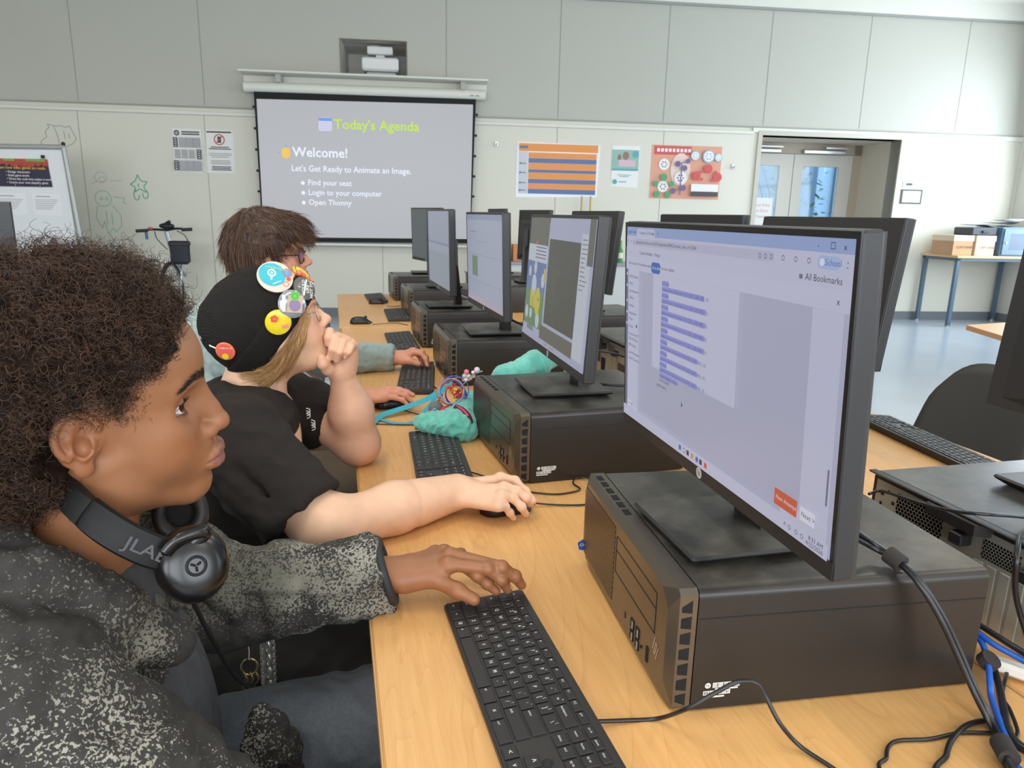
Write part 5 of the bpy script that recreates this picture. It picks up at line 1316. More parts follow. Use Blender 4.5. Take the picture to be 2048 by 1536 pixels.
# ================================================================ SCULPTING: distance fields blended smoothly and meshed with surface nets
class Vol:
    def __init__(s, lo, hi, h):
        s.lo = np.array(lo, float); s.h = h
        s.n = np.ceil((np.array(hi) - s.lo) / h).astype(int) + 1
        s.ax = [(s.lo[i] + h * np.arange(s.n[i])).astype(np.float32) for i in range(3)]
        s.d = np.full(tuple(s.n), 1.0, np.float32)
    def sub(s, lo, hi):
        a = np.clip(np.floor((np.array(lo) - s.lo) / s.h).astype(int), 0, s.n - 1); b = np.clip(np.ceil((np.array(hi) - s.lo) / s.h).astype(int) + 1, 1, s.n)
        if np.any(b <= a): return None, None
        sl = tuple(slice(a[i], b[i]) for i in range(3))
        return sl, np.meshgrid(s.ax[0][sl[0]], s.ax[1][sl[1]], s.ax[2][sl[2]], indexing='ij')
    def op(s, fn, lo, hi, k=0.0, mode='u'):
        m = k * 1.3 + 4 * s.h + (0.02 if mode == 'u' else 0)
        sl, G = s.sub(np.array(lo) - m, np.array(hi) + m)
        if sl is None: return s
        e = fn(*G).astype(np.float32); d = s.d[sl]
        if mode == 'u':
            if k > 0:
                t = np.maximum(k - np.abs(d - e), 0) / k; s.d[sl] = np.minimum(d, e) - t * t * k * 0.25
            else: s.d[sl] = np.minimum(d, e)
        elif mode == 's':
            e = -e
            if k > 0:
                t = np.maximum(k - np.abs(d - e), 0) / k; s.d[sl] = np.maximum(d, e) + t * t * k * 0.25
            else: s.d[sl] = np.maximum(d, e)
        elif mode == 'i': s.d[sl] = np.maximum(d, e)
        elif mode == 'add': s.d[sl] = d + e
        return s
    def ell(s, c, r, k=0.0, mode='u', rot=None):
        c = np.array(c, float); r = np.array([r] * 3 if np.isscalar(r) else r, float)
        Rm = np.eye(3) if rot is None else np.asarray(rot)
        ext = np.abs(Rm) @ r
        def f(X, Y, Z):
            x, y, z = X - c[0], Y - c[1], Z - c[2]
            if rot is not None: x, y, z = (Rm[0, 0] * x + Rm[1, 0] * y + Rm[2, 0] * z, Rm[0, 1] * x + Rm[1, 1] * y + Rm[2, 1] * z, Rm[0, 2] * x + Rm[1, 2] * y + Rm[2, 2] * z)
            k0 = np.sqrt((x / r[0]) ** 2 + (y / r[1]) ** 2 + (z / r[2]) ** 2); k1 = np.sqrt((x / r[0] ** 2) ** 2 + (y / r[1] ** 2) ** 2 + (z / r[2] ** 2) ** 2)
            return k0 * (k0 - 1) / (k1 + 1e-9)
        return s.op(f, c - ext, c + ext, k, mode)
    def cone(s, a, b, ra, rb, k=0.0, mode='u', flat=None):
        """tapered capsule; flat=(axis vector, factor) squeezes it along an axis"""
        a = np.array(a, float); b = np.array(b, float); ba = b - a; L2 = float(ba @ ba) + 1e-12; m = max(ra, rb)
        def f(X, Y, Z):
            x, y, z = X - a[0], Y - a[1], Z - a[2]
            t = np.clip((x * ba[0] + y * ba[1] + z * ba[2]) / L2, 0, 1)
            x, y, z = x - t * ba[0], y - t * ba[1], z - t * ba[2]
            if flat is not None:
                n = flat[0]; q = (x * n[0] + y * n[1] + z * n[2]) * (1 / flat[1] - 1); x, y, z = x + q * n[0], y + q * n[1], z + q * n[2]
            return np.sqrt(x * x + y * y + z * z) - (ra + (rb - ra) * t)
        return s.op(f, np.minimum(a, b) - m, np.maximum(a, b) + m, k, mode)
    def chain(s, pts, rad, k=0.0, mode='u', flat=None):
        for i in range(len(pts) - 1): s.cone(pts[i], pts[i + 1], rad[i], rad[i + 1], k if i == 0 or k == 0 else max(k * .6, 0.002), mode, flat)
        return s
    def mesh(s):
        d = s.d; n = np.array(d.shape)
        ins = d < 0
        c = [ins[:-1, :-1, :-1], ins[1:, :-1, :-1], ins[:-1, 1:, :-1], ins[1:, 1:, :-1], ins[:-1, :-1, 1:], ins[1:, :-1, 1:], ins[:-1, 1:, 1:], ins[1:, 1:, 1:]]
        cnt = sum(x.astype(np.int8) for x in c); cells = np.argwhere((cnt > 0) & (cnt < 8))
        idx = np.full(tuple(n - 1), -1, np.int64); idx[tuple(cells.T)] = np.arange(len(cells))
        P = np.zeros((len(cells), 3)); W = np.zeros(len(cells))
        co = [(0, 0, 0), (1, 0, 0), (0, 1, 0), (1, 1, 0), (0, 0, 1), (1, 0, 1), (0, 1, 1), (1, 1, 1)]
        dv = [d[cells[:, 0] + o[0], cells[:, 1] + o[1], cells[:, 2] + o[2]] for o in co]
        for a, b in ((0, 1), (2, 3), (4, 5), (6, 7), (0, 2), (1, 3), (4, 6), (5, 7), (0, 4), (1, 5), (2, 6), (3, 7)):
            x = (dv[a] < 0) != (dv[b] < 0); t = dv[a] / (dv[a] - dv[b] + 1e-20)
            A = np.array(co[a]); B = np.array(co[b]); q = A + t[:, None] * (B - A)
            P[x] += q[x]; W[x] += 1
        V = (cells + P / W[:, None]) * s.h + s.lo
        F = []
        for ax in range(3):
            o = [0, 0, 0]; o[ax] = 1
            A = ins[tuple(slice(0, n[i] - o[i]) for i in range(3))]; B = ins[tuple(slice(o[i], n[i]) for i in range(3))]
            e = np.argwhere(A != B); u, v = (ax + 1) % 3, (ax + 2) % 3
            ok = (e[:, u] > 0) & (e[:, v] > 0) & (e[:, u] < n[u] - 1) & (e[:, v] < n[v] - 1); e = e[ok]
            sgn = A[tuple(e.T)]
            def g(du, dv_):
                q = e.copy(); q[:, u] -= du; q[:, v] -= dv_; return idx[tuple(q.T)]
            Q = np.stack([g(1, 1), g(0, 1), g(0, 0), g(1, 0)], 1)
            Q[~sgn] = Q[~sgn][:, ::-1]; F.append(Q)
        F = np.concatenate(F); F = F[(F >= 0).all(1)]
        return V, F
def smooth_mesh(V, F, it=2, lam=0.5):
    E = np.concatenate([F[:, [0, 1]], F[:, [1, 2]], F[:, [2, 3]], F[:, [3, 0]]])
    for _ in range(it):
        S = np.zeros_like(V); N = np.bincount(E.ravel(), minlength=len(V)).astype(float)[:, None]
        for j in range(3):
            S[:, j] = np.bincount(E[:, 0], V[E[:, 1], j], len(V)) + np.bincount(E[:, 1], V[E[:, 0], j], len(V))
        V = V + lam * (S / np.maximum(N, 1) - V)
    return V
def vnormals(V, F):
    n = np.cross(V[F[:, 2]] - V[F[:, 0]], V[F[:, 3]] - V[F[:, 1]]); N = np.zeros_like(V)
    for j in range(3):
        for q in range(4): N[:, j] += np.bincount(F[:, q], n[:, j], len(V))
    return N / (np.linalg.norm(N, axis=1)[:, None] + 1e-12)
def vnoise(P, seed=0, octaves=3, gain=0.5):
    """cheap smooth noise from random plane waves"""
    rg = np.random.RandomState(seed); out = np.zeros(len(P)); a = 1.0; f = 1.0
    for o in range(octaves):
        for q in range(6):
            w = rg.normal(size=3) * f; out += a * np.sin(P @ w * 2 * PI + rg.uniform(0, 6.28)) / 2.5
        a *= gain; f *= 2
    return out
def join(parts):
    V = []; F = []; n = 0
    for v, f in parts: V.append(v); F.append(f + n); n += len(v)
    return np.concatenate(V), np.concatenate(F)
def rotm(yaw, pitch, roll):
    cy, sy, cp, sp, cr, sr = math.cos(yaw), math.sin(yaw), math.cos(pitch), math.sin(pitch), math.cos(roll), math.sin(roll)
    return np.array([[cy, -sy, 0], [sy, cy, 0], [0, 0, 1]]) @ np.array([[cp, 0, -sp], [0, 1, 0], [sp, 0, cp]]) @ np.array([[1, 0, 0], [0, cr, -sr], [0, sr, cr]])
class Pose:
    def __init__(s, pos, ypr, sc=1.0):
        s.p = np.array(pos, float); s.R = rotm(*[R(a) for a in ypr]); s.s = sc
    def __call__(s, P): return s.s * np.asarray(P, float) @ s.R.T + s.p
    def inv(s, P): return (np.asarray(P, float) - s.p) @ s.R / s.s

def head_field(h=0.0016, male=1.0, lips=1.0, nose=1.0, noser=1.0, jaw=1.0, chin=0.0, brow=1.0, cheek=1.0, bulge=0.0, eb=0.0, nd=0.0, lx=0.0, lz=0.0, ears=True, eyew=1.0, mw=1.0):
    """head in its own frame: origin between the ear canals, x forward, y left, z up"""
    v = Vol((-0.115, -0.095, -0.15), (0.14, 0.095, 0.145), h)
    v.ell((-0.006, 0, 0.040), (0.096, 0.074, 0.086))
    v.ell((0.030, 0, 0.050 + bulge * .4), (0.066 + bulge, 0.062, 0.060), 0.03)
    v.ell((0.038, 0, -0.012), (0.053, 0.056, 0.062), 0.03)
    v.ell((0.030, 0, -0.045), (0.050, 0.050, 0.045), 0.03)
    for s_ in (-1, 1):
        # cheekbone, cheek, jaw line
        v.ell((0.050, s_ * 0.041, -0.012), (0.028, 0.020, 0.018), 0.022)
        v.ell((0.050, s_ * 0.032, -0.040), (0.034, 0.024 * cheek, 0.030), 0.025)
        v.cone((0.002, s_ * 0.049, -0.038), (0.014, s_ * 0.043, -0.066 * jaw), 0.019, 0.016, 0.022)
        v.cone((0.014, s_ * 0.043, -0.066 * jaw), (0.070, s_ * 0.014, -0.092 * jaw), 0.016, 0.015, 0.024)
        # brow ridge
        v.cone((0.084, s_ * 0.010, 0.034), (0.070, s_ * 0.042, 0.034), 0.0105 * brow, 0.009, 0.012)
    v.ell((0.066 + lx, 0, -0.052 + lz), (0.038, 0.034, 0.034), 0.02)
    v.ell((0.083 + chin, 0, -0.090 * jaw), (0.0165, 0.020, 0.016), 0.018)
    v.ell((0.035, 0, -0.088 * jaw), (0.040, 0.030, 0.018), 0.02)
    # eye sockets
    for s_ in (-1, 1):
        v.ell((0.099 - eb, s_ * 0.034, 0.010), (0.020, 0.021, 0.0155), 0.016, 's')
        v.ell((0.0735 - eb, s_ * 0.033, 0.009), 0.0146, 0.004)
    # nose
    nx = 0.0035 * nose
    v.cone((0.0855 - eb * .9, 0, 0.024), (0.1045 + nx, 0, -0.012 - nd), 0.0080, 0.0092 * noser, 0.011)
    v.ell((0.1065 + nx, 0, -0.0165 - nd), (0.0125, 0.0125 * noser, 0.0105), 0.007)
    for s_ in (-1, 1):
        v.ell((0.097, s_ * 0.0135 * noser, -0.0215 - nd), (0.0125, 0.0085 * noser, 0.0088), 0.006)
        v.ell((0.103, s_ * 0.0075 * noser, -0.0305 - nd), (0.0062, 0.0036, 0.0052), 0.002, 's')
    v.cone((0.100, 0, -0.024 - nd), (0.096 + lx, 0, -0.036 + lz), 0.0062, 0.006, 0.006)
    # lips: curved rolls with a parting line
    n = 9; up = []; lo = []
    for i in range(n):
        t = -1 + 2 * i / (n - 1); y = 0.0245 * mw * t; c_ = (1 - abs(t) ** 2.2)
        bow = 0.0012 * math.cos(t * 7) * (1 - abs(t))
        up.append(((0.0870 + lx + 0.0150 * c_, y, -0.0545 + lz + 0.006 * c_ - bow), 0.0022 + 0.0042 * lips * c_ ** .7))
        lo.append(((0.0860 + lx + 0.0145 * c_, y, -0.0575 + lz - 0.0052 * c_), 0.0022 + 0.0050 * lips * c_ ** .7))
    v.chain([a for a, _ in up], [r for _, r in up], 0.0045); v.chain([a for a, _ in lo], [r for _, r in lo], 0.0045)
    ml = [(0.0885 + lx + 0.0225 * (1 - abs(-1 + 2 * i / 8) ** 2.0), 0.027 * mw * (-1 + 2 * i / 8), -0.0562 + lz + 0.0028 * (1 - abs(-1 + i / 4) ** 2)) for i in range(9)]
    v.chain(ml, [0.0010] * 9, 0.0014, 's')
    v.cone((0.1005 + lx, 0, -0.036 + lz), (0.104 + lx, 0, -0.044 + lz), 0.0018, 0.0018, 0.004, 's')
    v.ell((0.104 + lx * .6, 0, -0.0745 + lz), (0.0085, 0.016, 0.0055), 0.009, 's')
    # lids around the eye opening
    for s_ in (-1, 1):
        rt_ = rotm(s_ * R(22), R(-2), s_ * R(-5))
        v.ell((0.0845 - eb, s_ * 0.0352, 0.0088), (0.0112 * eyew, 0.0158 * eyew, 0.0061), 0.0014, 's', rt_)
        cr = [(0.0868 - eb - 0.0062 * abs(t) ** 2 - (0.004 * t if t > 0 else 0), s_ * (0.034 + 0.0155 * t), 0.0178 - 0.0045 * t * t) for t in np.linspace(-1, 1, 7)]
        v.chain(cr, [0.0007] * 7, 0.0012, 's')
        v.ell((0.0795 - eb, s_ * 0.0185, 0.006), (0.004, 0.003, 0.003), 0.003)
    # ears
    for s_ in ((-1, 1) if ears else ()):
        re = rotm(-s_ * R(20), 0, 0)
        c = np.array([-0.012, s_ * 0.0765, -0.002])
        def E_(x, y, z): return c + re @ np.array([x * 1.0, s_ * y, z])
        re2 = re @ rotm(0, R(-8), 0)
        v.ell(E_(0.0, 0.0, 0.004), (0.0200, 0.0045, 0.0300), 0.004, rot=re2)
        v.ell(E_(-0.001, 0.006, 0.006), (0.0140, 0.0046, 0.0215), 0.003, 's', rot=re2)
        hel = []
        for a in np.linspace(12, 238, 17):
            rr = R(a); hel.append(E_(0.0188 * math.cos(rr) - 0.001, 0.0035 - 0.001 * math.sin(rr), 0.0085 + 0.0235 * math.sin(rr)))
        v.chain(hel, [0.0034] * 17, 0.0035)
        v.chain([E_(-0.003, 0.0015, 0.021), E_(-0.0080, 0.0022, 0.008), E_(-0.0065, 0.0028, -0.006), E_(0.002, 0.0032, -0.0145), E_(0.0085, 0.0035, -0.0105)], [0.0020, 0.0028, 0.003, 0.0028, 0.003], 0.006)
        v.ell(E_(0.0105, 0.002, -0.001), (0.0042, 0.0045, 0.0068), 0.003, rot=re)
        v.ell(E_(0.001, 0.001, -0.026), (0.0088, 0.0040, 0.0095), 0.004, rot=re)
        v.ell(E_(0.002, 0.0045, -0.002), (0.0070, 0.0070, 0.0100), 0.003, 's', rot=re)
        v.ell((0.004, s_ * 0.055, -0.002), (0.014, 0.014, 0.022), 0.008)
    return v

def strands(P, rad, sides=3):
    """P (N,K,3) polylines -> thin tubes; rad (K,) or (N,K)"""
    P = np.asarray(P, float); N, K, _ = P.shape
    rad = np.broadcast_to(rad, (N, K))
    T = np.gradient(P, axis=1); T /= np.linalg.norm(T, axis=2, keepdims=True) + 1e-12
    ref = np.array([0.31, 0.52, 0.79]); A = np.cross(T, ref); A /= np.linalg.norm(A, axis=2, keepdims=True) + 1e-9; B = np.cross(T, A)
    V = np.stack([P + rad[..., None] * (math.cos(a) * A + math.sin(a) * B) for a in np.arange(sides) * 2 * PI / sides], 2)
    idx = np.arange(N * K * sides).reshape(N, K, sides); q = []
    for j in range(sides):
        j2 = (j + 1) % sides; q.append(np.stack([idx[:, :-1, j], idx[:, :-1, j2], idx[:, 1:, j2], idx[:, 1:, j]], -1).reshape(-1, 4))
    return V.reshape(-1, 3), np.concatenate(q)
def pick(V, F, n, rg):
    """random points on a quad mesh with area weight"""
    a = V[F[:, 0]]; b = V[F[:, 1]]; c = V[F[:, 2]]; d = V[F[:, 3]]
    w = np.linalg.norm(np.cross(c - a, d - b), axis=1); i = rg.choice(len(F), n, p=w / w.sum())
    u, t = rg.rand(n, 1), rg.rand(n, 1)
    p = (a[i] * (1 - u) + b[i] * u) * (1 - t) + (d[i] * (1 - u) + c[i] * u) * t
    nn = np.cross(c[i] - a[i], d[i] - b[i]); return p, nn / (np.linalg.norm(nn, axis=1)[:, None] + 1e-12)
def skin(name, dark, rough=0.48, sss=0.12):
    """skin that reads its base tone from the mesh colour layer"""
    m = mat(name, dark, rough, sss=sss, bump=(900, 0.12, 0.0006)); t = NT(m)
    a = t.new('ShaderNodeAttribute', attribute_name='col'); n = t.new('ShaderNodeTexNoise'); n.inputs['Scale'].default_value = 45; n.inputs['Detail'].default_value = 4
    tc = t.new('ShaderNodeTexCoord'); t.link(tc.outputs['Object'], n.inputs['Vector'])
    r = t.new('ShaderNodeMapRange'); r.inputs[1].default_value = .3; r.inputs[2].default_value = .7; r.inputs[3].default_value = 0.95; r.inputs[4].default_value = 1.05; t.link(n.outputs['Fac'], r.inputs[0])
    mx = t.new('ShaderNodeVectorMath', operation='SCALE'); t.link(a.outputs['Color'], mx.inputs[0]); t.link(r.outputs[0], mx.inputs['Scale']); t.link(mx.outputs[0], t.b.inputs['Base Color'])
    return m
def head_colors(L, base, lip, blush, lx=0.0, lz=0.0):
    """natural tones by place: lips, cheeks, ears; L are head-frame points"""
    C_ = np.tile(np.array(base[:3]), (len(L), 1))
    def blend(w, col): 
        nonlocal C_
        C_ = C_ * (1 - w[:, None]) + np.array(col[:3]) * w[:, None]
    x, y, z = L.T; z = z - lz
    g = lambda c, r: np.exp(-(((x - c[0]) / r[0]) ** 2 + ((np.abs(y) - c[1]) / r[1]) ** 2 + ((z - c[2]) / r[2]) ** 2))
    blend(np.clip(0.45 * g((0.07, 0.045, -0.022), (0.03, 0.022, 0.02)), 0, 1), blush); blend(np.clip(0.5 * g((-.01, .082, 0), (.03, .012, .04)), 0, 1), blush); blend(np.clip(0.35 * g((.118, 0, -.016), (.012, .014, .012)), 0, 1), blush)
    t = np.clip(np.abs(y) / 0.0265, 0, 1); c = 1 - t ** 2.2
    zu = -0.0525 + 0.0105 * c; zl = -0.0590 - 0.0092 * c
    w = (x > 0.080) & (z < zu) & (z > zl) & (np.abs(y) < 0.0265)
    e = np.minimum(zu - z, z - zl) / 0.0012
    blend(np.clip(e, 0, 1) * w, lip)
    return C_
def make_eyes(P, parent, iris, look=(0, 0), eb=0.0):
    for s_ in (-1, 1):
        c = np.array([0.0735 - eb, s_ * 0.033, 0.009]); b = MB(); r = 0.0123
        Rl = rotm(R(look[0]), R(look[1]), 0)
        V = []; nu, nv = 28, 20
        rings = []
        for i in range(nv + 1):
            th = PI * i / nv; rings.append([(r * math.cos(th), r * math.sin(th) * math.cos(2 * PI * j / nu), r * math.sin(th) * math.sin(2 * PI * j / nu)) for j in range(nu)])
        V = np.array([p for q in rings for p in q]) @ Rl.T + c
        F = []; M_ = []
        for i in range(nv):
            for j in range(nu):
                j2 = (j + 1) % nu; F.append((i * nu + j, (i + 1) * nu + j, (i + 1) * nu + j2, i * nu + j2)); th = PI * (i + .5) / nv
                M_.append(2 if th < 0.2 else (1 if th < 0.52 else 0))
        b.add(P(V), F); b.m = M_
        b.build('eyeball', [mat('eye_white', srgb(218, 210, 204), .12), mat('iris', iris, .1), mat('pupil', (0.004, .003, .003, 1), .08)], parent, smooth='all')
def brows(P, parent, m, hf, n=420, zoff=0.0, thick=1.0, seed=3):
    """short hairs laid along the brow; hf = head field mesh (V,F) in the head frame"""
    rg = np.random.RandomState(seed); V, F = hf; out = []
    for s_ in (-1, 1):
        u = rg.rand(n); y = s_ * (0.012 + 0.040 * u); zc = 0.0355 + 0.0045 * np.sin(u * PI * .75) - 0.006 * np.clip(u - .6, 0, 1) * 2 + zoff
        w = 0.0034 * thick * (1 - .75 * u ** 2.0) ; z = zc + rg.uniform(-1, 1, n) * w
        tgt = np.stack([np.full(n, .2), y, z], 1)
        front = V[V[:, 0] > 0.03]
        d = np.abs(front[None, :, 1] - tgt[:, None, 1]) + np.abs(front[None, :, 2] - tgt[:, None, 2]); x = front[np.argmin(d, 1), 0]
        p0 = np.stack([x, y, z], 1); L_ = 0.0085 * (0.6 + .5 * rg.rand(n)); ang = R(62) - u * R(70) + rg.normal(0, .18, n)
        dr = np.stack([-0.25 + 0 * u - .55 * u, s_ * np.cos(ang), np.sin(ang)], 1); k = np.linspace(0, 1, 4)
        out.append(p0[:, None, :] + (dr * L_[:, None])[:, None, :] * k[None, :, None] + np.array([0.0012, 0, 0]) * np.sin(k * PI)[None, :, None])
    P_ = np.concatenate(out); Vs, Fs = strands(P(P_.reshape(-1, 3)).reshape(P_.shape), np.array([.00016, .00015, .0001, .00003]))
    return arr_obj('eyebrow_hair', Vs, Fs, m, parent)
def hairmat(name, a, b, rough=.45, spec=.4):
    m = mat(name, a, rough, spec=spec); t = NT(m); g = t.new('ShaderNodeNewGeometry'); mx = t.new('ShaderNodeMix', data_type='RGBA'); mx.inputs['A'].default_value = a; mx.inputs['B'].default_value = b
    t.link(g.outputs['Random Per Island'], mx.inputs['Factor']); t.link(mx.outputs['Result'], t.b.inputs['Base Color']); return m
def fold(V, N, waves, seed=0):
    """cloth: push the surface along its normal by wandering ridges"""
    for (sc, amp, stretch) in waves:
        d = vnoise(V * np.array(stretch) * sc, seed, 2, .5); V = V + N * (amp * (1 - np.abs(np.clip(d, -1.4, 1.4))) * 1.0)[:, None]; seed += 7
    return V
# ================================================================ PERSON 1: nearest, camouflage jacket, afro
P1 = Pose((-0.2690, 0.7880, 0.3490), (9.7, 0.3, 8.8), 1.0)
per1 = thing('person', (-0.33, 0.80, FL), 0, 'person with a dark curly afro wearing a speckled jacket, nearest the camera', 'person')
def adopt(o, parent):
    """keep world coordinates while parenting under a placed empty"""
    o.parent = parent; o.matrix_parent_inverse = Matrix.Translation(-Vector(parent.location)) if parent.parent is None else Matrix.Identity(4); return o
def padopt(root):
    class _P: pass
    return root
SK1 = srgb(152, 103, 70)
hv = head_field(0.0013, lips=1.22, nose=1.0, noser=1.04, jaw=1.07, chin=-0.003, brow=.9, cheek=1.05, bulge=0.001, eb=0.0065, nd=0.0085, lx=0.0055, lz=-0.0065, eyew=1.16, mw=1.1)
hv.cone((0.0885, 0, 0.020), (0.1035, 0, -0.008), 0.0085, 0.0090, 0.010)          # full nose root
Wl = lambda p: P1.inv(p)
nb = [P1.inv((-0.290, 0.785, 0.27)), P1.inv((-0.325, 0.795, 0.13))]
hv.cone((-0.022, 0, -0.045), nb[0], 0.050, 0.052, 0.03)
Vh, Fh = hv.mesh(); Vh = smooth_mesh(Vh, Fh, 1, .4)
HM1 = (Vh[::3], Fh)
ch1 = head_colors(Vh, SK1, srgb(142, 92, 84), srgb(150, 88, 54), 0.0055, -0.0065)
# soft moustache shadow and stubble tone are real hair roots on the upper lip
x, y, z = Vh.T
w = np.exp(-((np.abs(y) - .012) / .013) ** 2 - ((z + .0465) / .0045) ** 2) * (x > .085) * .30
ch1 = ch1 * (1 - w[:, None]) + np.array(srgb(74, 48, 36)[:3]) * w[:, None]
neckv = Vol((-0.45, 0.68, 0.02), (-0.2, 0.90, 0.30), 0.003)
neckv.cone((-0.290, 0.785, 0.26), (-0.325, 0.795, 0.12), 0.052, 0.058); neckv.ell((-0.33, 0.80, 0.08), (0.08, 0.11, 0.055), 0.05)
Vn, Fn = neckv.mesh()
E1L, W1L = np.array([-0.20, 0.985, 0.012]), np.array([0.020, 0.950, 0.042])
def hand_vol(lo, hi, h, wrist, fore, mcps, fingers, thumb, r=1.0, palm_n=(0, 0, 1), fr=0.0078):
    """fingers: list of joint triples after the knuckle; palm built from flattened rays"""
    v = Vol(lo, hi, h); n = np.array(palm_n, float); n /= np.linalg.norm(n)
    v.cone(fore, wrist, 0.036 * r, 0.0265 * r, 0.0, flat=None)
    c = sum(np.array(m_) for m_ in mcps) / len(mcps)
    v.cone(wrist, wrist + (c - wrist) * .45, 0.0265 * r, 0.024 * r, 0.02, flat=(n, .72))
    for i, m_ in enumerate(mcps):
        st = wrist + (np.array(m_) - c) * .45 - n * 0.002
        v.cone(st, np.array(m_) - n * 0.004, 0.0155 * r, 0.0128 * r, 0.012, flat=(n, .85))
        v.ell(np.array(m_), 0.0098 * r * (1 if i < 3 else .9), 0.008)
    for i, (m_, js) in enumerate(zip(mcps, fingers)):
        f_ = fr * r * (1.06, 1.08, 1.0, 0.86)[i]
        pts = [np.array(m_)] + [np.array(j) for j in js]
        v.chain(pts, [f_ * 1.22, f_ * 1.1, f_ * 0.98, f_ * .86], 0.005)
        for q in pts[1:3]: v.ell(q + n * .0008, f_ * 1.12, 0.004)
    tp = [np.array(j) for j in thumb]
    v.chain(tp, [0.0165 * r, 0.0118 * r, 0.0105 * r, 0.0088 * r][:len(tp)], 0.014)
    return v
def nails(parts, tips, dirs, ns, m, parent, r=1.0):
    for t_, d_, n_ in zip(tips, dirs, ns):
        d_ = np.array(d_) / np.linalg.norm(d_); n_ = np.array(n_, float); n_ -= d_ * (n_ @ d_); n_ /= np.linalg.norm(n_); s_ = np.cross(d_, n_)
        b = MB(); rings = []
        for i in range(6):
            u = (i / 5 - .5) * 0.0105 * r; ring = []
            for j in range(7):
                a = (j / 6 - .5) * 1.9; wv = 0.0052 * r * (1 - (abs(i / 5 - .5) * 2) ** 4 * .5)
                ring.append(tuple(np.array(t_) + d_ * (u - .003 * r) + s_ * wv * math.sin(a) * 1.1 + n_ * (0.0068 * r * math.cos(a) + 0.0008)))
            rings.append(ring)
        b.loft(rings, closed=False).build('fingernail', m, parent, smooth='all')
A_ = lambda u, v_, z: at(u, v_, z=z)
m1_ = [np.array([.112, .922, .066]), np.array([.118, .942, .070]), np.array([.112, .962, .066]), np.array([.101, .980, .058])]
f1_ = [[A_(976, 1138, .064), A_(1003, 1160, .047), A_(1015, 1178, .029)],
       [A_(1004, 1135, .064), A_(1030, 1153, .047), A_(1043, 1170, .030)],
       [A_(955, 1152, .052) + [0, .0, 0], A_(975, 1168, .038), A_(992, 1182, .027)],
       [np.array([.140, .978, .052]), np.array([.155, .968, .036]), np.array([.163, .958, .024])]]
t1_ = [np.array([.052, .930, .040]), A_(868, 1158, .046), A_(915, 1181, .038), A_(948, 1199, .0305)]
hd = hand_vol((-0.06, 0.83, 0.0), (0.26, 1.03, 0.11), 0.0013, W1L, np.array([-.05, .962, .035]), m1_, f1_, t1_, 0.98)
Vd, Fd = hd.mesh(); Vd = smooth_mesh(Vd, Fd, 1, .4)
# hidden connecting anatomy, coarse: trunk, arms, legs
bv = Vol((-0.62, 0.45, -0.74), (0.35, 1.15, 0.22), 0.008)
bv.cone((-.34, .80, .10), (-.38, .80, -.24), .10, .12); bv.cone((-.33, .66, .11), (-.33, .94, .11), .05, .05, .05)
bv.chain([(-.33, .64, .11), (-.16, .585, -.06), (-.04, .66, -.20)], [.045, .035, .026], .03); bv.chain([(-.32, .95, .11), tuple(E1L), (-.045, .962, .035)], [.045, .034, .03], .03)
bv.chain([(-.38, .72, -.26), (.05, .72, -.22), (.03, .72, -.66)], [.075, .055, .04], .03); bv.chain([(-.38, .90, -.26), (.07, .96, -.22), (.05, .96, -.66)], [.075, .055, .04], .03)
Vb, Fb = bv.mesh()
VA, FA = join([(P1(Vh), Fh), (Vn, Fn), (Vd, Fd), (Vb, Fb)])
cA = np.concatenate([ch1, np.tile(np.array(SK1[:3]), (len(Vn), 1)), np.tile(np.array(srgb(150, 98, 64)[:3]), (len(Vd), 1)), np.tile(np.array(SK1[:3]), (len(Vb), 1))])
M_sk1 = skin('skin_brown', SK1, .5, .08)
adopt(arr_obj('body', VA, FA, M_sk1, attr=cA), per1)
def adk(fn, *a, **k):
    o0 = set(bpy.data.objects); r_ = fn(*a, **k)
    for o in set(bpy.data.objects) - o0: adopt(o, per_cur)
    return r_
per_cur = per1
adk(make_eyes, P1, None, srgb(40, 24, 16), (-24, 9), .0065)
adk(brows, P1, None, mat('brow_black', srgb(38, 27, 22), .7), (Vh[::4], None), 420, 0.0, 1.3)
adk(nails, None, [f1_[0][2], f1_[1][2], t1_[3]], [f1_[0][2] - f1_[0][1], f1_[1][2] - f1_[1][1], t1_[3] - t1_[2]], [(.3, -.4, 1), (.3, -.3, 1), (.2, -.8, .7)], mat('nail_pink', srgb(206, 158, 136), .3), None)
# moustache and lashes
rg = np.random.RandomState(8)
fr_ = Vh[(Vh[:, 0] > .08)]
n = 170; yy = rg.uniform(-.017, .017, n); zz = -.0440 - .0045 * rg.rand(n) - np.abs(yy) * .25
xx = fr_[np.argmin(np.abs(fr_[None, :, 1] - yy[:, None]) + np.abs(fr_[None, :, 2] - zz[:, None]), 1), 0]
k = np.linspace(0, 1, 3); pp = np.stack([xx, yy, zz], 1)[:, None, :] + k[None, :, None] * np.stack([np.full(n, .0012), np.sign(yy) * .0022, np.full(n, -.0042)], 1)[:, None, :]
Vs, Fs = strands(P1(pp.reshape(-1, 3)).reshape(pp.shape), np.array([.00008, .00007, .00003]))
adopt(arr_obj('moustache', Vs, Fs, mat('moustache_black', srgb(44, 32, 28), .7)), per1)
la = []
for s_ in (-1, 1):
    for t in np.linspace(-1, 1, 34):
        for up in (1, -1):
            p0 = np.array([0.0795 - .0065 * t * t - (.004 * t if t > 0 else 0), s_ * (0.0350 + .0135 * t), 0.0088 + up * (.0060 * (1 - t * t) + .0002)])
            L_ = .0065 if up > 0 else .0038
            kk = np.linspace(0, 1, 5)[:, None]; la.append(p0 + kk * L_ * np.array([.9, s_ * .35 * t, up * .25]) + kk ** 2 * L_ * np.array([0, 0, up * .55]))
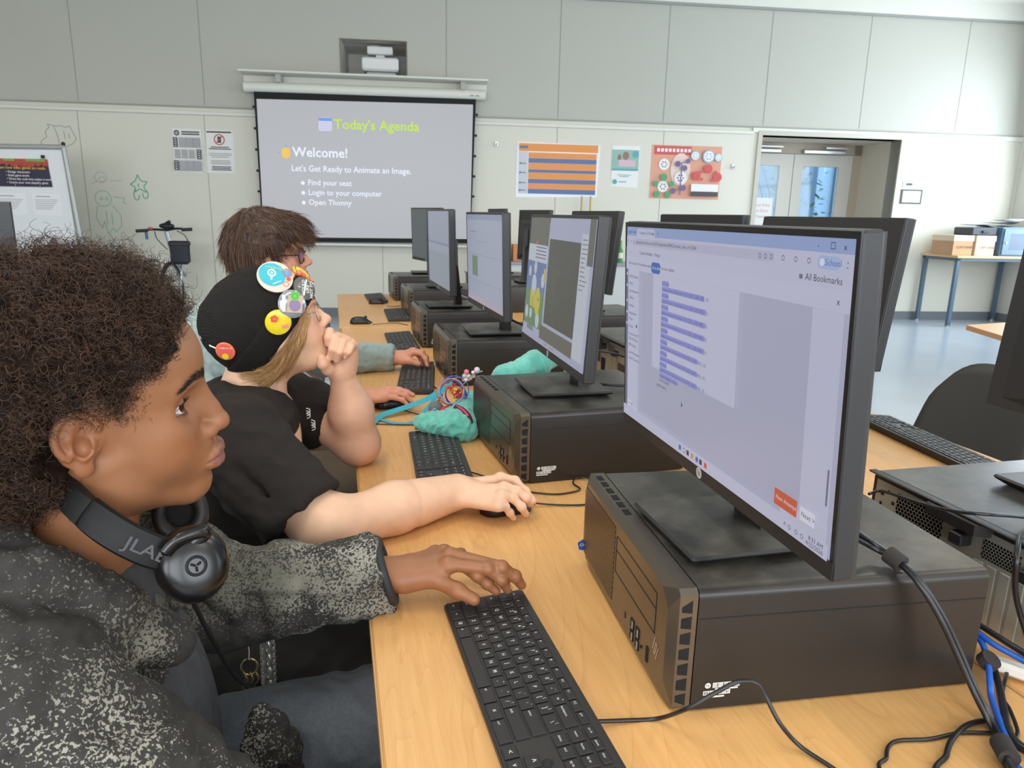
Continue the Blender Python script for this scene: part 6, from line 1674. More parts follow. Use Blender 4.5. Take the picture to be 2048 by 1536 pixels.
Vs, Fs = strands(P1(np.array(la).reshape(-1, 3)).reshape(len(la), 5, 3), np.array([.00016, .00015, .00012, .00008, .00003]))
adopt(arr_obj('eyelashes', Vs, Fs, mat('lash_black', srgb(18, 14, 12), .6)), per1)

# ---- afro
hf = Vol((-0.20, -0.17, -0.13), (0.12, 0.17, 0.22), 0.003)
hf.ell((-0.042, 0.0, 0.056), (0.110, 0.108, 0.104)); hf.ell((-0.075, 0.0, 0.005), (0.092, 0.104, 0.100), 0.05); hf.ell((0.015, 0, 0.098), (0.070, 0.075, 0.052), 0.04)
hf.ell((-0.100, 0, -0.055), (0.052, 0.078, 0.055), 0.04)
hf.ell((0.115, 0, 0.012), (0.097, 0.112, 0.070), 0.02, 's')          # face opening
hf.ell((0.048, 0, -0.075), (0.075, 0.16, 0.078), 0.02, 's')
for s_ in (-1, 1): hf.ell((-0.002, s_ * 0.098, -0.010), (0.046, 0.042, 0.052), 0.012, 's')
hf.d = hf.d
for s_ in (-1, 1): hf.ell((0.040, s_ * 0.045, 0.082), (0.030, 0.030, 0.026), 0.012)
Va, Fa = hf.mesh(); Na = vnormals(Va, Fa)
Va = Va + Na * (0.0055 * vnoise(Va * 18, 4, 3, .6))[:, None]
rg = np.random.RandomState(11)
M_af = mat('afro_hair', srgb(36, 26, 21), .8, noise=(60, .35), spec=.1); M_af2 = hairmat('afro_curl', srgb(44, 31, 25), srgb(92, 68, 52), .55, .3)
ao = adopt(arr_obj('hair', P1(Va - Na * .006), Fa, M_af), per1)
Nn = 15000; p, nrm = pick(Va, Fa, Nn, rg)
keep = ~((p[:, 0] > .066) & (p[:, 2] < .072)) & ~((np.abs(p[:, 1]) > .045) & (((p[:, 0] + .008) / .040) ** 2 + ((p[:, 2] + .006) / .046) ** 2 < 1)); p, nrm = p[keep], nrm[keep]
Nn = len(p); K_ = 15; t = np.linspace(0, 1, K_)
L_ = rg.uniform(.016, .034, Nn) * (1 - .45 * ((p[:, 0] > .02) & (p[:, 2] < .10)) - .35 * (p[:, 2] < -.02)); rad = rg.uniform(.0022, .0052, Nn); turns = rg.uniform(1.2, 2.8, Nn); ph = rg.uniform(0, 6.28, Nn)
ax = nrm + rg.normal(0, .65, (Nn, 3)); ax /= np.linalg.norm(ax, axis=1)[:, None]; a1 = np.cross(ax, [.3, .5, .8]); a1 /= np.linalg.norm(a1, axis=1)[:, None]; a2 = np.cross(ax, a1)
an = ph[:, None] + turns[:, None] * 2 * PI * t[None]
pth = (p - nrm * .010)[:, None, :] + ax[:, None, :] * (L_[:, None] * t)[..., None] + (rad[:, None] * np.minimum(1, t * 3))[..., None] * (np.cos(an)[..., None] * a1[:, None, :] + np.sin(an)[..., None] * a2[:, None, :])
Vs, Fs = strands(P1(pth.reshape(-1, 3)).reshape(pth.shape), np.linspace(.00042, .00014, K_))
adopt(arr_obj('hair_curls', Vs, Fs, M_af2), ao)['kind'] = 'stuff'
# short fade of hair at temple and sideburn
fv = Vh[(np.abs(Vh[:, 1]) > .045)]
side = fv[(fv[:, 0] > -.01) & (fv[:, 0] < .052) & (fv[:, 2] > .012) & (fv[:, 2] < .085)]
i = rg.choice(len(side), 2600); q = side[i]; pr = np.clip(1.25 - (q[:, 0] - .0) / .045, 0, 1) * np.clip((q[:, 2] - .005) / .03, 0, 1); q = q[rg.rand(len(q)) < pr]
k = np.linspace(0, 1, 4); dr = np.stack([rg.normal(.1, .4, len(q)), np.sign(q[:, 1]) * rg.uniform(.5, 1.1, len(q)), rg.normal(-.2, .4, len(q))], 1) * .006
pth = q[:, None, :] + dr[:, None, :] * k[None, :, None] + np.sin(k * 5)[None, :, None] * .0008
Vs, Fs = strands(P1(pth.reshape(-1, 3)).reshape(pth.shape), np.array([.00022, .0002, .00015, .00006]))
adopt(arr_obj('sideburn_hair', Vs, Fs, M_af2), ao)

# ---- jacket
def camo(name):
    m = mat(name, srgb(48, 46, 42), .8, bump=(500, .25, .0008)); t = NT(m); tc = t.new('ShaderNodeTexCoord')
    n1 = t.new('ShaderNodeTexNoise'); n1.inputs['Scale'].default_value = 7; n1.inputs['Detail'].default_value = 3; n1.inputs['Roughness'].default_value = .6; t.link(tc.outputs['Object'], n1.inputs['Vector'])
    n2 = t.new('ShaderNodeTexNoise'); n2.inputs['Scale'].default_value = 300; n2.inputs['Detail'].default_value = 2; n2.inputs['Roughness'].default_value = .5; n2.inputs['Distortion'].default_value = .6; t.link(tc.outputs['Object'], n2.inputs['Vector'])
    n3 = t.new('ShaderNodeTexNoise'); n3.inputs['Scale'].default_value = 5; t.link(tc.outputs['Object'], n3.inputs['Vector'])
    vo = t.new('ShaderNodeTexVoronoi'); vo.inputs['Scale'].default_value = 340; t.link(tc.outputs['Object'], vo.inputs['Vector'])
    def mth(op, a, b=None):
        n = t.new('ShaderNodeMath', operation=op)
        for i, v in enumerate((a, b)):
            if v is None: continue
            if isinstance(v, (int, float)): n.inputs[i].default_value = v
            else: t.link(v, n.inputs[i])
        return n.outputs[0]
    s = mth('ADD', mth('MULTIPLY', mth('SUBTRACT', n1.outputs['Fac'], .5), 2.7), mth('SUBTRACT', mth('MULTIPLY', n2.outputs['Fac'], 2.6), 1.37))
    s = mth('SUBTRACT', s, mth('MULTIPLY', vo.outputs['Distance'], .40))
    f = t.new('ShaderNodeMapRange'); f.inputs[1].default_value = -.12; f.inputs[2].default_value = .02; t.link(s, f.inputs[0])
    cr = t.new('ShaderNodeMix', data_type='RGBA'); cr.inputs['A'].default_value = srgb(92, 90, 79); cr.inputs['B'].default_value = srgb(146, 143, 131)
    g = t.new('ShaderNodeMapRange'); g.inputs[1].default_value = .4; g.inputs[2].default_value = .6; t.link(n3.outputs['Fac'], g.inputs[0]); t.link(g.outputs[0], cr.inputs['Factor'])
    mx = t.new('ShaderNodeMix', data_type='RGBA'); mx.inputs['A'].default_value = srgb(44, 41, 38); t.link(cr.outputs['Result'], mx.inputs['B']); t.link(f.outputs[0], mx.inputs['Factor']); t.link(mx.outputs['Result'], t.b.inputs['Base Color'])
    return m
M_camo = camo('speckled_jacket')
jv = Vol((-0.66, 0.40, -0.42), (0.06, 1.14, 0.32), 0.0045)
jv.ell((-.365, .80, -.10), (.165, .205, .28)); jv.cone((-.335, .64, .125), (-.325, .955, .115), .075, .072, .06); jv.ell((-.40, .80, .10), (.11, .15, .11), .05)
jv.chain([(-.325, .625, .120), (-.155, .575, -.045), (-.135, .60, -.10)], [.088, .080, .072], .03)                 # right upper arm, near
jv.chain([(-.155, .575, -.045), (-.02, .67, -.21)], [.074, .052], .02)
jv.chain([(-.315, .965, .105), tuple(E1L + [0, 0, .004]), (-.03, .958, .040), (.014, .952, .044)], [.075, .066, .052, .052], .03)      # left arm on the desk
# hood lying round the neck
jv.op(lambda X, Y, Z: X - .026 + .25 * (Z - .045), (-.04, .88, -.02), (.09, 1.03, .12), mode='i')
hd_ = [(-.215, .735, .105), (-.265, .700, .165), (-.330, .690, .215), (-.395, .735, .250), (-.415, .80, .262), (-.385, .875, .25), (-.32, .90, .20), (-.26, .88, .15), (-.225, .84, .11)]
jv.chain(hd_, [.020, .030, .036, .044, .050, .044, .036, .026, .018], .02)
jv.ell((-.45, .80, .17), (.09, .13, .09), .03)
jv.ell((-.140, .845, -.168), (.040, .028, .105), .006)
# the neck and the open front
jv.cone((-.285, .79, .33), (-.33, .80, .10), .058, .060, .012, 's'); 
jv.chain([(-.21, .80, .17), (-.185, .845, .05), (-.165, .865, -.10), (-.17, .87, -.34)], [.018, .024, .028, .04], .012, 's')
jv.cone((-.02, .957, .040), (.08, .948, .046), .034, .052, .006, 's')          # sleeve opening
# folds carved and raised
for a_, b_, r_, md in (((-.33, .50, .16), (-.20, .505, .10), .012, 's'), ((-.25, .50, .06), (-.14, .50, .02), .013, 's'), ((-.30, .47, .0), (-.16, .50, -.03), .012, 's'), ((-.22, .52, .145), (-.165, .53, .06), .010, 's'), ((-.40, .55, .21), (-.26, .60, .205), .010, 's'), ((-.25, .93, .09), (-.17, .915, -.02), .011, 's'), ((-.16, .925, .07), (-.15, .92, .0), .010, 's'), ((-.10, .92, .082), (-.085, .905, .01), .008, 's'), ((-.215, .95, .095), (-.18, .96, .09), .012, 's')):
    jv.cone(a_, b_, r_, r_ * .7, .018, md)
Vj, Fj = jv.mesh(); Vj = smooth_mesh(Vj, Fj, 2, .5); Nj = vnormals(Vj, Fj)
Vj = fold(Vj, Nj, [(5.5, .0075, (1, .7, 1.6)), (13, .0032, (1, 1, 1.5))], 21)
Vj = smooth_mesh(Vj, Fj, 1, .4)
jo = adopt(arr_obj('jacket', Vj, Fj, M_camo), per1)
M_trimd = mat('jacket_trim', srgb(40, 40, 42), .7)
b = MB(); cu = []
for a in np.arange(28) * 2 * PI / 28: cu.append((0.026 - .012 * math.sin(a), .952 + .0500 * math.cos(a), .0495 + .0430 * math.sin(a)))
b.tube(cu, .0062, 10, loop=True); b.v = [v_ - np.array([-.33, .80, FL]) * 0 for v_ in b.v]; cf = b.build('cuff', M_trimd, smooth='all'); cf.parent = jo
sv = Vol((-0.45, 0.66, -0.40), (-0.12, 1.0, 0.22), 0.005)
sv.ell((-.335, .815, -.10), (.145, .155, .27)); sv.cone((-.31, .79, .13), (-.33, .80, .05), .068, .08, .04)
sv.cone((-.285, .79, .33), (-.325, .80, .145), .054, .056, .008, 's')
Vv, Fv = sv.mesh(); Nv = vnormals(Vv, Fv); Vv = fold(Vv, Nv, [(7, .004, (1, 1, .6))], 5)
adopt(arr_obj('shirt', Vv, Fv, mat('grey_shirt', srgb(64, 64, 66), .85, noise=(70, .18))), per1)
zp = [(-.205, .775, .10), (-.185, .80, .03), (-.172, .825, -.05), (-.165, .835, -.13), (-.165, .84, -.25)]
# jeans
gv = Vol((-0.55, 0.60, -0.74), (0.22, 1.10, -0.08), 0.006)
gv.ell((-.38, .81, -.27), (.13, .18, .11)); gv.chain([(-.36, .72, -.225), (.06, .715, -.205), (.04, .715, -.64)], [.095, .076, .062], .03); gv.chain([(-.36, .91, -.225), (.09, .965, -.200), (.07, .965, -.64)], [.095, .078, .062], .03)
Vg, Fg = gv.mesh(); Ng = vnormals(Vg, Fg); Vg = fold(Vg, Ng, [(6, .005, (1, 1, 1))], 9)
adopt(arr_obj('jeans', Vg, Fg, mat('blue_jeans', srgb(104, 110, 118), .9, noise=(220, .16), bump=(700, .3, .0008))), per1)
for y_ in (.715, .965):
    s_ = Vol((-.05, y_ - .08, FL), (.26, y_ + .08, FL + .14), .006); s_.cone((.04, y_, FL + .05), (.17, y_, FL + .038), .048, .036); s_.ell((.06, y_, FL + .015), (.10, .042, .016), .01)
    s_.op(lambda X, Y, Z: FL - Z + 0.002, (-.05, y_ - .08, FL), (.26, y_ + .08, FL + .14), mode='i')
    Vq, Fq = s_.mesh(); adopt(arr_obj('shoe', Vq, Fq, mat('shoe_black', srgb(30, 30, 32), .6)), per1)

# ---- headphones round the neck
hp = thing('headphones', (-0.26, 0.78, 0.20), 0, 'black over-ear headphones worn around the neck of the person in the speckled jacket', 'headphones')
M_hp = mat('headphone_black', srgb(17, 16, 16), .5, spec=.25); M_hp2 = mat('headphone_gloss', srgb(16, 14, 13), .25); M_pad = mat('ear_pad', srgb(34, 31, 29), .5)
def hadd(mb, name, m, par=hp, sm='all'):
    mb.v = [v_ - np.array(hp.location) for v_ in mb.v]; return mb.build(name, m, par, smooth=sm)
band = [at(352, 1112, y=.700), at(300, 1100, y=.692), at(235, 1068, y=.692), at(175, 1025, y=.705), at(125, 975, y=.735), at(100, 935, y=.775), at(112, 915, y=.82), np.array([-.305, .880, .262]), np.array([-.262, .892, .225]), np.array([-.228, .880, .200])]
bp = smooth_path(band, 8); n_ = len(bp)
cen = np.array([-.285, .790, 0]); rings = []
for i in range(n_):
    T = bp[min(i + 1, n_ - 1)] - bp[max(i - 1, 0)]; T /= np.linalg.norm(T); out = bp[i] - np.array([cen[0], cen[1], bp[i][2]]); out -= T * (out @ T); out /= np.linalg.norm(out); upv = np.cross(T, out)
    u_ = i / (n_ - 1); w_ = 0.0165 if u_ < .34 or u_ > .8 else 0.0135; th = .0042 if u_ < .34 or u_ > .8 else .0032
    rings.append([tuple(bp[i] + out * th * a + upv * w_ * b_) for a, b_ in ((1, -.85), (1.2, -.4), (1.3, 0), (1.2, .4), (1, .85), (0, 1), (-1, .85), (-1, -.85), (0, -1))])
b = MB(); b.loft(rings, caps=True); hadd(b, 'headband', M_hp, sm=50)
rings2 = []
for i in range(int(n_ * .34), int(n_ * .8)):
    T = bp[i + 1] - bp[i - 1]; T /= np.linalg.norm(T); out = bp[i] - np.array([cen[0], cen[1], bp[i][2]]); out -= T * (out @ T); out /= np.linalg.norm(out); upv = np.cross(T, out)
    rings2.append([tuple(bp[i] + out * .0058 * a + upv * 0.0158 * b_) for a, b_ in ((1, -.85), (1.15, 0), (1, .85), (0, 1), (-1, .85), (-1, -.85), (0, -1))])
b = MB(); b.loft(rings2, caps=True); hadd(b, 'headband_cushion', mat('band_grey', srgb(27, 26, 25), .5, spec=.3), sm=50)
i = int(n_ * .13); T = bp[i + 1] - bp[i - 1]; T /= np.linalg.norm(T); out = bp[i] - np.array([cen[0], cen[1], bp[i][2]]); out -= T * (out @ T); out /= np.linalg.norm(out); upv = np.cross(T, out)
if upv[2] < 0: upv = -upv
rd_ = np.cross(upv, out)
b = MB(); put_text(b, 'JLAB', .017, frame(bp[i] + out * .0058 - rd_ * .02 - upv * .001, rd_, upv), 'LEFT', .01, sx=1.25); hadd(b, 'embossed_lettering', mat('emboss', srgb(30, 29, 28), .3), sm=False)
def cup(c, ax_, r_, name='ear_cup', flip=1):
    """ear cup: c centre, ax_ outward axis"""
    ax_ = np.array(ax_, float); ax_ /= np.linalg.norm(ax_); u = np.cross(ax_, [0, 0, 1.0]); u /= np.linalg.norm(u); w_ = np.cross(u, ax_)
    def ringat(h_, rr, n=32, ev=1.12): return [tuple(c + ax_ * h_ + rr * (math.cos(t) * u + ev * math.sin(t) * w_)) for t in np.arange(n) * 2 * PI / n]
    prof = [(-.012, r_ * .55), (-.012, r_ * .80), (-.008, r_ * .93), (0, r_), (.006, r_), (.013, r_ * .93), (.019, r_ * .78), (.022, r_ * .55), (.0225, r_ * .25), (.0225, .0005)]
    b = MB(); b.loft([ringat(h_, rr) for h_, rr in prof]); o = hadd(b, name, M_hp2, sm='all')
    # cushion torus
    b = MB(); rings = []
    for t in np.arange(32) * 2 * PI / 32:
        rc = c - ax_ * .016 + r_ * .72 * (math.cos(t) * u + 1.12 * math.sin(t) * w_); rad_ = (math.cos(t) * u + 1.12 * math.sin(t) * w_)
        rings.append([tuple(rc + rad_ * r_ * .27 * math.cos(a) + ax_ * .0105 * math.sin(a)) for a in np.arange(12) * 2 * PI / 12])
    b.loft(rings, loop=True); hadd(b, 'ear_cushion', M_pad, sm='all')
    b = MB(); b.loft([ringat(-.014, r_ * .5), ringat(-.012, .0005)]); hadd(b, 'inner_cloth', mat('inner_cloth', srgb(20, 19, 18), .9), sm='all')
    b = MB(); b.loft([ringat(.0228, r_ * .30, ev=1.0), ringat(.0236, r_ * .28, ev=1.0), ringat(.0236, r_ * .22, ev=1), ringat(.0229, r_ * .21, ev=1)]); hadd(b, 'dial_ring', M_hp, sm='all')
    b = MB()
    for q in range(3):
        a = q * 2 * PI / 3 + .5; p0 = c + ax_ * .0232; d = math.cos(a) * u + math.sin(a) * w_; b.tube([p0 + d * r_ * .03, p0 + d * r_ * .16], .0012, 6)
    hadd(b, 'button_mark', M_hp)
    return u, w_
c1 = at(385, 1128, y=.705); ax1 = np.array([.30, -.80, .30])
u1, w1 = cup(c1, ax1, .034)
c2 = at(362, 1028, y=.855); cup(c2, (-.1, .55, -.30), .031)
# arm that carries the near cup
b = MB(); ax1n = ax1 / np.linalg.norm(ax1)
arm = smooth_path([c1 + ax1n * .016 - u1 * -.030 * 1 + w1 * .008 if False else bp[0] + ax1n * .003, c1 + ax1n * .020 + w1 * .030 - u1 * .012, c1 + ax1n * .0245 + w1 * .030 + u1 * .012, c1 + ax1n * .0215 + w1 * .019 + u1 * .027], 8)
b.tube(arm, np.linspace(.0085, .0055, len(arm)), 12); hadd(b, 'cup_yoke', M_hp2)
# the lead hanging from the cup
b = MB(); b.tube(smooth_path([at(368, 1170, y=.70), at(392, 1215, y=.72), at(420, 1270, y=.74), at(455, 1330, y=.78), at(480, 1362, y=.82), at(505, 1372, y=.88)], 10), .0026, 8); hadd(b, 'headphone_lead', M_hp)
# ================================================================ PERSON 2: black beanie with badges, chin on hand
P2 = Pose((-0.153, 1.50, 0.324), (7.7, 14, -0.5), 0.92)
per2 = thing('person', (-0.30, 1.45, FL), 0, 'person in a black beanie with badges and a black tee, resting chin on hand', 'person')
per_cur = per2
SK2 = srgb(234, 190, 158)
hv = head_field(0.0020, lips=.9, nose=.9, noser=1.0, cheek=1.25, jaw=1.0, brow=.8, ears=False, eyew=1.05)
hv.ell((0.045, 0, -0.085), (0.045, 0.045, 0.025), 0.03)
hv.cone((-0.020, 0, -0.045), P2.inv((-0.185, 1.50, 0.23)), 0.052, 0.060, 0.035)
Vh, Fh = hv.mesh(); Vh = smooth_mesh(Vh, Fh, 1, .4)
c2_ = head_colors(Vh, SK2, srgb(206, 130, 122), srgb(226, 140, 122))
nv_ = Vol((-.36, 1.3, .04), (-.04, 1.7, .32), .005); nv_.cone((-.185, 1.50, .25), (-.215, 1.50, .15), .058, .068); nv_.ell((-.22, 1.49, .12), (.10, .14, .06), .05)
Vn, Fn = nv_.mesh()
B_ = lambda u, v_, y: at(u, v_, y=y)
E2R = np.array([-.055, 1.130, .042]); W2R = np.array([.178, 1.252, .040])
m2 = [A_(1001, 955, .062), A_(1008, 974, .063), A_(1004, 990, .056), A_(997, 1008, .046)]
f2 = [[A_(1030, 962, .058), A_(1050, 983, .045), A_(1066, 1002, .036)], [A_(1034, 982, .056), A_(1052, 996, .044), A_(1062, 1007, .028)],
      [A_(1027, 997, .048), A_(1043, 1014, .034), A_(1051, 1028, .015)], [A_(1011, 1014, .038), A_(1020, 1026, .024), A_(1027, 1036, .011)]]
t2 = [W2R + [.02, .028, -.004], W2R + [.055, .044, -.010], W2R + [.085, .050, -.018]]
hr = hand_vol((-.25, 1.05, 0), (.40, 1.42, .23), .0020, W2R, np.array([.10, 1.21, .041]), m2, f2, t2, .98)
hr.cone(E2R, (.06, 1.19, .044), .046, .041); hr.cone((.06, 1.19, .044), W2R, .041, .0265, .03); hr.cone((-.145, 1.20, .098), E2R, .052, .048, .03)
Vr, Fr = hr.mesh(); Vr = smooth_mesh(Vr, Fr, 1, .4)
# raised left arm: elbow on the table, knuckles at the chin
y5 = 1.50
E2L, W2L = np.array([.005, 1.560, .047]), B_(686, 752, 1.515)
hl = Vol((-.14, 1.40, 0), (.10, 1.74, .36), .0020)
hl.cone(E2L, (E2L + W2L) / 2 + [.002, 0, 0], .048, .043); hl.cone((E2L + W2L) / 2, W2L, .043, .027, .03)
hl.cone((-.12, 1.655, .13), E2L, .055, .048, .02)
kn = [B_(664, 672, 1.512), B_(679, 676, 1.500), B_(693, 683, 1.490), B_(704, 692, 1.484)]
for i, q in enumerate(kn): hl.cone(W2L + (q - W2L) * .25, q + [0, .012, -.004], .019, .0135, .012)
hl.ell((W2L + kn[2]) / 2 + [0, .006, 0], (.026, .020, .034), .015)
F2L = [[B_(659, 664, 1.492), B_(656, 676, 1.474), B_(656, 687, 1.476)], [B_(670, 678, 1.478), B_(665, 698, 1.466), B_(661, 714, 1.474)], [B_(685, 686, 1.470), B_(679, 704, 1.460), B_(674, 720, 1.470)], [B_(702, 694, 1.468), B_(697, 704, 1.460), B_(691, 713, 1.468)]]
for i, (q, js) in enumerate(zip(kn, F2L)):
    f_ = .0082 * (1.05, 1.06, 1.0, .88)[i]; hl.chain([q] + js, [f_ * 1.25, f_ * 1.1, f_, f_ * .88], .004)
hl.chain([W2L + [-.012, -.012, .008], B_(656, 738, 1.482), B_(646, 728, 1.470), B_(642, 716, 1.468)], [.017, .0125, .0105, .0092], .012)
Vl, Fl = hl.mesh(); Vl = smooth_mesh(Vl, Fl, 1, .4)
bv = Vol((-.50, 1.05, FL), (.25, 1.85, .18), .009)
bv.cone((-.22, 1.48, .08), (-.34, 1.42, -.26), .11, .12); bv.cone((-.20, 1.28, .15), (-.17, 1.68, .13), .05, .05, .05)
bv.chain([(-.36, 1.33, -.27), (.06, 1.26, -.23), (.03, 1.26, -.66)], [.075, .055, .04], .03); bv.chain([(-.36, 1.52, -.27), (.08, 1.58, -.23), (.05, 1.58, -.66)], [.075, .055, .04], .03)
Vb, Fb = bv.mesh()
VA, FA = join([(P2(Vh), Fh), (Vn, Fn), (Vr, Fr), (Vl, Fl), (Vb, Fb)])
tint = lambda V, c_: np.tile(np.array(c_[:3]), (len(V), 1))
cr_ = tint(Vr, SK2); 
for f_ in f2:
    d_ = np.linalg.norm(Vr - f_[2], axis=1); w = np.clip(1 - d_ / .016, 0, 1)[:, None] * .5; cr_ = cr_ * (1 - w) + np.array(srgb(222, 140, 122)[:3]) * w
mole = np.exp(-(np.linalg.norm(Vr - at(861, 1034, z=.062), axis=1) / .0028) ** 2)[:, None] * .8; cr_ = cr_ * (1 - mole) + np.array(srgb(130, 84, 66)[:3]) * mole
cl_ = tint(Vl, srgb(230, 180, 150))
adopt(arr_obj('body', VA, FA, skin('skin_pale', SK2, .5, .12), attr=np.concatenate([c2_, tint(Vn, SK2), cr_, cl_, tint(Vb, SK2)])), per2)
adk(make_eyes, P2, None, srgb(96, 110, 110), (0, 8))
adk(brows, P2, None, mat('brow_brown', srgb(128, 96, 66), .7), (Vh[::2], None), 200)
nm_ = mat('nail_pale', srgb(240, 196, 180), .3)
adk(nails, None, [f[2] for f in f2[:3]] + [f[2] for f in F2L[1:]], [f[2] - f[1] for f in f2[:3]] + [f[2] - f[1] for f in F2L[1:]], [(.2, -.3, 1)] * 3 + [(0, -1, .2)] * 3, nm_, None, .9)
# ---- beanie
bnv = Vol((-.18, -.13, -.12), (.14, .13, .19), .003)
tl = rotm(0, R(-27), 0)
bnv.ell((-.010, 0, .040), (.108, .083, .095)); bnv.ell((-.080, 0, .025), (.068, .078, .070), .05); bnv.ell((-.060, 0, -.012), (.068, .076, .076), .04)
npl = np.array([-.63, 0, .777])
def plane(X, Y, Z, h): return h - (X * npl[0] + Z * npl[2])
bnv.op(lambda X, Y, Z: plane(X, Y, Z, -0.020), (-.18, -.13, -.12), (.14, .13, .19), mode='i')
cf = Vol((-.18, -.13, -.12), (.14, .13, .19), .003); cf.d = bnv.d - .0062
cf.op(lambda X, Y, Z: -plane(X, Y, Z, .030), (-.18, -.13, -.12), (.14, .13, .19), mode='i')
Vc, Fc = bnv.mesh(); Vc = smooth_mesh(Vc, Fc, 2); Vq, Fq = cf.mesh(); Vq = smooth_mesh(Vq, Fq, 3)
Nc = vnormals(Vc, Fc); Vc = fold(Vc, Nc, [(9, .0022, (1, 1, 1))], 3)
def ribbed(name, col):
    m = mat(name, col, .95, spec=.15); t = NT(m); tc = t.new('ShaderNodeTexCoord'); w_ = t.new('ShaderNodeTexWave'); w_.inputs['Scale'].default_value = 95; w_.inputs['Distortion'].default_value = .6
    w_.bands_direction = 'DIAGONAL'; t.link(tc.outputs['Object'], w_.inputs['Vector']); bp = t.new('ShaderNodeBump'); bp.inputs['Strength'].default_value = .55; bp.inputs['Distance'].default_value = .0015
    t.link(w_.outputs['Fac'], bp.inputs['Height']); t.link(bp.outputs[0], t.b.inputs['Normal']); return m
M_bn = ribbed('black_rib_knit', srgb(38, 36, 34))
bo = adopt(arr_obj('beanie', P2(Vc), Fc, M_bn), per2); bo['label'] = 'black ribbed knit beanie'
co = arr_obj('cuff', P2(Vq), Fq, M_bn, bo)
WVb = np.concatenate([P2(Vq), P2(Vc)]); WNb = np.concatenate([vnormals(P2(Vq), Fq), vnormals(P2(Vc), Fc)])
dd = WVb - CAMP; zz_ = dd @ _f; UVb = np.stack([1024 + CF * (dd @ _r2) / zz_, 768 - CF * (dd @ _u2) / zz_], 1)
def on_surface(u, v_):
    f_ = (WNb * dd).sum(1) < 0; d_ = np.hypot(UVb[:, 0] - u, UVb[:, 1] - v_) + np.where(f_, 0, 1e4) + zz_ * 2; i = np.argmin(d_); return WVb[i], WNb[i]
def badge(u, v_, r_, name, draw, mats, tilt=0.0, lift=.003):
    p_, n_ = on_surface(u, v_); n_ = n_ * .75 + (CAMP - p_) / np.linalg.norm(CAMP - p_) * .25; n_ /= np.linalg.norm(n_)
    x_ = np.cross([0, 0, 1.0], n_); x_ /= np.linalg.norm(x_); y_ = np.cross(n_, x_); x_, y_ = x_ * math.cos(tilt) + y_ * math.sin(tilt), -x_ * math.sin(tilt) + y_ * math.cos(tilt)
    c = p_ + n_ * lift; b = MB(); rg_ = lambda h_, rr: [tuple(c + n_ * h_ + rr * (math.cos(a) * x_ + math.sin(a) * y_)) for a in np.arange(32) * 2 * PI / 32]
    b.loft([rg_(-.003, r_ * .9), rg_(0, r_), rg_(.0015, r_ * .98), rg_(.003, r_ * .8), rg_(.0036, r_ * .45), rg_(.0038, r_ * .02)], caps=True)
    sh = Sheet(frame(c + n_ * .0039, x_, y_)); sh.dz = .00012; draw(sh, r_)
    if sh.mb.v: b.add(np.concatenate(sh.mb.v), sh.mb.f); b.m[-len(sh.mb.f):] = [q + 1 for q in sh.mb.m]
    o = b.build(name, mats, bo, smooth=35); return o
P_ = lambda n_, *c: mat('badge_' + n_, srgb(*c), .25)
bp_pink, bp_teal, bp_wh, bp_gy, bp_gn, bp_ye, bp_re, bp_or, bp_pu = P_('pink', 240, 206, 190), P_('teal', 70, 180, 196), P_('white', 240, 240, 232), P_('grey', 96, 98, 94), P_('green', 100, 206, 70), P_('yellow', 236, 214, 40), P_('red', 232, 84, 66), P_('orange', 246, 124, 80), P_('purple', 150, 130, 170)
def d1(sh, r): sh.disc(-r * .18, r * .06, r * .74, 0); sh.ring(-r * .22, r * .16, r * .24, r * .08, 1); sh.disc(-r * .22, r * .16, r * .08, 1); sh.rect(-r * .26, -r * .28, -r * .16, -r * .05, 1); sh.disc(r * .62, r * .34, r * .28, 2); sh.rect(r * .52, r * .2, r * .7, r * .46, 0); sh.disc(r * .72, -r * .06, r * .12, 3); sh.text('CONNECTED ART', -r * .6, r * .48, r * .15, 4); sh.line([(-r * .1, -r * .55), (r * .32, -r * .28)], r * .05, 1); sh.ring(r * .6, -r * .42, r * .16, r * .03, 3)
badge(549, 557, .034, 'teal_and_pink_badge', d1, [bp_pink, bp_teal, bp_wh, bp_pu, bp_re, bp_ye], -.25, .006)
def d2(sh, r):
    for i, s_ in enumerate(('I', 'WOULD', 'LIKE', 'NOT TO')): sh.text(s_, -r * .05, r * (.52 - .36 * i), r * .38, 0, 'CENTER', .02)
    sh.line([(-r * .7, r * .15), (r * .75, -r * .1)], r * .13, 0)
badge(607, 578, .024, 'grey_lettered_badge', d2, [bp_gy, bp_wh], R(72), .003)
def d3(sh, r): sh.rect(-r * .75, -r * .55, -r * .5, r * .6, 0); sh.poly([(-r * .45, -r * .6), (r * .65, -r * .6), (r * .75, r * .6), (-r * .3, r * .6)], 1); sh.disc(r * .15, -r * .1, r * .42, 2); sh.disc(r * .15, r * .55, r * .32, 3); sh.ring(r * .15, r * .55, r * .2, r * .03, 4)
badge(582, 609, .0275, 'clear_photo_badge', d3, [mat('badge_clear', srgb(150, 156, 160), .1, metal=.3), bp_wh, P_('tan', 206, 180, 156), bp_pu, bp_gn, bp_gy], -.1, .0055)
def d4(sh, r): 
    for q in range(5): a = q * 2 * PI / 5; sh.disc(-r * .25 + r * .16 * math.cos(a), r * .35 + r * .16 * math.sin(a), r * .15, 0)
    sh.disc(-r * .25, r * .35, r * .12, 1); sh.rect(r * .2, -r * .5, r * .7, -r * .25, 2)
badge(554, 643, .0245, 'yellow_flower_badge', d4, [bp_ye, bp_re, bp_or, P_('rose', 236, 130, 150)], .15, .0095)
def d5(sh, r): sh.disc(0, r * .18, r * .72, 0); sh.text('COME IN WE', -r * .55, r * .42, r * .24, 2, bold=.01); sh.disc(0, -r * .5, r * .34, 1)
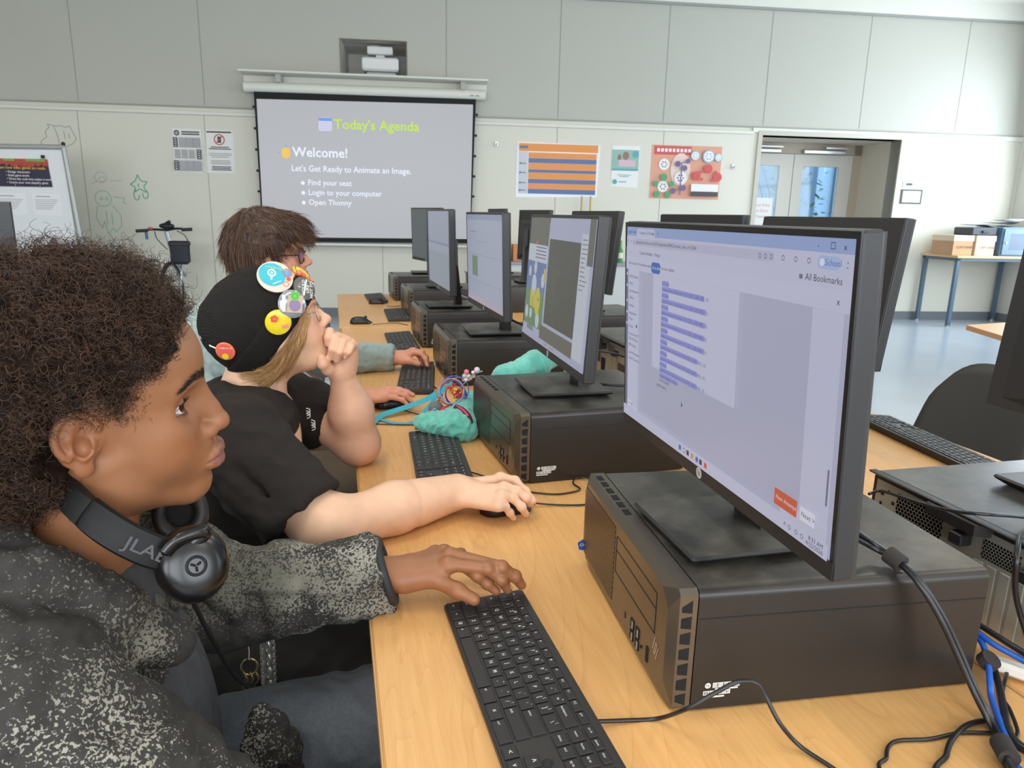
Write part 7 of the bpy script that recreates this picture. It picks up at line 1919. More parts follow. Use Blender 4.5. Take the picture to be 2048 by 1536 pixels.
badge(452, 700, .0185, 'orange_smile_badge', d5, [bp_or, P_('coral', 244, 104, 96), bp_ye, bp_wh], 0, .004)
badge(606, 540, .020, 'yellow_edge_badge', lambda sh, r: sh.ring(0, 0, r * .9, r * .1, 0), [bp_ye, bp_gy], .4, .002)
b = MB(); pp, nn = on_surface(606, 556); x_ = np.cross([0, 0, 1.0], nn); x_ /= np.linalg.norm(x_); y_ = np.cross(nn, x_)
for q, (a, e_, r_) in enumerate(((-.010, .010, .007), (0, .004, .006), (.008, -.006, .005), (.015, -.014, .004))): b.sphere(pp + x_ * a + y_ * e_ + nn * .004, r_, 10, 8)
b.build('orange_charm', bp_or, bo, smooth='all')
pp, nn = on_surface(420, 690); b = MB(); b.tube(smooth_path([pp, pp + nn * .012 + [.01, 0, .004], on_surface(445, 697)[0] + nn * .006]), .0014, 6); b.build('white_pin_cord', bp_wh, bo)
b = MB(); c = at(409, 672, y=1.46); b.sphere(c, (.009, .007, .009), 10, 8); b.sphere(c + [-.004, 0, .012], (.004, .003, .006), 8, 6); b.sphere(c + [.005, 0, .012], (.004, .003, .006), 8, 6); b.sphere(c + [.011, 0, -.004], .004, 8, 6); b.build('pale_plush_charm', P_('cream', 236, 200, 180), bo, smooth='all')
# ---- hair swept back below the beanie
rg = np.random.RandomState(5)
def lock(starts, path, n, spread, rad, wav=.003):
    K_ = len(path); t = np.linspace(0, 1, K_); off = rg.normal(0, 1, (n, 3)) * spread; ph = rg.uniform(0, 6.28, n); q = np.asarray(path)[None] + off[:, None, :] * (.35 + 1.1 * t)[None, :, None]
    q = q + (wav * np.sin(ph[:, None] + t[None] * 9))[..., None] * np.array([.3, -.5, 1]); return q
PH = []
for s_ in (-1, 1):
    for k_ in range(6):
        o_ = (k_ - 2.5) * .0045
        path = smooth_path([(.066, s_ * .070, .012 + o_), (.040, s_ * .078, -.024 + o_ * 1.3), (.004, s_ * .077, -.058 + o_ * 1.2), (-.045, s_ * .064, -.086 + o_), (-.095, s_ * .045, -.086 + o_ * 1.4), (-.150, s_ * .02, -.082 + o_ * 2), (-.170, s_ * .01, -.10 + o_ * 2)], 5)
        PH.append(lock(None, path, 150, .0042, .0005, .0030))
for s_ in (-1, 1):
    for k_ in range(5): PH.append(lock(None, smooth_path([(.060 - k_ * .014, s_ * .076, .002 - k_ * .012), (.048 - k_ * .016, s_ * .083, -.030 - k_ * .012), (.024 - k_ * .018, s_ * .078, -.060 - k_ * .010), (.004 - k_ * .02, s_ * .064, -.082 - k_ * .008), (-.012 - k_ * .02, s_ * .058, -.100 - k_ * .005), (-.03 - k_ * .02, s_ * .05, -.108), (-.04 - k_ * .02, s_ * .045, -.112)], 5), 50, .0045, .0005, .0035))
for sx in (.072, .066): PH.append(lock(None, smooth_path([(sx, -.062, .04), (sx + .004, -.070, .018), (sx - .004, -.071, -.006), (sx - .02, -.068, -.018)], 7)[:21], 7, .0012, .0004, .001))
Kx = min(q.shape[1] for q in PH); PHa = np.concatenate([q[:, :Kx] for q in PH])
Vs, Fs = strands(P2(PHa.reshape(-1, 3)).reshape(PHa.shape), np.linspace(.00042, .00016, Kx))
adopt(arr_obj('hair', Vs, Fs, hairmat('hair_honey', srgb(150, 104, 60), srgb(232, 190, 134), .4)), per2)
# ---- tee shirt
tv = Vol((-.56, 1.04, -.36), (.04, 1.84, .29), .005)
tv.ell((-.275, 1.45, -.02), (.155, .185, .20)); tv.ell((-.27, 1.43, -.18), (.175, .19, .18), .06); tv.cone((-.205, 1.28, .155), (-.175, 1.68, .125), .072, .068, .06); tv.ell((-.25, 1.48, .13), (.10, .15, .085), .05)
tv.chain([(-.205, 1.255, .160), (-.150, 1.205, .105), (-.095, 1.155, .060)], [.080, .076, .074], .03)
tv.chain([(-.17, 1.67, .135), (-.085, 1.63, .095)], [.072, .074], .03)
tv.cone((-.185, 1.50, .34), (-.200, 1.495, .165), .060, .066, .008, 's'); tv.cone((-.150, 1.52, .20), (-.118, 1.535, .150), .035, .030, .02, 's')
hn = np.array([.62, -.40, -.67]); hn /= np.linalg.norm(hn); hc_ = at(608, 1026, y=1.15)
tv.op(lambda X, Y, Z: np.minimum(-1e3 + 0 * X, 0) if False else (X - hc_[0]) * hn[0] + (Y - hc_[1]) * hn[1] + (Z - hc_[2]) * hn[2], (-.22, 1.04, -.02), (.04, 1.235, .20), mode='i')
tv.cone((-.125, 1.18, .085), (-.03, 1.115, .02), .046, .062, .004, 's')
hn2 = np.array([.80, -.2, -.55]); hc2 = at(662, 852, y=1.60)
tv.op(lambda X, Y, Z: (X - hc2[0]) * hn2[0] + (Y - hc2[1]) * hn2[1] + (Z - hc2[2]) * hn2[2], (-.13, 1.57, .0), (.04, 1.84, .2), mode='i')
for a_, b_, r_ in (((-.16, 1.14, .20), (-.06, 1.13, .125), .008), ((-.20, 1.15, .15), (-.10, 1.11, .075), .008), ((-.24, 1.19, .11), (-.14, 1.12, .03), .008), ((-.12, 1.30, .20), (-.09, 1.24, .13), .009), ((-.30, 1.30, .24), (-.15, 1.36, .22), .007), ((-.16, 1.33, .05), (-.14, 1.32, -.08), .012)): tv.cone(a_, b_, r_, r_ * .6, .014, 's')
Vt, Ft = tv.mesh(); Vt = smooth_mesh(Vt, Ft, 4); Nt = vnormals(Vt, Ft); Vt = fold(Vt, Nt, [(5, .005, (1.2, .5, 1.4)), (11, .002, (1, 1, 1.6))], 31); Vt = smooth_mesh(Vt, Ft, 1)
to = adopt(arr_obj('tee_shirt', Vt, Ft, mat('black_cotton', srgb(43, 38, 35), .9, spec=.2)), per2)
b = MB()
for u0, v0, s_ in ((612, 826, 1.0), (622, 850, 1.1)):
    c = at(u0, v0, y=1.35)
    d_ = ((Vt - CAMP) / ((Vt - CAMP) @ _f)[:, None]); uu = 1024 + CF * (d_ @ _r2); vv = 768 - CF * (d_ @ _u2); i = np.argmin(np.hypot(uu - u0, vv - v0) + 40 * ((Vt - CAMP) @ _f)); c = Vt[i] + (CAMP - Vt[i]) * .008
    for q in range(3): b.tube(smooth_path([c + [0, 0, .010 * s_ - q * .006], c + [.007, -.002, .008 - q * .006], c + [.007, -.002, .002 - q * .006], c + [.001, 0, -.001 - q * .006]]), .0011, 6)
b.build('white_print', bp_wh, to)
# black trousers
gv = Vol((-.56, 1.02, FL), (.24, 1.80, -.10), .009)
gv.ell((-.34, 1.42, -.27), (.15, .22, .13)); gv.chain([(-.30, 1.27, -.24), (.08, 1.22, -.235), (.04, 1.22, FL + .08)], [.115, .10, .085], .03); gv.chain([(-.33, 1.53, -.24), (.09, 1.58, -.22), (.05, 1.58, FL + .08)], [.11, .09, .08], .03)
gv.chain([(-.30, 1.15, -.22), (-.02, 1.10, -.30), (-.02, 1.10, -.5)], [.09, .10, .08], .05)
Vg, Fg = gv.mesh(); Ng = vnormals(Vg, Fg); Vg = fold(Vg, Ng, [(5, .008, (1, 1, .6))], 13)
adopt(arr_obj('trousers', Vg, Fg, mat('black_trousers', srgb(30, 29, 29), .85)), per2)
for y_ in (1.22, 1.58): adopt(MB().box(-.02, .20, y_ - .045, y_ + .045, FL + .001, FL + .085, bev=.03).build('shoe', M_blackp, smooth=True), per2)
def glasses(P, name, label, m, lensm, w=.0265, h=.020, rim=.0011, temple=.0012, cx=.1000, cz=.008, rear=-.005):
    g = thing(name, tuple(P([.1, 0, .01])), 0, label, 'eyeglasses'); o_ = np.array(g.location)
    for s_ in (-1, 1):
        ring = [np.array([cx - .012 * abs(math.cos(a) * .5 + .5) * (1 if True else 0), s_ * (.033 + w * math.copysign(abs(math.cos(a)) ** .75, math.cos(a))), cz + h * math.copysign(abs(math.sin(a)) ** .8, math.sin(a))]) for a in np.arange(28) * 2 * PI / 28]
        ring = P(np.array(ring)) - o_; MB().tube(ring, rim, 6, loop=True).build('rim', m, g, smooth='all')
        b = MB(); b.add(np.vstack([ring, ring.mean(0)]), [(i, (i + 1) % 28, 28) for i in range(28)]); b.build('lens', lensm, g)
        tp = P(np.array([[cx - .012, s_ * (.033 + w), cz + .006], [.06, s_ * .072, cz + .008], [.02, s_ * .078, cz + .008], [rear, s_ * .079, cz + .004], [rear - .014, s_ * .076, cz - .014]])) - o_
        MB().tube(smooth_path(tp), temple, 6).build('temple', m, g, smooth='all')
    MB().tube(smooth_path(P(np.array([[cx - .001, -.033 + w * .9, cz + .004], [cx + .004, 0, cz + .008], [cx - .001, .033 - w * .9, cz + .004]])) - o_), rim * 1.1, 6).build('bridge', m, g, smooth='all')
    return g
LENS = mat('clear_lens', (.95, .97, 1, 1), .03, alpha=.12)
glasses(P2, 'eyeglasses', 'thin metal eyeglasses worn by the person in the black beanie', mat('gold_wire', srgb(190, 150, 120), .25, metal=.8), LENS)
# ================================================================ PERSON 3: brown hair, glasses, hoodie
P3 = Pose((-0.206, 2.10, 0.425), (-0.3, 1, 6), 0.93)
per3 = thing('person', (-0.32, 2.17, FL), 0, 'person with short brown hair and glasses in a grey-green hoodie, typing', 'person')
per_cur = per3
SK3 = srgb(216, 156, 128)
hv = head_field(0.0024, lips=.9, nose=1.1, noser=1.0, jaw=.98)
hv.cone((-0.020, 0, -0.045), P3.inv((-0.25, 2.12, 0.30)), 0.050, 0.056, 0.03)
Vh, Fh = hv.mesh(); Vh = smooth_mesh(Vh, Fh, 1, .4); c3_ = head_colors(Vh, SK3, srgb(204, 120, 110), srgb(214, 116, 96))
W3L, W3R = at(790, 716, z=.045), at(722, 795, z=.038)
m3 = [W3L + [.062, -.030, .026], W3L + [.066, -.010, .028], W3L + [.060, .010, .024], W3L + [.050, .026, .016]]
f3 = [[q + [.028, -.022, -.004], q + [.040, -.038, -.020], q + [.044, -.048, -.040]] for q in m3]
h3 = hand_vol((-.02, 2.2, 0), (.32, 2.75, .12), .0026, W3L, W3L + [-.06, .02, .0], m3, f3, [W3L + [.02, -.03, -.004], W3L + [.05, -.048, -.004], W3L + [.078, -.058, -.012]], .98)
V1, F1 = h3.mesh()
m4 = [W3R + [.075, .022, .016], W3R + [.080, .004, .018], W3R + [.074, -.014, .014], W3R + [.064, -.030, .006]]
f4 = [[q + [.030, -.004, -.002], q + [.050, -.010, -.008], q + [.066, -.014, -.014 if i_ < 2 else -.024]] for i_, q in enumerate(m4)]
h4 = hand_vol((-.08, 1.80, 0), (.26, 2.15, .12), .0026, W3R, W3R + [-.06, .0, -.004], m4, f4, [W3R + [.02, .028, -.004], W3R + [.05, .044, -.010], W3R + [.075, .046, -.016]], .98)
V2, F2 = h4.mesh()
bv = Vol((-.55, 1.85, FL), (.25, 2.55, .32), .01); bv.cone((-.28, 2.16, .14), (-.36, 2.17, -.26), .11, .12); bv.cone((-.27, 1.97, .18), (-.26, 2.36, .17), .05, .05, .05); bv.cone((-.25, 2.12, .31), (-.28, 2.14, .18), .055, .06, .03)
bv.chain([(-.27, 1.97, .18), (-.14, 1.99, .0), tuple(W3R)], [.045, .034, .026], .02); bv.chain([(-.26, 2.36, .18), (-.10, 2.50, .02), tuple(W3L)], [.045, .034, .026], .02)
bv.chain([(-.36, 2.08, -.26), (.06, 2.05, -.22), (.04, 2.05, -.66)], [.075, .055, .04], .03); bv.chain([(-.36, 2.26, -.26), (.06, 2.30, -.22), (.04, 2.30, -.66)], [.075, .055, .04], .03)
Vb, Fb = bv.mesh(); VA, FA = join([(P3(Vh), Fh), (V1, F1), (V2, F2), (Vb, Fb)])
adopt(arr_obj('body', VA, FA, skin('skin_rosy', SK3, .5, .1), attr=np.concatenate([c3_, tint(V1, srgb(214, 146, 118)), tint(V2, srgb(214, 146, 118)), tint(Vb, SK3)])), per3)
adk(make_eyes, P3, None, srgb(80, 70, 60), (0, -8))
# hair: cap plus combed strands falling over the forehead
cv = Vol((-.14, -.12, -.10), (.14, .12, .17), .004)
cv.ell((-.012, 0, .052), (.107, .086, .092)); cv.ell((-.040, 0, .015), (.078, .080, .080), .04); cv.ell((.050, 0, .082), (.058, .066, .044), .03)
cv.ell((.112, 0, -.006), (.086, .12, .074), .015, 's'); cv.ell((.045, 0, -.085), (.07, .14, .07), .02, 's')
for s_ in (-1, 1): cv.ell((.002, s_ * .092, -.012), (.028, .03, .036), .01, 's')
Vc, Fc = cv.mesh(); Nc = vnormals(Vc, Fc); Vc = Vc + Nc * (.003 * vnoise(Vc * np.array([10, 25, 12]), 2, 2))[:, None]
M_h3, M_h3s = mat('brown_hair', srgb(62, 44, 34), .5, noise=(30, .3)), hairmat('brown_strand', srgb(60, 42, 32), srgb(118, 86, 64), .4)
ho = adopt(arr_obj('hair', P3(Vc), Fc, M_h3), per3)
rg = np.random.RandomState(3); p, nr = pick(Vc, Fc, 5200, rg)
crown = np.array([-.045, 0, .135]); fl = p - crown; fl /= np.linalg.norm(fl, axis=1)[:, None]; fl = fl - nr * (fl * nr).sum(1)[:, None]; fl /= np.linalg.norm(fl, axis=1)[:, None] + 1e-9
K_ = 7; t = np.linspace(0, 1, K_); L_ = rg.uniform(.02, .045, len(p)) + .02 * (p[:, 0] > .05)
pth = (p + nr * .001)[:, None, :] + (fl * L_[:, None])[:, None, :] * t[None, :, None] + nr[:, None, :] * (.006 * np.sin(t * 2.2))[None, :, None] * rg.uniform(.1, .7, (len(p), 1, 1)) - np.array([0, 0, 1.0]) * (t ** 2 * .012)[None, :, None]
ok = ~((pth[:, -1, 0] > .07) & (pth[:, -1, 2] < .008)); pth = pth[ok]
fr = rg.uniform(0, 1, (150, 1)); base = np.hstack([.085 + .01 * rg.rand(150, 1), -.05 + .1 * fr, .075 + .02 * rg.rand(150, 1)]); dr = np.hstack([.030 + .012 * rg.rand(150, 1), (-.05 + .1 * fr) * .1, -.038 - .012 * rg.rand(150, 1)])
fp = base[:, None, :] + dr[:, None, :] * t[None, :, None] + np.array([.012, 0, .006]) * np.sin(t * PI)[None, :, None]
pth = np.concatenate([pth, fp]); Vs, Fs = strands(P3(pth.reshape(-1, 3)).reshape(pth.shape), np.linspace(.0007, .0002, K_)); adopt(arr_obj('hair_strands', Vs, Fs, M_h3s), ho)['kind'] = 'stuff'
glasses(P3, 'eyeglasses', 'dark framed eyeglasses worn by the person in the grey-green hoodie', mat('dark_frame', srgb(40, 34, 40), .35), mat('tinted_lens', srgb(120, 110, 170), .05, alpha=.45), h=.021, rim=.0018, temple=.0019)
hv3 = Vol((-.56, 1.80, -.34), (.20, 2.66, .36), .006)
hv3.ell((-.32, 2.16, -.03), (.15, .20, .27)); hv3.cone((-.285, 1.98, .19), (-.275, 2.35, .18), .078, .074, .06); hv3.ell((-.36, 2.15, .20), (.09, .14, .10), .05)
hv3.chain([(-.28, 1.97, .18), (-.14, 1.975, .025), tuple(W3R + [-.02, .004, .002])], [.080, .060, .042], .03)
hv3.chain([(-.26, 2.37, .17), (-.085, 2.50, .055), tuple(W3L + [-.02, .006, .002])], [.078, .058, .044], .03)
hv3.cone(W3R + [-.02, .004, .002], W3R + [.06, 0, 0], .032, .045, .004, 's'); hv3.cone(W3L + [-.02, .006, .002], W3L + [.06, -.01, 0], .034, .045, .004, 's'); hv3.cone((-.25, 2.12, .40), (-.275, 2.13, .24), .058, .062, .01, 's')
Vt, Ft = hv3.mesh(); Vt = smooth_mesh(Vt, Ft, 2); Nt = vnormals(Vt, Ft); Vt = fold(Vt, Nt, [(6, .006, (.7, 1, 1.3)), (12, .0025, (1, 1, 1))], 41)
adopt(arr_obj('hoodie', Vt, Ft, mat('grey_green_fleece', srgb(150, 168, 164), .9, noise=(6, .07), sheen=.3)), per3)
gv = Vol((-.56, 1.85, FL), (.24, 2.50, -.10), .009); gv.ell((-.36, 2.17, -.27), (.14, .19, .12)); gv.chain([(-.34, 2.08, -.235), (.08, 2.05, -.215), (.04, 2.05, FL + .08)], [.095, .08, .065], .03); gv.chain([(-.34, 2.26, -.235), (.08, 2.30, -.215), (.05, 2.30, FL + .08)], [.095, .08, .065], .03)
Vg, Fg = gv.mesh(); adopt(arr_obj('trousers', Vg, Fg, mat('khaki_trousers', srgb(120, 104, 84), .85)), per3)
for y_ in (2.05, 2.30): adopt(MB().box(-.02, .20, y_ - .045, y_ + .045, FL + .001, FL + .085, bev=.03).build('shoe', M_blackp, smooth=True), per3)
# ================================================================ POUCH, CHARMS, CHAIRS, SMALL THINGS
def blob(name, vol, m, parent=None, sm=1, fo=None):
    V, F = vol.mesh(); V = smooth_mesh(V, F, sm)
    if fo: V = fold(V, vnormals(V, F), *fo)
    if parent is not None: V = V - np.array(parent.location)
    return arr_obj(name, V, F, m, parent)
FUR = mat('teal_plush', srgb(104, 196, 178), .95, noise=(40, .14), bump=(420, .6, .002), sheen=.5)
pb = thing('plush_pouch', tuple(at(900, 855, z=0)), 0, 'teal fluffy pouch slumped between the keyboard and the second computer', 'pouch')
v = Vol((.10, 1.62, 0), (.45, 2.10, .17), .003)
Q = lambda u, v_, z: at(u, v_, z=z)
v.ell(Q(865, 845, .03), (.050, .035, .026)); v.ell(Q(900, 850, .032), (.055, .042, .030), .03); v.cone(Q(915, 848, .04), Q(938, 800, .06), .034, .026, .03); v.ell(Q(925, 862, .022), (.035, .03, .022), .03)
v.op(lambda X, Y, Z: .001 - Z, (.10, 1.62, 0), (.45, 2.10, .17), mode='i')
o = blob('pouch_body', v, FUR, pb, 1, ([(14, .004, (1, 1, 1))], 3))
b = MB(); b.tube(smooth_path(np.array([Q(912, 815, .075), Q(925, 822, .072), Q(936, 835, .06), Q(940, 848, .045)]) - np.array(pb.location)), .009, 8); b.build('dark_band', mat('band_maroon', srgb(70, 44, 52), .8), pb, smooth='all')
b = MB(); b.tube(smooth_path(np.array([Q(912, 812, .080), Q(925, 819, .078), Q(937, 832, .066)]) - np.array(pb.location)), .003, 6); b.build('pink_piping', mat('piping_pink', srgb(230, 60, 110), .6), pb)
w = thing('plush_pouch', tuple(at(1040, 740, x=.42)), 0, 'teal plush sleeve lying behind the second computer', 'pouch')
v = Vol((.28, 1.72, .0), (.62, 2.20, .26), .004); v.cone((.40, 1.80, .13), (.50, 1.86, .150), .030, .034); v.cone((.50, 1.86, .150), (.575, 1.90, .165), .034, .020, .02); v.cone((.34, 1.80, .02), (.40, 1.80, .13), .035, .028, .02); v.ell((.45, 1.85, .05), (.09, .05, .05), .03)
blob('sleeve_body', v, FUR, w, 1, ([(12, .004, (1, 1, 1))], 7))
def bangle(u, v_, z, r, tilt, col, label, wd=.0045):
    c = at(u, v_, y=1.80) if z is None else at(u, v_, y=z); n = (CAMP - c) / np.linalg.norm(CAMP - c) + np.array(tilt); n /= np.linalg.norm(n); x_ = np.cross([0, 0, 1.0], n); x_ /= np.linalg.norm(x_); y_ = np.cross(n, x_)
    rings = []
    for a in np.arange(36) * 2 * PI / 36:
        d = math.cos(a) * x_ + math.sin(a) * y_; p = c + d * r; rings.append([tuple(p - c + d * a_ + n * b_) for a_, b_ in ((.0009, -wd), (.0009, wd), (-.0009, wd), (-.0009, -wd))])
    o = MB().loft(rings, loop=True).build('wristband', mat('band_' + str(u), col, .5), loc=tuple(c), smooth=30); tag(o, label, 'wristband', 'silicone wristbands on the pouch clip')
bangle(899, 783, 1.80, .034, (.2, 0, .1), srgb(236, 112, 50), 'orange silicone wristband, leftmost of the looped bands'); bangle(905, 786, 1.79, .033, (-.1, 0, .2), srgb(126, 96, 160), 'purple silicone wristband behind the blue ones')
bangle(909, 780, 1.78, .037, (.1, 0, -.1), srgb(70, 92, 200), 'blue silicone wristband around the bead cluster'); bangle(904, 782, 1.77, .032, (-.25, 0, 0), srgb(150, 160, 200), 'lilac grey silicone wristband with printed lettering')
bangle(912, 790, 1.79, .028, (.3, 0, .3), srgb(60, 70, 170), 'dark blue silicone wristband, lowest of the looped bands')
rd = random.Random(4); cols = [srgb(214, 40, 60), srgb(240, 130, 40), srgb(236, 190, 60), srgb(220, 60, 110)]; bm = [mat('bead_%d' % i, c_, .2) for i, c_ in enumerate(cols)]
cc = at(908, 784, y=1.79); tb = thing('bead_charm', tuple(cc), 0, 'cluster of red, orange and yellow beads inside the wristbands', 'charm')
for i in range(34):
    a, r_ = rd.uniform(0, 6.28), rd.uniform(0, .022); MB().sphere((math.cos(a) * r_, rd.uniform(-.01, .01), math.sin(a) * r_), rd.uniform(.0035, .0055), 8, 6).build('bead', bm[i % 4], tb, smooth='all')
ch = thing('clip_chain', tuple(at(940, 752, z=.17)), 0, 'silver clips and pale beads on a cord above the teal pouch', 'clip chain'); o_ = np.array(ch.location)
for u, v_, r_, c_ in ((933, 744, .007, (236, 120, 140)), (937, 752, .0055, (220, 214, 210)), (929, 752, .0065, (190, 196, 190)), (932, 759, .006, (226, 226, 220)), (954, 740, .008, (214, 206, 220)), (946, 745, .005, (230, 220, 200))):
    MB().sphere(at(u, v_, y=1.76) - o_, r_, 12, 8).build('bead', mat('pale_bead_%d' % u, srgb(*c_), .2), ch, smooth='all')
b = MB(); b.tube(smooth_path(np.array([at(918, 778, y=1.77), at(930, 765, y=1.76), at(945, 750, y=1.76), at(965, 742, y=1.76)]) - o_), .0016, 6); b.build('clip', M_metal, ch)
b = MB(); b.tube(smooth_path(np.array([at(905, 757, y=1.8), at(915, 755, y=1.79), at(928, 756, y=1.78), at(940, 748, y=1.77)]) - o_), .0012, 6); b.build('cord', mat('cord_beige', srgb(190, 180, 140), .6), ch)
gl_ = thing('grey_plush_charm', tuple(at(872, 818, y=1.80)), 0, 'small grey plush fish charm with a blue eye beside the pouch', 'plush charm')
MB().sphere((0, 0, 0), (.020, .018, .022), 16, 12).build('plush_body', mat('plush_grey', srgb(122, 118, 112), .95), gl_, smooth='all')
b = MB(); b.sphere((-.006, -.0165, .001), (.006, .003, .006), 12, 8, m=0); b.sphere((-.006, -.0195, .001), (.003, .0015, .003), 10, 6, m=1); b.build('eye', [mat('eye_pale_blue', srgb(120, 190, 226), .3), M_blackp], gl_, smooth='all')
o = MB(); o.sphere((0, 0, 0), (.012, .010, .010), 12, 8); o.sphere((.006, 0, .008), (.005, .005, .004), 8, 6); o = o.build('pompom_charm', mat('pom_pink', srgb(226, 70, 106), .9), loc=tuple(at(890, 820, y=1.78)), smooth='all'); tag(o, 'pink soft charm between the grey plush and the teal pouch', 'charm')
jn = MB(); jn.box(-.022, .022, -.012, .012, 0, .035, bev=.005); o = jn.build('denim_tag', mat('denim', srgb(70, 96, 130), .85, noise=(150, .2)), loc=tuple(at(933, 868, z=0.0))); tag(o, 'small blue denim piece against the second computer corner', 'fabric tag')
# turquoise lanyard strap
st = thing('lanyard_strap', tuple(at(760, 848, z=0)), 0, 'turquoise lanyard strap looping across the table from the pouch', 'lanyard'); o_ = np.array(st.location)
def ribbon(pts, w_, up, name, m):
    P_r = smooth_path(np.array(pts) - o_, 8); T = np.gradient(P_r, axis=0); T /= np.linalg.norm(T, axis=1)[:, None]; rings = []
    for i in range(len(P_r)):
        u_ = np.array(up if not callable(up) else up(i / len(P_r)), float); s_ = np.cross(T[i], u_); s_ /= np.linalg.norm(s_); n_ = np.cross(s_, T[i]); rings.append([tuple(P_r[i] + s_ * a + n_ * c_) for a, c_ in ((-w_, -.0005), (w_, -.0005), (w_, .0005), (-w_, .0005))])
    MB().loft(rings, caps=True).build(name, m, st, smooth=30)
M_tq = mat('strap_turquoise', srgb(50, 168, 186), .6)
ribbon([Q(745, 846, .006), Q(765, 830, .010), Q(810, 815, .020), Q(850, 800, .035), Q(880, 782, .05), Q(905, 765, .08)], .0085, (0, -.7, 1), 'strap', M_tq)
ribbon([Q(752, 836, .004), Q(790, 846, .004), Q(825, 845, .005), Q(850, 822, .02), Q(872, 795, .045), Q(903, 766, .085)], .0055, (.3, -.6, 1), 'strap', M_tq)
# chain and keys hanging from the second person's hip
kc = thing('wallet_chain', tuple(at(540, 1275, y=1.02)), 0, 'silver wallet chain with thick links hanging beside the dark trousers', 'chain'); o_ = np.array(kc.location)
ML = mat('chain_silver', srgb(214, 212, 204), .25, metal=.75); MGd = mat('ring_gold', srgb(206, 186, 130), .25, metal=.9)
def links(u0, v0, u1, v1, n, r_, th):
    for i in range(n):
        t = (i + .5) / n; c = at(u0 + (u1 - u0) * t, v0 + (v1 - v0) * t, y=1.02) - o_; a_ = i % 2 * PI / 2 + .4
        ex = np.array([math.cos(a_), math.sin(a_), 0]); L_ = r_ * 1.45
        MB().tube([tuple(c + ex * r_ * .75 * math.cos(q) + np.array([0, 0, L_ * math.sin(q)])) for q in np.arange(12) * 2 * PI / 12], th, 6, loop=True).build('chain_link', ML, kc, smooth='all')
links(534, 1272, 541, 1402, 10, .0085, .0028); links(523, 1280, 527, 1385, 18, .0035, .0008); links(546, 1275, 551, 1392, 18, .0035, .0008)
kr = thing('key_ring', tuple(at(499, 1335, y=1.0)), 0, 'gold key ring with clips and a blue tag beside the headphone lead', 'key ring'); o_ = np.array(kr.location)
MB().tube([(.0115 * math.cos(a), .002, .0135 * math.sin(a)) for a in np.arange(24) * 2 * PI / 24], .0017, 6, loop=True).build('ring', MGd, kr, smooth='all')
for dx in (-.008, 0, .008): MB().tube(smooth_path([(dx, 0, -.008), (dx + .004, -.002, -.020), (dx - .003, 0, -.032), (dx + .002, 0, -.04)]), .0018, 6).build('clip', MGd, kr)
b = MB(); b.box(-.014, .004, -.002, .002, -.095, -.045, bev=.001); b.build('blue_tag', mat('tag_blue', srgb(64, 130, 180), .5), kr)
b = MB(); b.box(-.012, -.004, -.0032, -.002, -.085, -.072); b.build('pink_print', mat('tag_pink', srgb(226, 90, 110), .5), kr)
b = MB(); b.tube(smooth_path([(0, 0, .013), (.001, 0, .03), (-.002, 0, .045)]), .001, 6); b.sphere((-.012, 0, .048), (.010, .006, .008), 10, 8); b.build('shell_charm', mat('shell', srgb(226, 206, 186), .5), kr, smooth='all')
pl = thing('hanging_plush', tuple(at(727, 1365, y=1.16)), 0, 'small white and blue plush charm hanging under the table edge', 'plush charm')
pwh = mat('plush_white', srgb(236, 230, 226), .9); MB().sphere((0, 0, 0), (.022, .016, .024), 16, 12).build('plush_head', pwh, pl, smooth='all'); MB().sphere((.002, -.002, -.022), (.016, .012, .014), 12, 8).build('plush_body', pwh, pl, smooth='all')
b = MB(); b.sphere((.004, .004, .014), (.024, .018, .016), 14, 8); b.sphere((-.018, -.002, -.014), (.014, .008, .008), 10, 8); b.build('plush_trim', mat('plush_blue', srgb(120, 140, 200), .9), pl, smooth='all')
MB().sphere((.002, -.016, -.004), (.003, .002, .003), 8, 6).build('cheek', mat('cheek_pink', srgb(236, 130, 150), .8), pl, smooth='all')
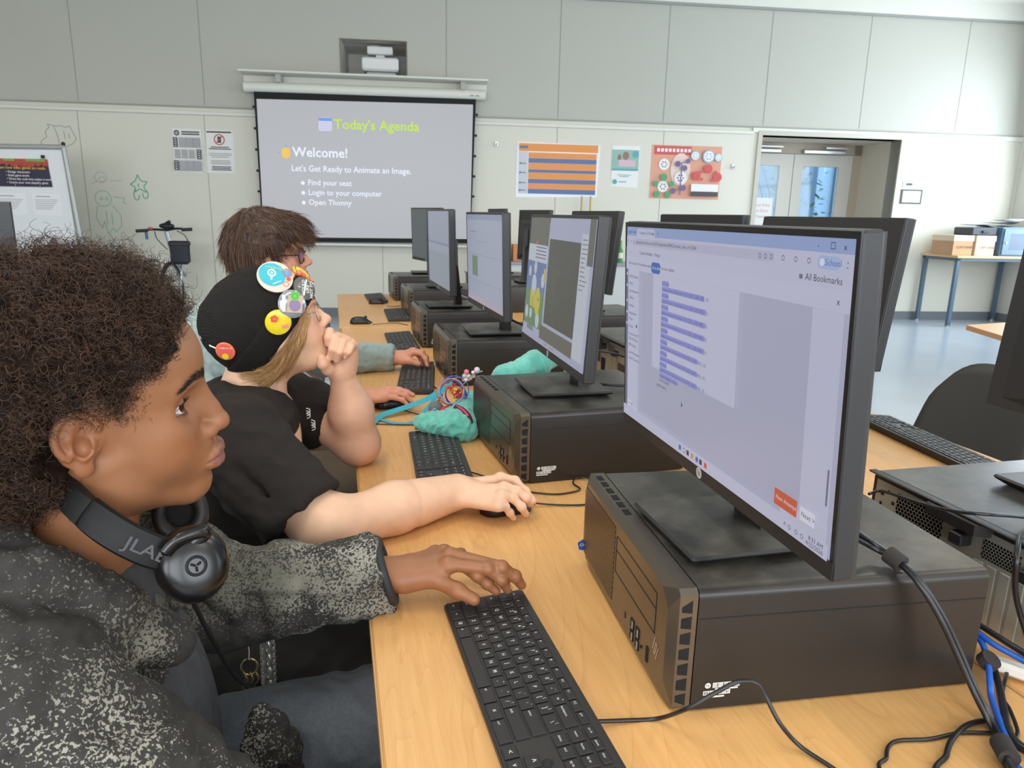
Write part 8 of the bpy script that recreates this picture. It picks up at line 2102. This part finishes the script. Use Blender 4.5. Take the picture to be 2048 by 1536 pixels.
# ---- chairs
M_ch = mat('chair_grey_plastic', srgb(74, 72, 70), .55); M_chl = mat('chair_steel', srgb(70, 70, 72), .35, metal=.5)
def make_chair(m):
    t = thing('classroom_chair', (0, 0, 0), 0)
    rings = []; nb, nh = 17, 11
    V = []; F = []
    for side in (0, 1):
        for j in range(nh):
            h_ = j / (nh - 1); w_ = .225 * (1 - .10 * h_) * (1 - max(0, h_ - .72) ** 2 * 2.2) 
            for i in range(nb):
                u = -1 + 2 * i / (nb - 1); top = .40 * (1 - .20 * abs(u) ** 3.4)
                V.append((-.20 - .10 * h_ + .045 * u * u + side * .010, u * w_, .47 + top * h_))
    k = nb * nh
    for s_ in (0, 1):
        for j in range(nh - 1):
            for i in range(nb - 1):
                q = (s_ * k + j * nb + i, s_ * k + j * nb + i + 1, s_ * k + (j + 1) * nb + i + 1, s_ * k + (j + 1) * nb + i); F.append(q if s_ else q[::-1])
    for i in range(nb - 1): F += [(i, i + 1, k + i + 1, k + i), (k + (nh - 1) * nb + i, k + (nh - 1) * nb + i + 1, (nh - 1) * nb + i + 1, (nh - 1) * nb + i)]
    for j in range(nh - 1): F += [(k + j * nb, k + (j + 1) * nb, (j + 1) * nb, j * nb), (j * nb + nb - 1, (j + 1) * nb + nb - 1, k + (j + 1) * nb + nb - 1, k + j * nb + nb - 1)]
    b = MB(); b.add(V, F); b.build('backrest', m, t, smooth='all')
    MB().box(-.20, .22, -.215, .215, .445, .462, bev=.008).build('seat', m, t, smooth=40)
    for sx in (-1, 1):
        for sy in (-1, 1): MB().tube([(.16 * sx, .17 * sy, .445), (.22 * sx, .22 * sy, .0)], .011, 8).build('leg', M_chl, t, smooth='all')
    MB().tube([(-.18, -.17, .44), (.18, -.17, .44), (.18, .17, .44), (-.18, .17, .44)], .011, 8, loop=True).build('seat_frame', M_chl, t)
    return t
c0 = make_chair(M_ch); c0.location = (1.66, 1.74, FL); c0.rotation_euler = (0, 0, PI + R(-4)); tag(c0, 'dark grey plastic chair on the far side of the right hand table', 'chair', 'classroom chairs')
for x, y, a, lb in ((-.42, .80, 0, 'dark plastic chair under the person in the speckled jacket'), (-.40, 1.45, .05, 'dark plastic chair under the person in the black beanie'), (-.42, 2.17, 0, 'dark plastic chair under the person in the hoodie'), (.09, 4.03, .25, 'dark chair with a blue grey jacket on it, behind the person in the hoodie')):
    c1_ = dup(c0, (x - (.16 if y < 3 else 0), y, FL), a, lb)
    if y < 3: c1_.scale = (1, 1, .80)
v = Vol((-.34, 3.56, -.30), (.06, 4.20, .20), .008); v.cone((-.12, 3.72, .02), (-.16, 3.92, .04), .035, .035); v.cone((-.12, 3.72, .02), (-.09, 3.70, -.16), .04, .045, .04)
blob('draped_jacket', v, mat('jacket_blue_grey', srgb(92, 108, 130), .9), None, 1, ([(8, .006, (1, 1, 1))], 3)); tag(bpy.data.objects['draped_jacket'], 'blue-grey jacket draped over the empty dark chair', 'jacket')
# monitor on a stand at the left margin and things near the back wall
m_ = make_monitor(0.02, 0, .09, 0, 0, None, logo=False); m_.location = tuple(at(31, 530, y=4.3) + np.array([-.265, 0, -.09])); m_.rotation_euler = (0, 0, R(90)); tag(m_, 'dark monitor cut off by the left edge of the photo', 'monitor')
zl = m_.location[2] - .0005; t_ = thing('side_table', (m_.location[0] - .6, 4.05, FL), 0, 'side table carrying the monitor at the left edge', 'table'); MB().box(0, .8, 0, .6, zl - FL - .03, zl - FL, bev=.003).build('tabletop', M_wood, t_)
for x in (.05, .75):
    for y in (.05, .55): MB().box(x - .02, x + .02, y - .02, y + .02, 0, zl - FL - .03).build('leg', M_leg, t_)
sb = thing('low_shelf', tuple(room(1.75, .42, FL)), -TH, 'low grey shelf against the back wall behind the monitors', 'shelf')
MB().box(0, 2.15, 0, .40, .70, .735, bev=.004).build('shelf_top', mat('shelf_grey', srgb(150, 156, 160), .5), sb); MB().box(.02, 2.13, .02, .39, 0, .70).build('shelf_body', mat('shelf_white', srgb(206, 208, 206), .6), sb)
zs = FL + .736
def sput(name, s_, t_2, b, mats, label, cat, sm=False): o = b.build(name, mats, smooth=sm, loc=tuple(room(s_, t_2, zs))); o.rotation_euler = (0, 0, -TH); return tag(o, label, cat)
for s_, lb in ((3.0, 'left one of two slim wooden poles standing before the wall'), (3.11, 'right one of two slim wooden poles standing before the wall')): sput('wooden_pole', s_, .2, MB().cyl((0, 0, 0), (0, 0, .80), .013, n=10), mat('pole_wood', srgb(196, 178, 130), .6), lb, 'pole')
bt = MB(); bt.tube([(0, 0, 0), (0, 0, .14), (0, 0, .18), (0, 0, .26), (0, 0, .27)], [.035, .035, .018, .016, .018], 14, m=0); bt.tube([(0, 0, .05), (0, 0, .12)], .0355, 14, m=1)
sput('bottle', 3.52, .2, bt, [mat('bottle_green', srgb(70, 150, 80), .2), mat('bottle_label', srgb(226, 226, 210), .5)], 'green bottle with pale label beside the large monitor corner', 'bottle')
bt = MB(); bt.tube([(0, 0, 0), (0, 0, .10), (0, 0, .13), (0, 0, .17)], [.03, .03, .016, .015], 14); sput('bottle', 3.42, .2, bt, mat('bottle_red', srgb(190, 90, 90), .3), 'small red bottle left of the green bottle', 'bottle')
b = MB(); b.box(0, .30, 0, .28, 0, .26, bev=.004); sput('cardboard_box', 1.78, .35, b, KRAFT, 'brown cardboard box glimpsed between the left row monitors', 'box')
b = MB(); b.box(0, .22, 0, .2, 0, .2, bev=.004); sput('cardboard_box', 2.05 + .1, .3, b, mat('box_orange', srgb(206, 140, 96), .8), 'small orange brown box beside the cardboard box at the back', 'box')
